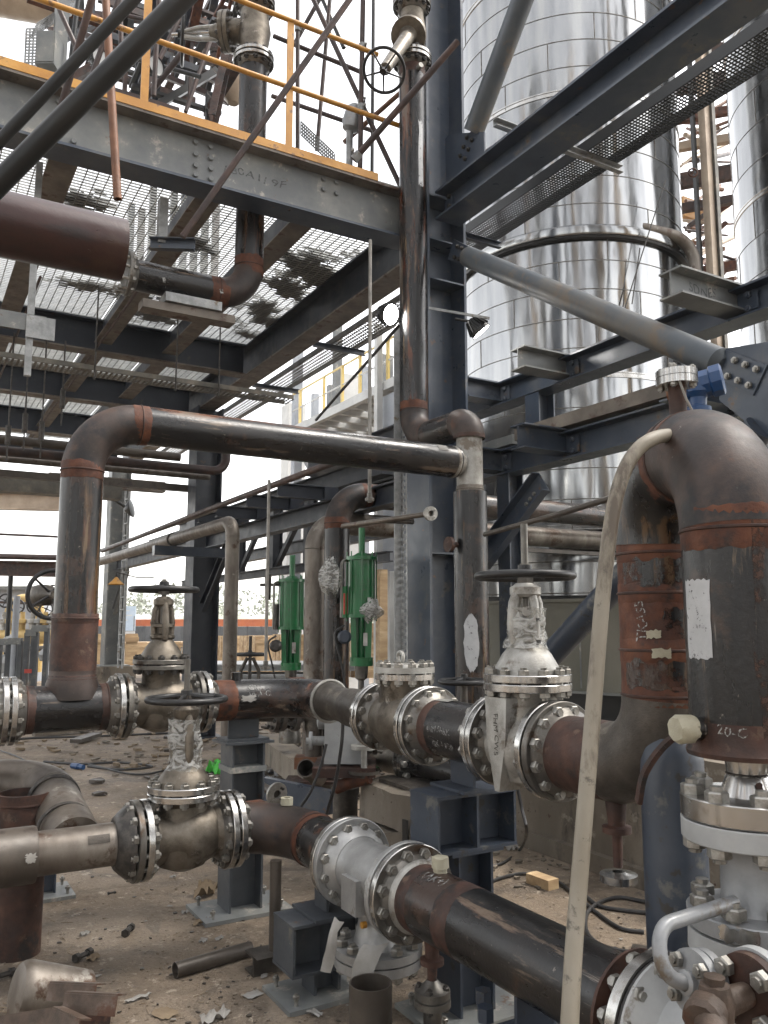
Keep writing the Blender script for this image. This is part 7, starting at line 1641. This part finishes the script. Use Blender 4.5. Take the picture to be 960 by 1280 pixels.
for k, (px, py, a_, lab) in enumerate(((161, 1162, 1.0, 'black stud bolt lying in the middle of the dirt'), (105, 1193, .6, 'dark greasy bolt beside the tan scrap'), (6, 1218, .3, 'dark bolt at the left edge by the cut pipe'), (140, 1116, 0, 'tiny dark bolt on the dirt under the bare pipe'))):
    p = PZ(px, py, .02); s = .045 if k != 3 else .02; T = thing('loose_bolt', lab, 'bolt', p, 'loose bolts on the dirt'); d = V((math.cos(a_), math.sin(a_), 0))
    o = MB().cyl(p - d*s*1.2, p + d*s*1.2, s*.28, seg=8).hexn(p + d*s*.5, d, s*.8, s*.5); o.lathe(p - d*s*1.3, d, [(0, 0), (0, s*.5), (s*.5, s*.5), (s*.5, 0)], 6); o.build('shank', 'boltdark', T)
for k, (px, py, lab) in enumerate(((357, 1206, 'shiny anchor stud left of the short strainer post plate'), (383, 1232, 'shiny anchor stud on the front corner of the strainer support plate'))):
    p = PZ(px, py, 0); T = thing('anchor_stud', lab, 'stud', p, 'anchor studs'); MB().cyl(p, p + ZA*.075, .008, seg=8).hexn(p + ZA*.02, ZA, .028, .018).build('rod', 'bolt', T)
MB().tube([PZ(322, 1206, .008), PZ(352, 1209, .008)], .006, 6).one('steel_rod', 'rod', 'thin steel rod lying beside the anchor stud', 'rod')
a, b = PZ(664, 1096, .03), PZ(692, 1106, .03); MB().bar(a, b, .09, .06).one('timber_block', 'wood', 'small timber block by the cables near the foundation wall', 'block')
MB().bar(PZ(790, 1190, .03), PZ(830, 1196, .03), .06, .06).one('bracket_scrap', 'castdark', 'small tan bracket lying on the cable behind the hose', 'bracket')
for k, (pts, r, lab) in enumerate((
    ([(600, 1108), (625, 1098), (655, 1092), (690, 1098), (720, 1120), (745, 1140), (775, 1160), (805, 1165)], .011, 'black cable running along the foot of the wall to the blue post'),
    ([(810, 1128), (770, 1122), (738, 1136), (732, 1160), (748, 1180), (785, 1190), (812, 1188)], .012, 'looped black cable behind the cream hose'),
    ([(820, 1142), (780, 1138), (748, 1132), (730, 1118)], .012, 'short black cable over the loop behind the hose'),
    ([(645, 975), (652, 1010), (658, 1040), (650, 1062), (630, 1078), (605, 1085)], .010, 'thin black cable hanging by the wall under the wrapped valve'),
    ([(605, 1105), (612, 1116), (600, 1120), (585, 1110)], .012, 'short curl of black cable by the blue support'),
    ([(55, 952), (100, 955), (150, 953), (190, 958), (150, 962), (110, 958)], .014, 'dark cable with blue plug lying on the dirt at left'),
    ([(110, 955), (170, 968), (215, 962), (260, 966), (310, 950)], .010, 'thin dark cable across the dirt behind the front left valve'),
    ([(0, 925), (60, 922), (130, 920), (200, 917), (255, 915)], .018, 'dark cable line along the ground under the back run'),
    ([(0, 938), (20, 945), (40, 955)], .008, 'thin dark wire at the left edge'))):
    zz = .012
    P = [PZ(x, y, zz) if not (k == 3 and y < 1050) else PD(x, y, 5.0) for x, y in pts]
    MB().tube(smooth(P), r, 8).one('cable', 'cable', lab, 'cable', 'cables on the ground')
p = PZ(90, 957, .03); q = PZ(104, 959, .03); MB().lathe(p, q - p, [(0, 0), (0, .03), (.12, .035), (.12, .028), (.2, .028), (.2, 0)], 12).one('cable_plug', 'brightblue', 'blue industrial plug on the cable at left', 'plug')
MB().tube(smooth([PD(429, 895, 4.7), PD(427, 930, 4.7), PD(420, 975, 4.75), PD(412, 1005, 4.8), PD(405, 1030, 5)]), .010, 8).one('hanging_cable', 'cable', 'black cable hanging down beside the pale gear unit', 'cable')
MB().tube(smooth([PD(408, 930, 5.2), PD(400, 960, 5.2), PD(388, 990, 5.2), PD(376, 1008, 5.2)]), .009, 8).one('hanging_cable', 'cable', 'thin black cable slanting left of the pale gear unit', 'cable')
MB().tube(smooth([PD(500, 405, 6.2), PD(470, 440, 6.8), PD(430, 485, 7.6), PD(395, 525, 8.4)]), .014, 8).one('hanging_cable', 'cable', 'black cable slung from the lit floodlight past the gallery', 'cable')
for px, py, L, a_, lab in ((95, 913, 1.2, .1, 'grey plank lying under the left tee'), (108, 922, .6, .9, 'short grey board leaning on the plank under the left tee')):
    p = PZ(px, py, .05); d = V((math.cos(a_), math.sin(a_), .02)); MB().bar(p - d*L/2, p + d*L/2, .16, .05).one('plank', 'pipebrown' if L < 1 else 'concrete', lab, 'plank')
MB().torus(PZ(385, 1000, .02), ZA, .18, .012, 24, 6).one('cable_ring', 'red', 'red hose coil in the rubble behind the supports', 'hose')
m = MB()
for i in range(14):
    P = [gp(320, 460, 920, 1005) + ZA*.03 for _ in range(4)]; c0 = P[0]; P = [c0 + (p - c0)*.4 for p in P]; m.tube(smooth(P, 4), .012, 6)
m.one('cable_tangle', 'cable', 'tangle of dark cables in the rubble behind the supports', 'cables', kind='stuff')
# ---- hazy site air
m = MB(); m.box(-420, 420, -420, 420, -1.5, 30)
hz = m.one('haze', 'ground', None, None, kind='stuff', smooth=0)
hm = bpy.data.materials.new('site_haze'); hm.use_nodes = True; hn = hm.node_tree; hn.nodes.remove(hn.nodes['Principled BSDF'])
pv = hn.nodes.new('ShaderNodeVolumePrincipled'); setp(pv, Color=(.93, .94, .95, 1), Density=.0008); hn.links.new(pv.outputs[0], hn.nodes['Material Output'].inputs['Volume'])
hz.data.materials.clear(); hz.data.materials.append(hm)
# ================================================================== camera, light, sky
cd = bpy.data.cameras.new('camera'); cam = bpy.data.objects.new('camera', cd); C.objects.link(cam)
cd.sensor_fit = 'VERTICAL'; cd.sensor_height = 36; cd.lens = 36 * FPX / 1280; cd.clip_start = .05; cd.clip_end = 2000
f3 = FW*CP + UP*SP; u3 = UP*CP - FW*SP
cam.matrix_world = Matrix((( RT.x, u3.x, -f3.x, 0), (RT.y, u3.y, -f3.y, 0), (RT.z, u3.z, -f3.z, EYE), (0, 0, 0, 1)))
bpy.context.scene.camera = cam
SUN_EL, SUN_DIR = rad(58), (RT*.8 + FW*.1)
sd = V((SUN_DIR.x, SUN_DIR.y, 0)).normalized(); sv = sd*math.cos(SUN_EL) + UP*math.sin(SUN_EL)
sl = bpy.data.lights.new('sun', 'SUN'); sl.energy = .9; sl.angle = rad(14); sl.color = (1, .95, .88)
so = bpy.data.objects.new('sun', sl); C.objects.link(so); so.rotation_euler = sv.to_track_quat('Z', 'Y').to_euler()
w = bpy.data.worlds.new('World'); bpy.context.scene.world = w; w.use_nodes = True
N, L = w.node_tree.nodes, w.node_tree.links
sky = N.new('ShaderNodeTexSky'); sky.sky_type = 'NISHITA'; sky.sun_disc = False; sky.sun_elevation = SUN_EL; sky.sun_rotation = math.atan2(sd.x, sd.y)
sky.air_density = 1.0; sky.dust_density = 1.5; sky.ozone_density = .6
hs = N.new('ShaderNodeHueSaturation'); hs.inputs['Saturation'].default_value = .2
L.new(sky.outputs[0], hs.inputs['Color']); wm = N.new('ShaderNodeMix'); wm.data_type = 'RGBA'; wm.blend_type = 'MULTIPLY'; wm.inputs[0].default_value = 1; wm.inputs[7].default_value = (1, .972, .93, 1); L.new(hs.outputs[0], wm.inputs[6]); L.new(wm.outputs[2], N['Background'].inputs[0]); N['Background'].inputs[1].default_value = .15
sc = bpy.context.scene
sc.view_settings.view_transform = 'Standard'; sc.view_settings.look = 'None'; sc.view_settings.gamma = 1; sc.view_settings.exposure = 2.2
sc.cycles.max_bounces = 6; sc.cycles.use_denoising = True; sc.cycles.transparent_max_bounces = 12
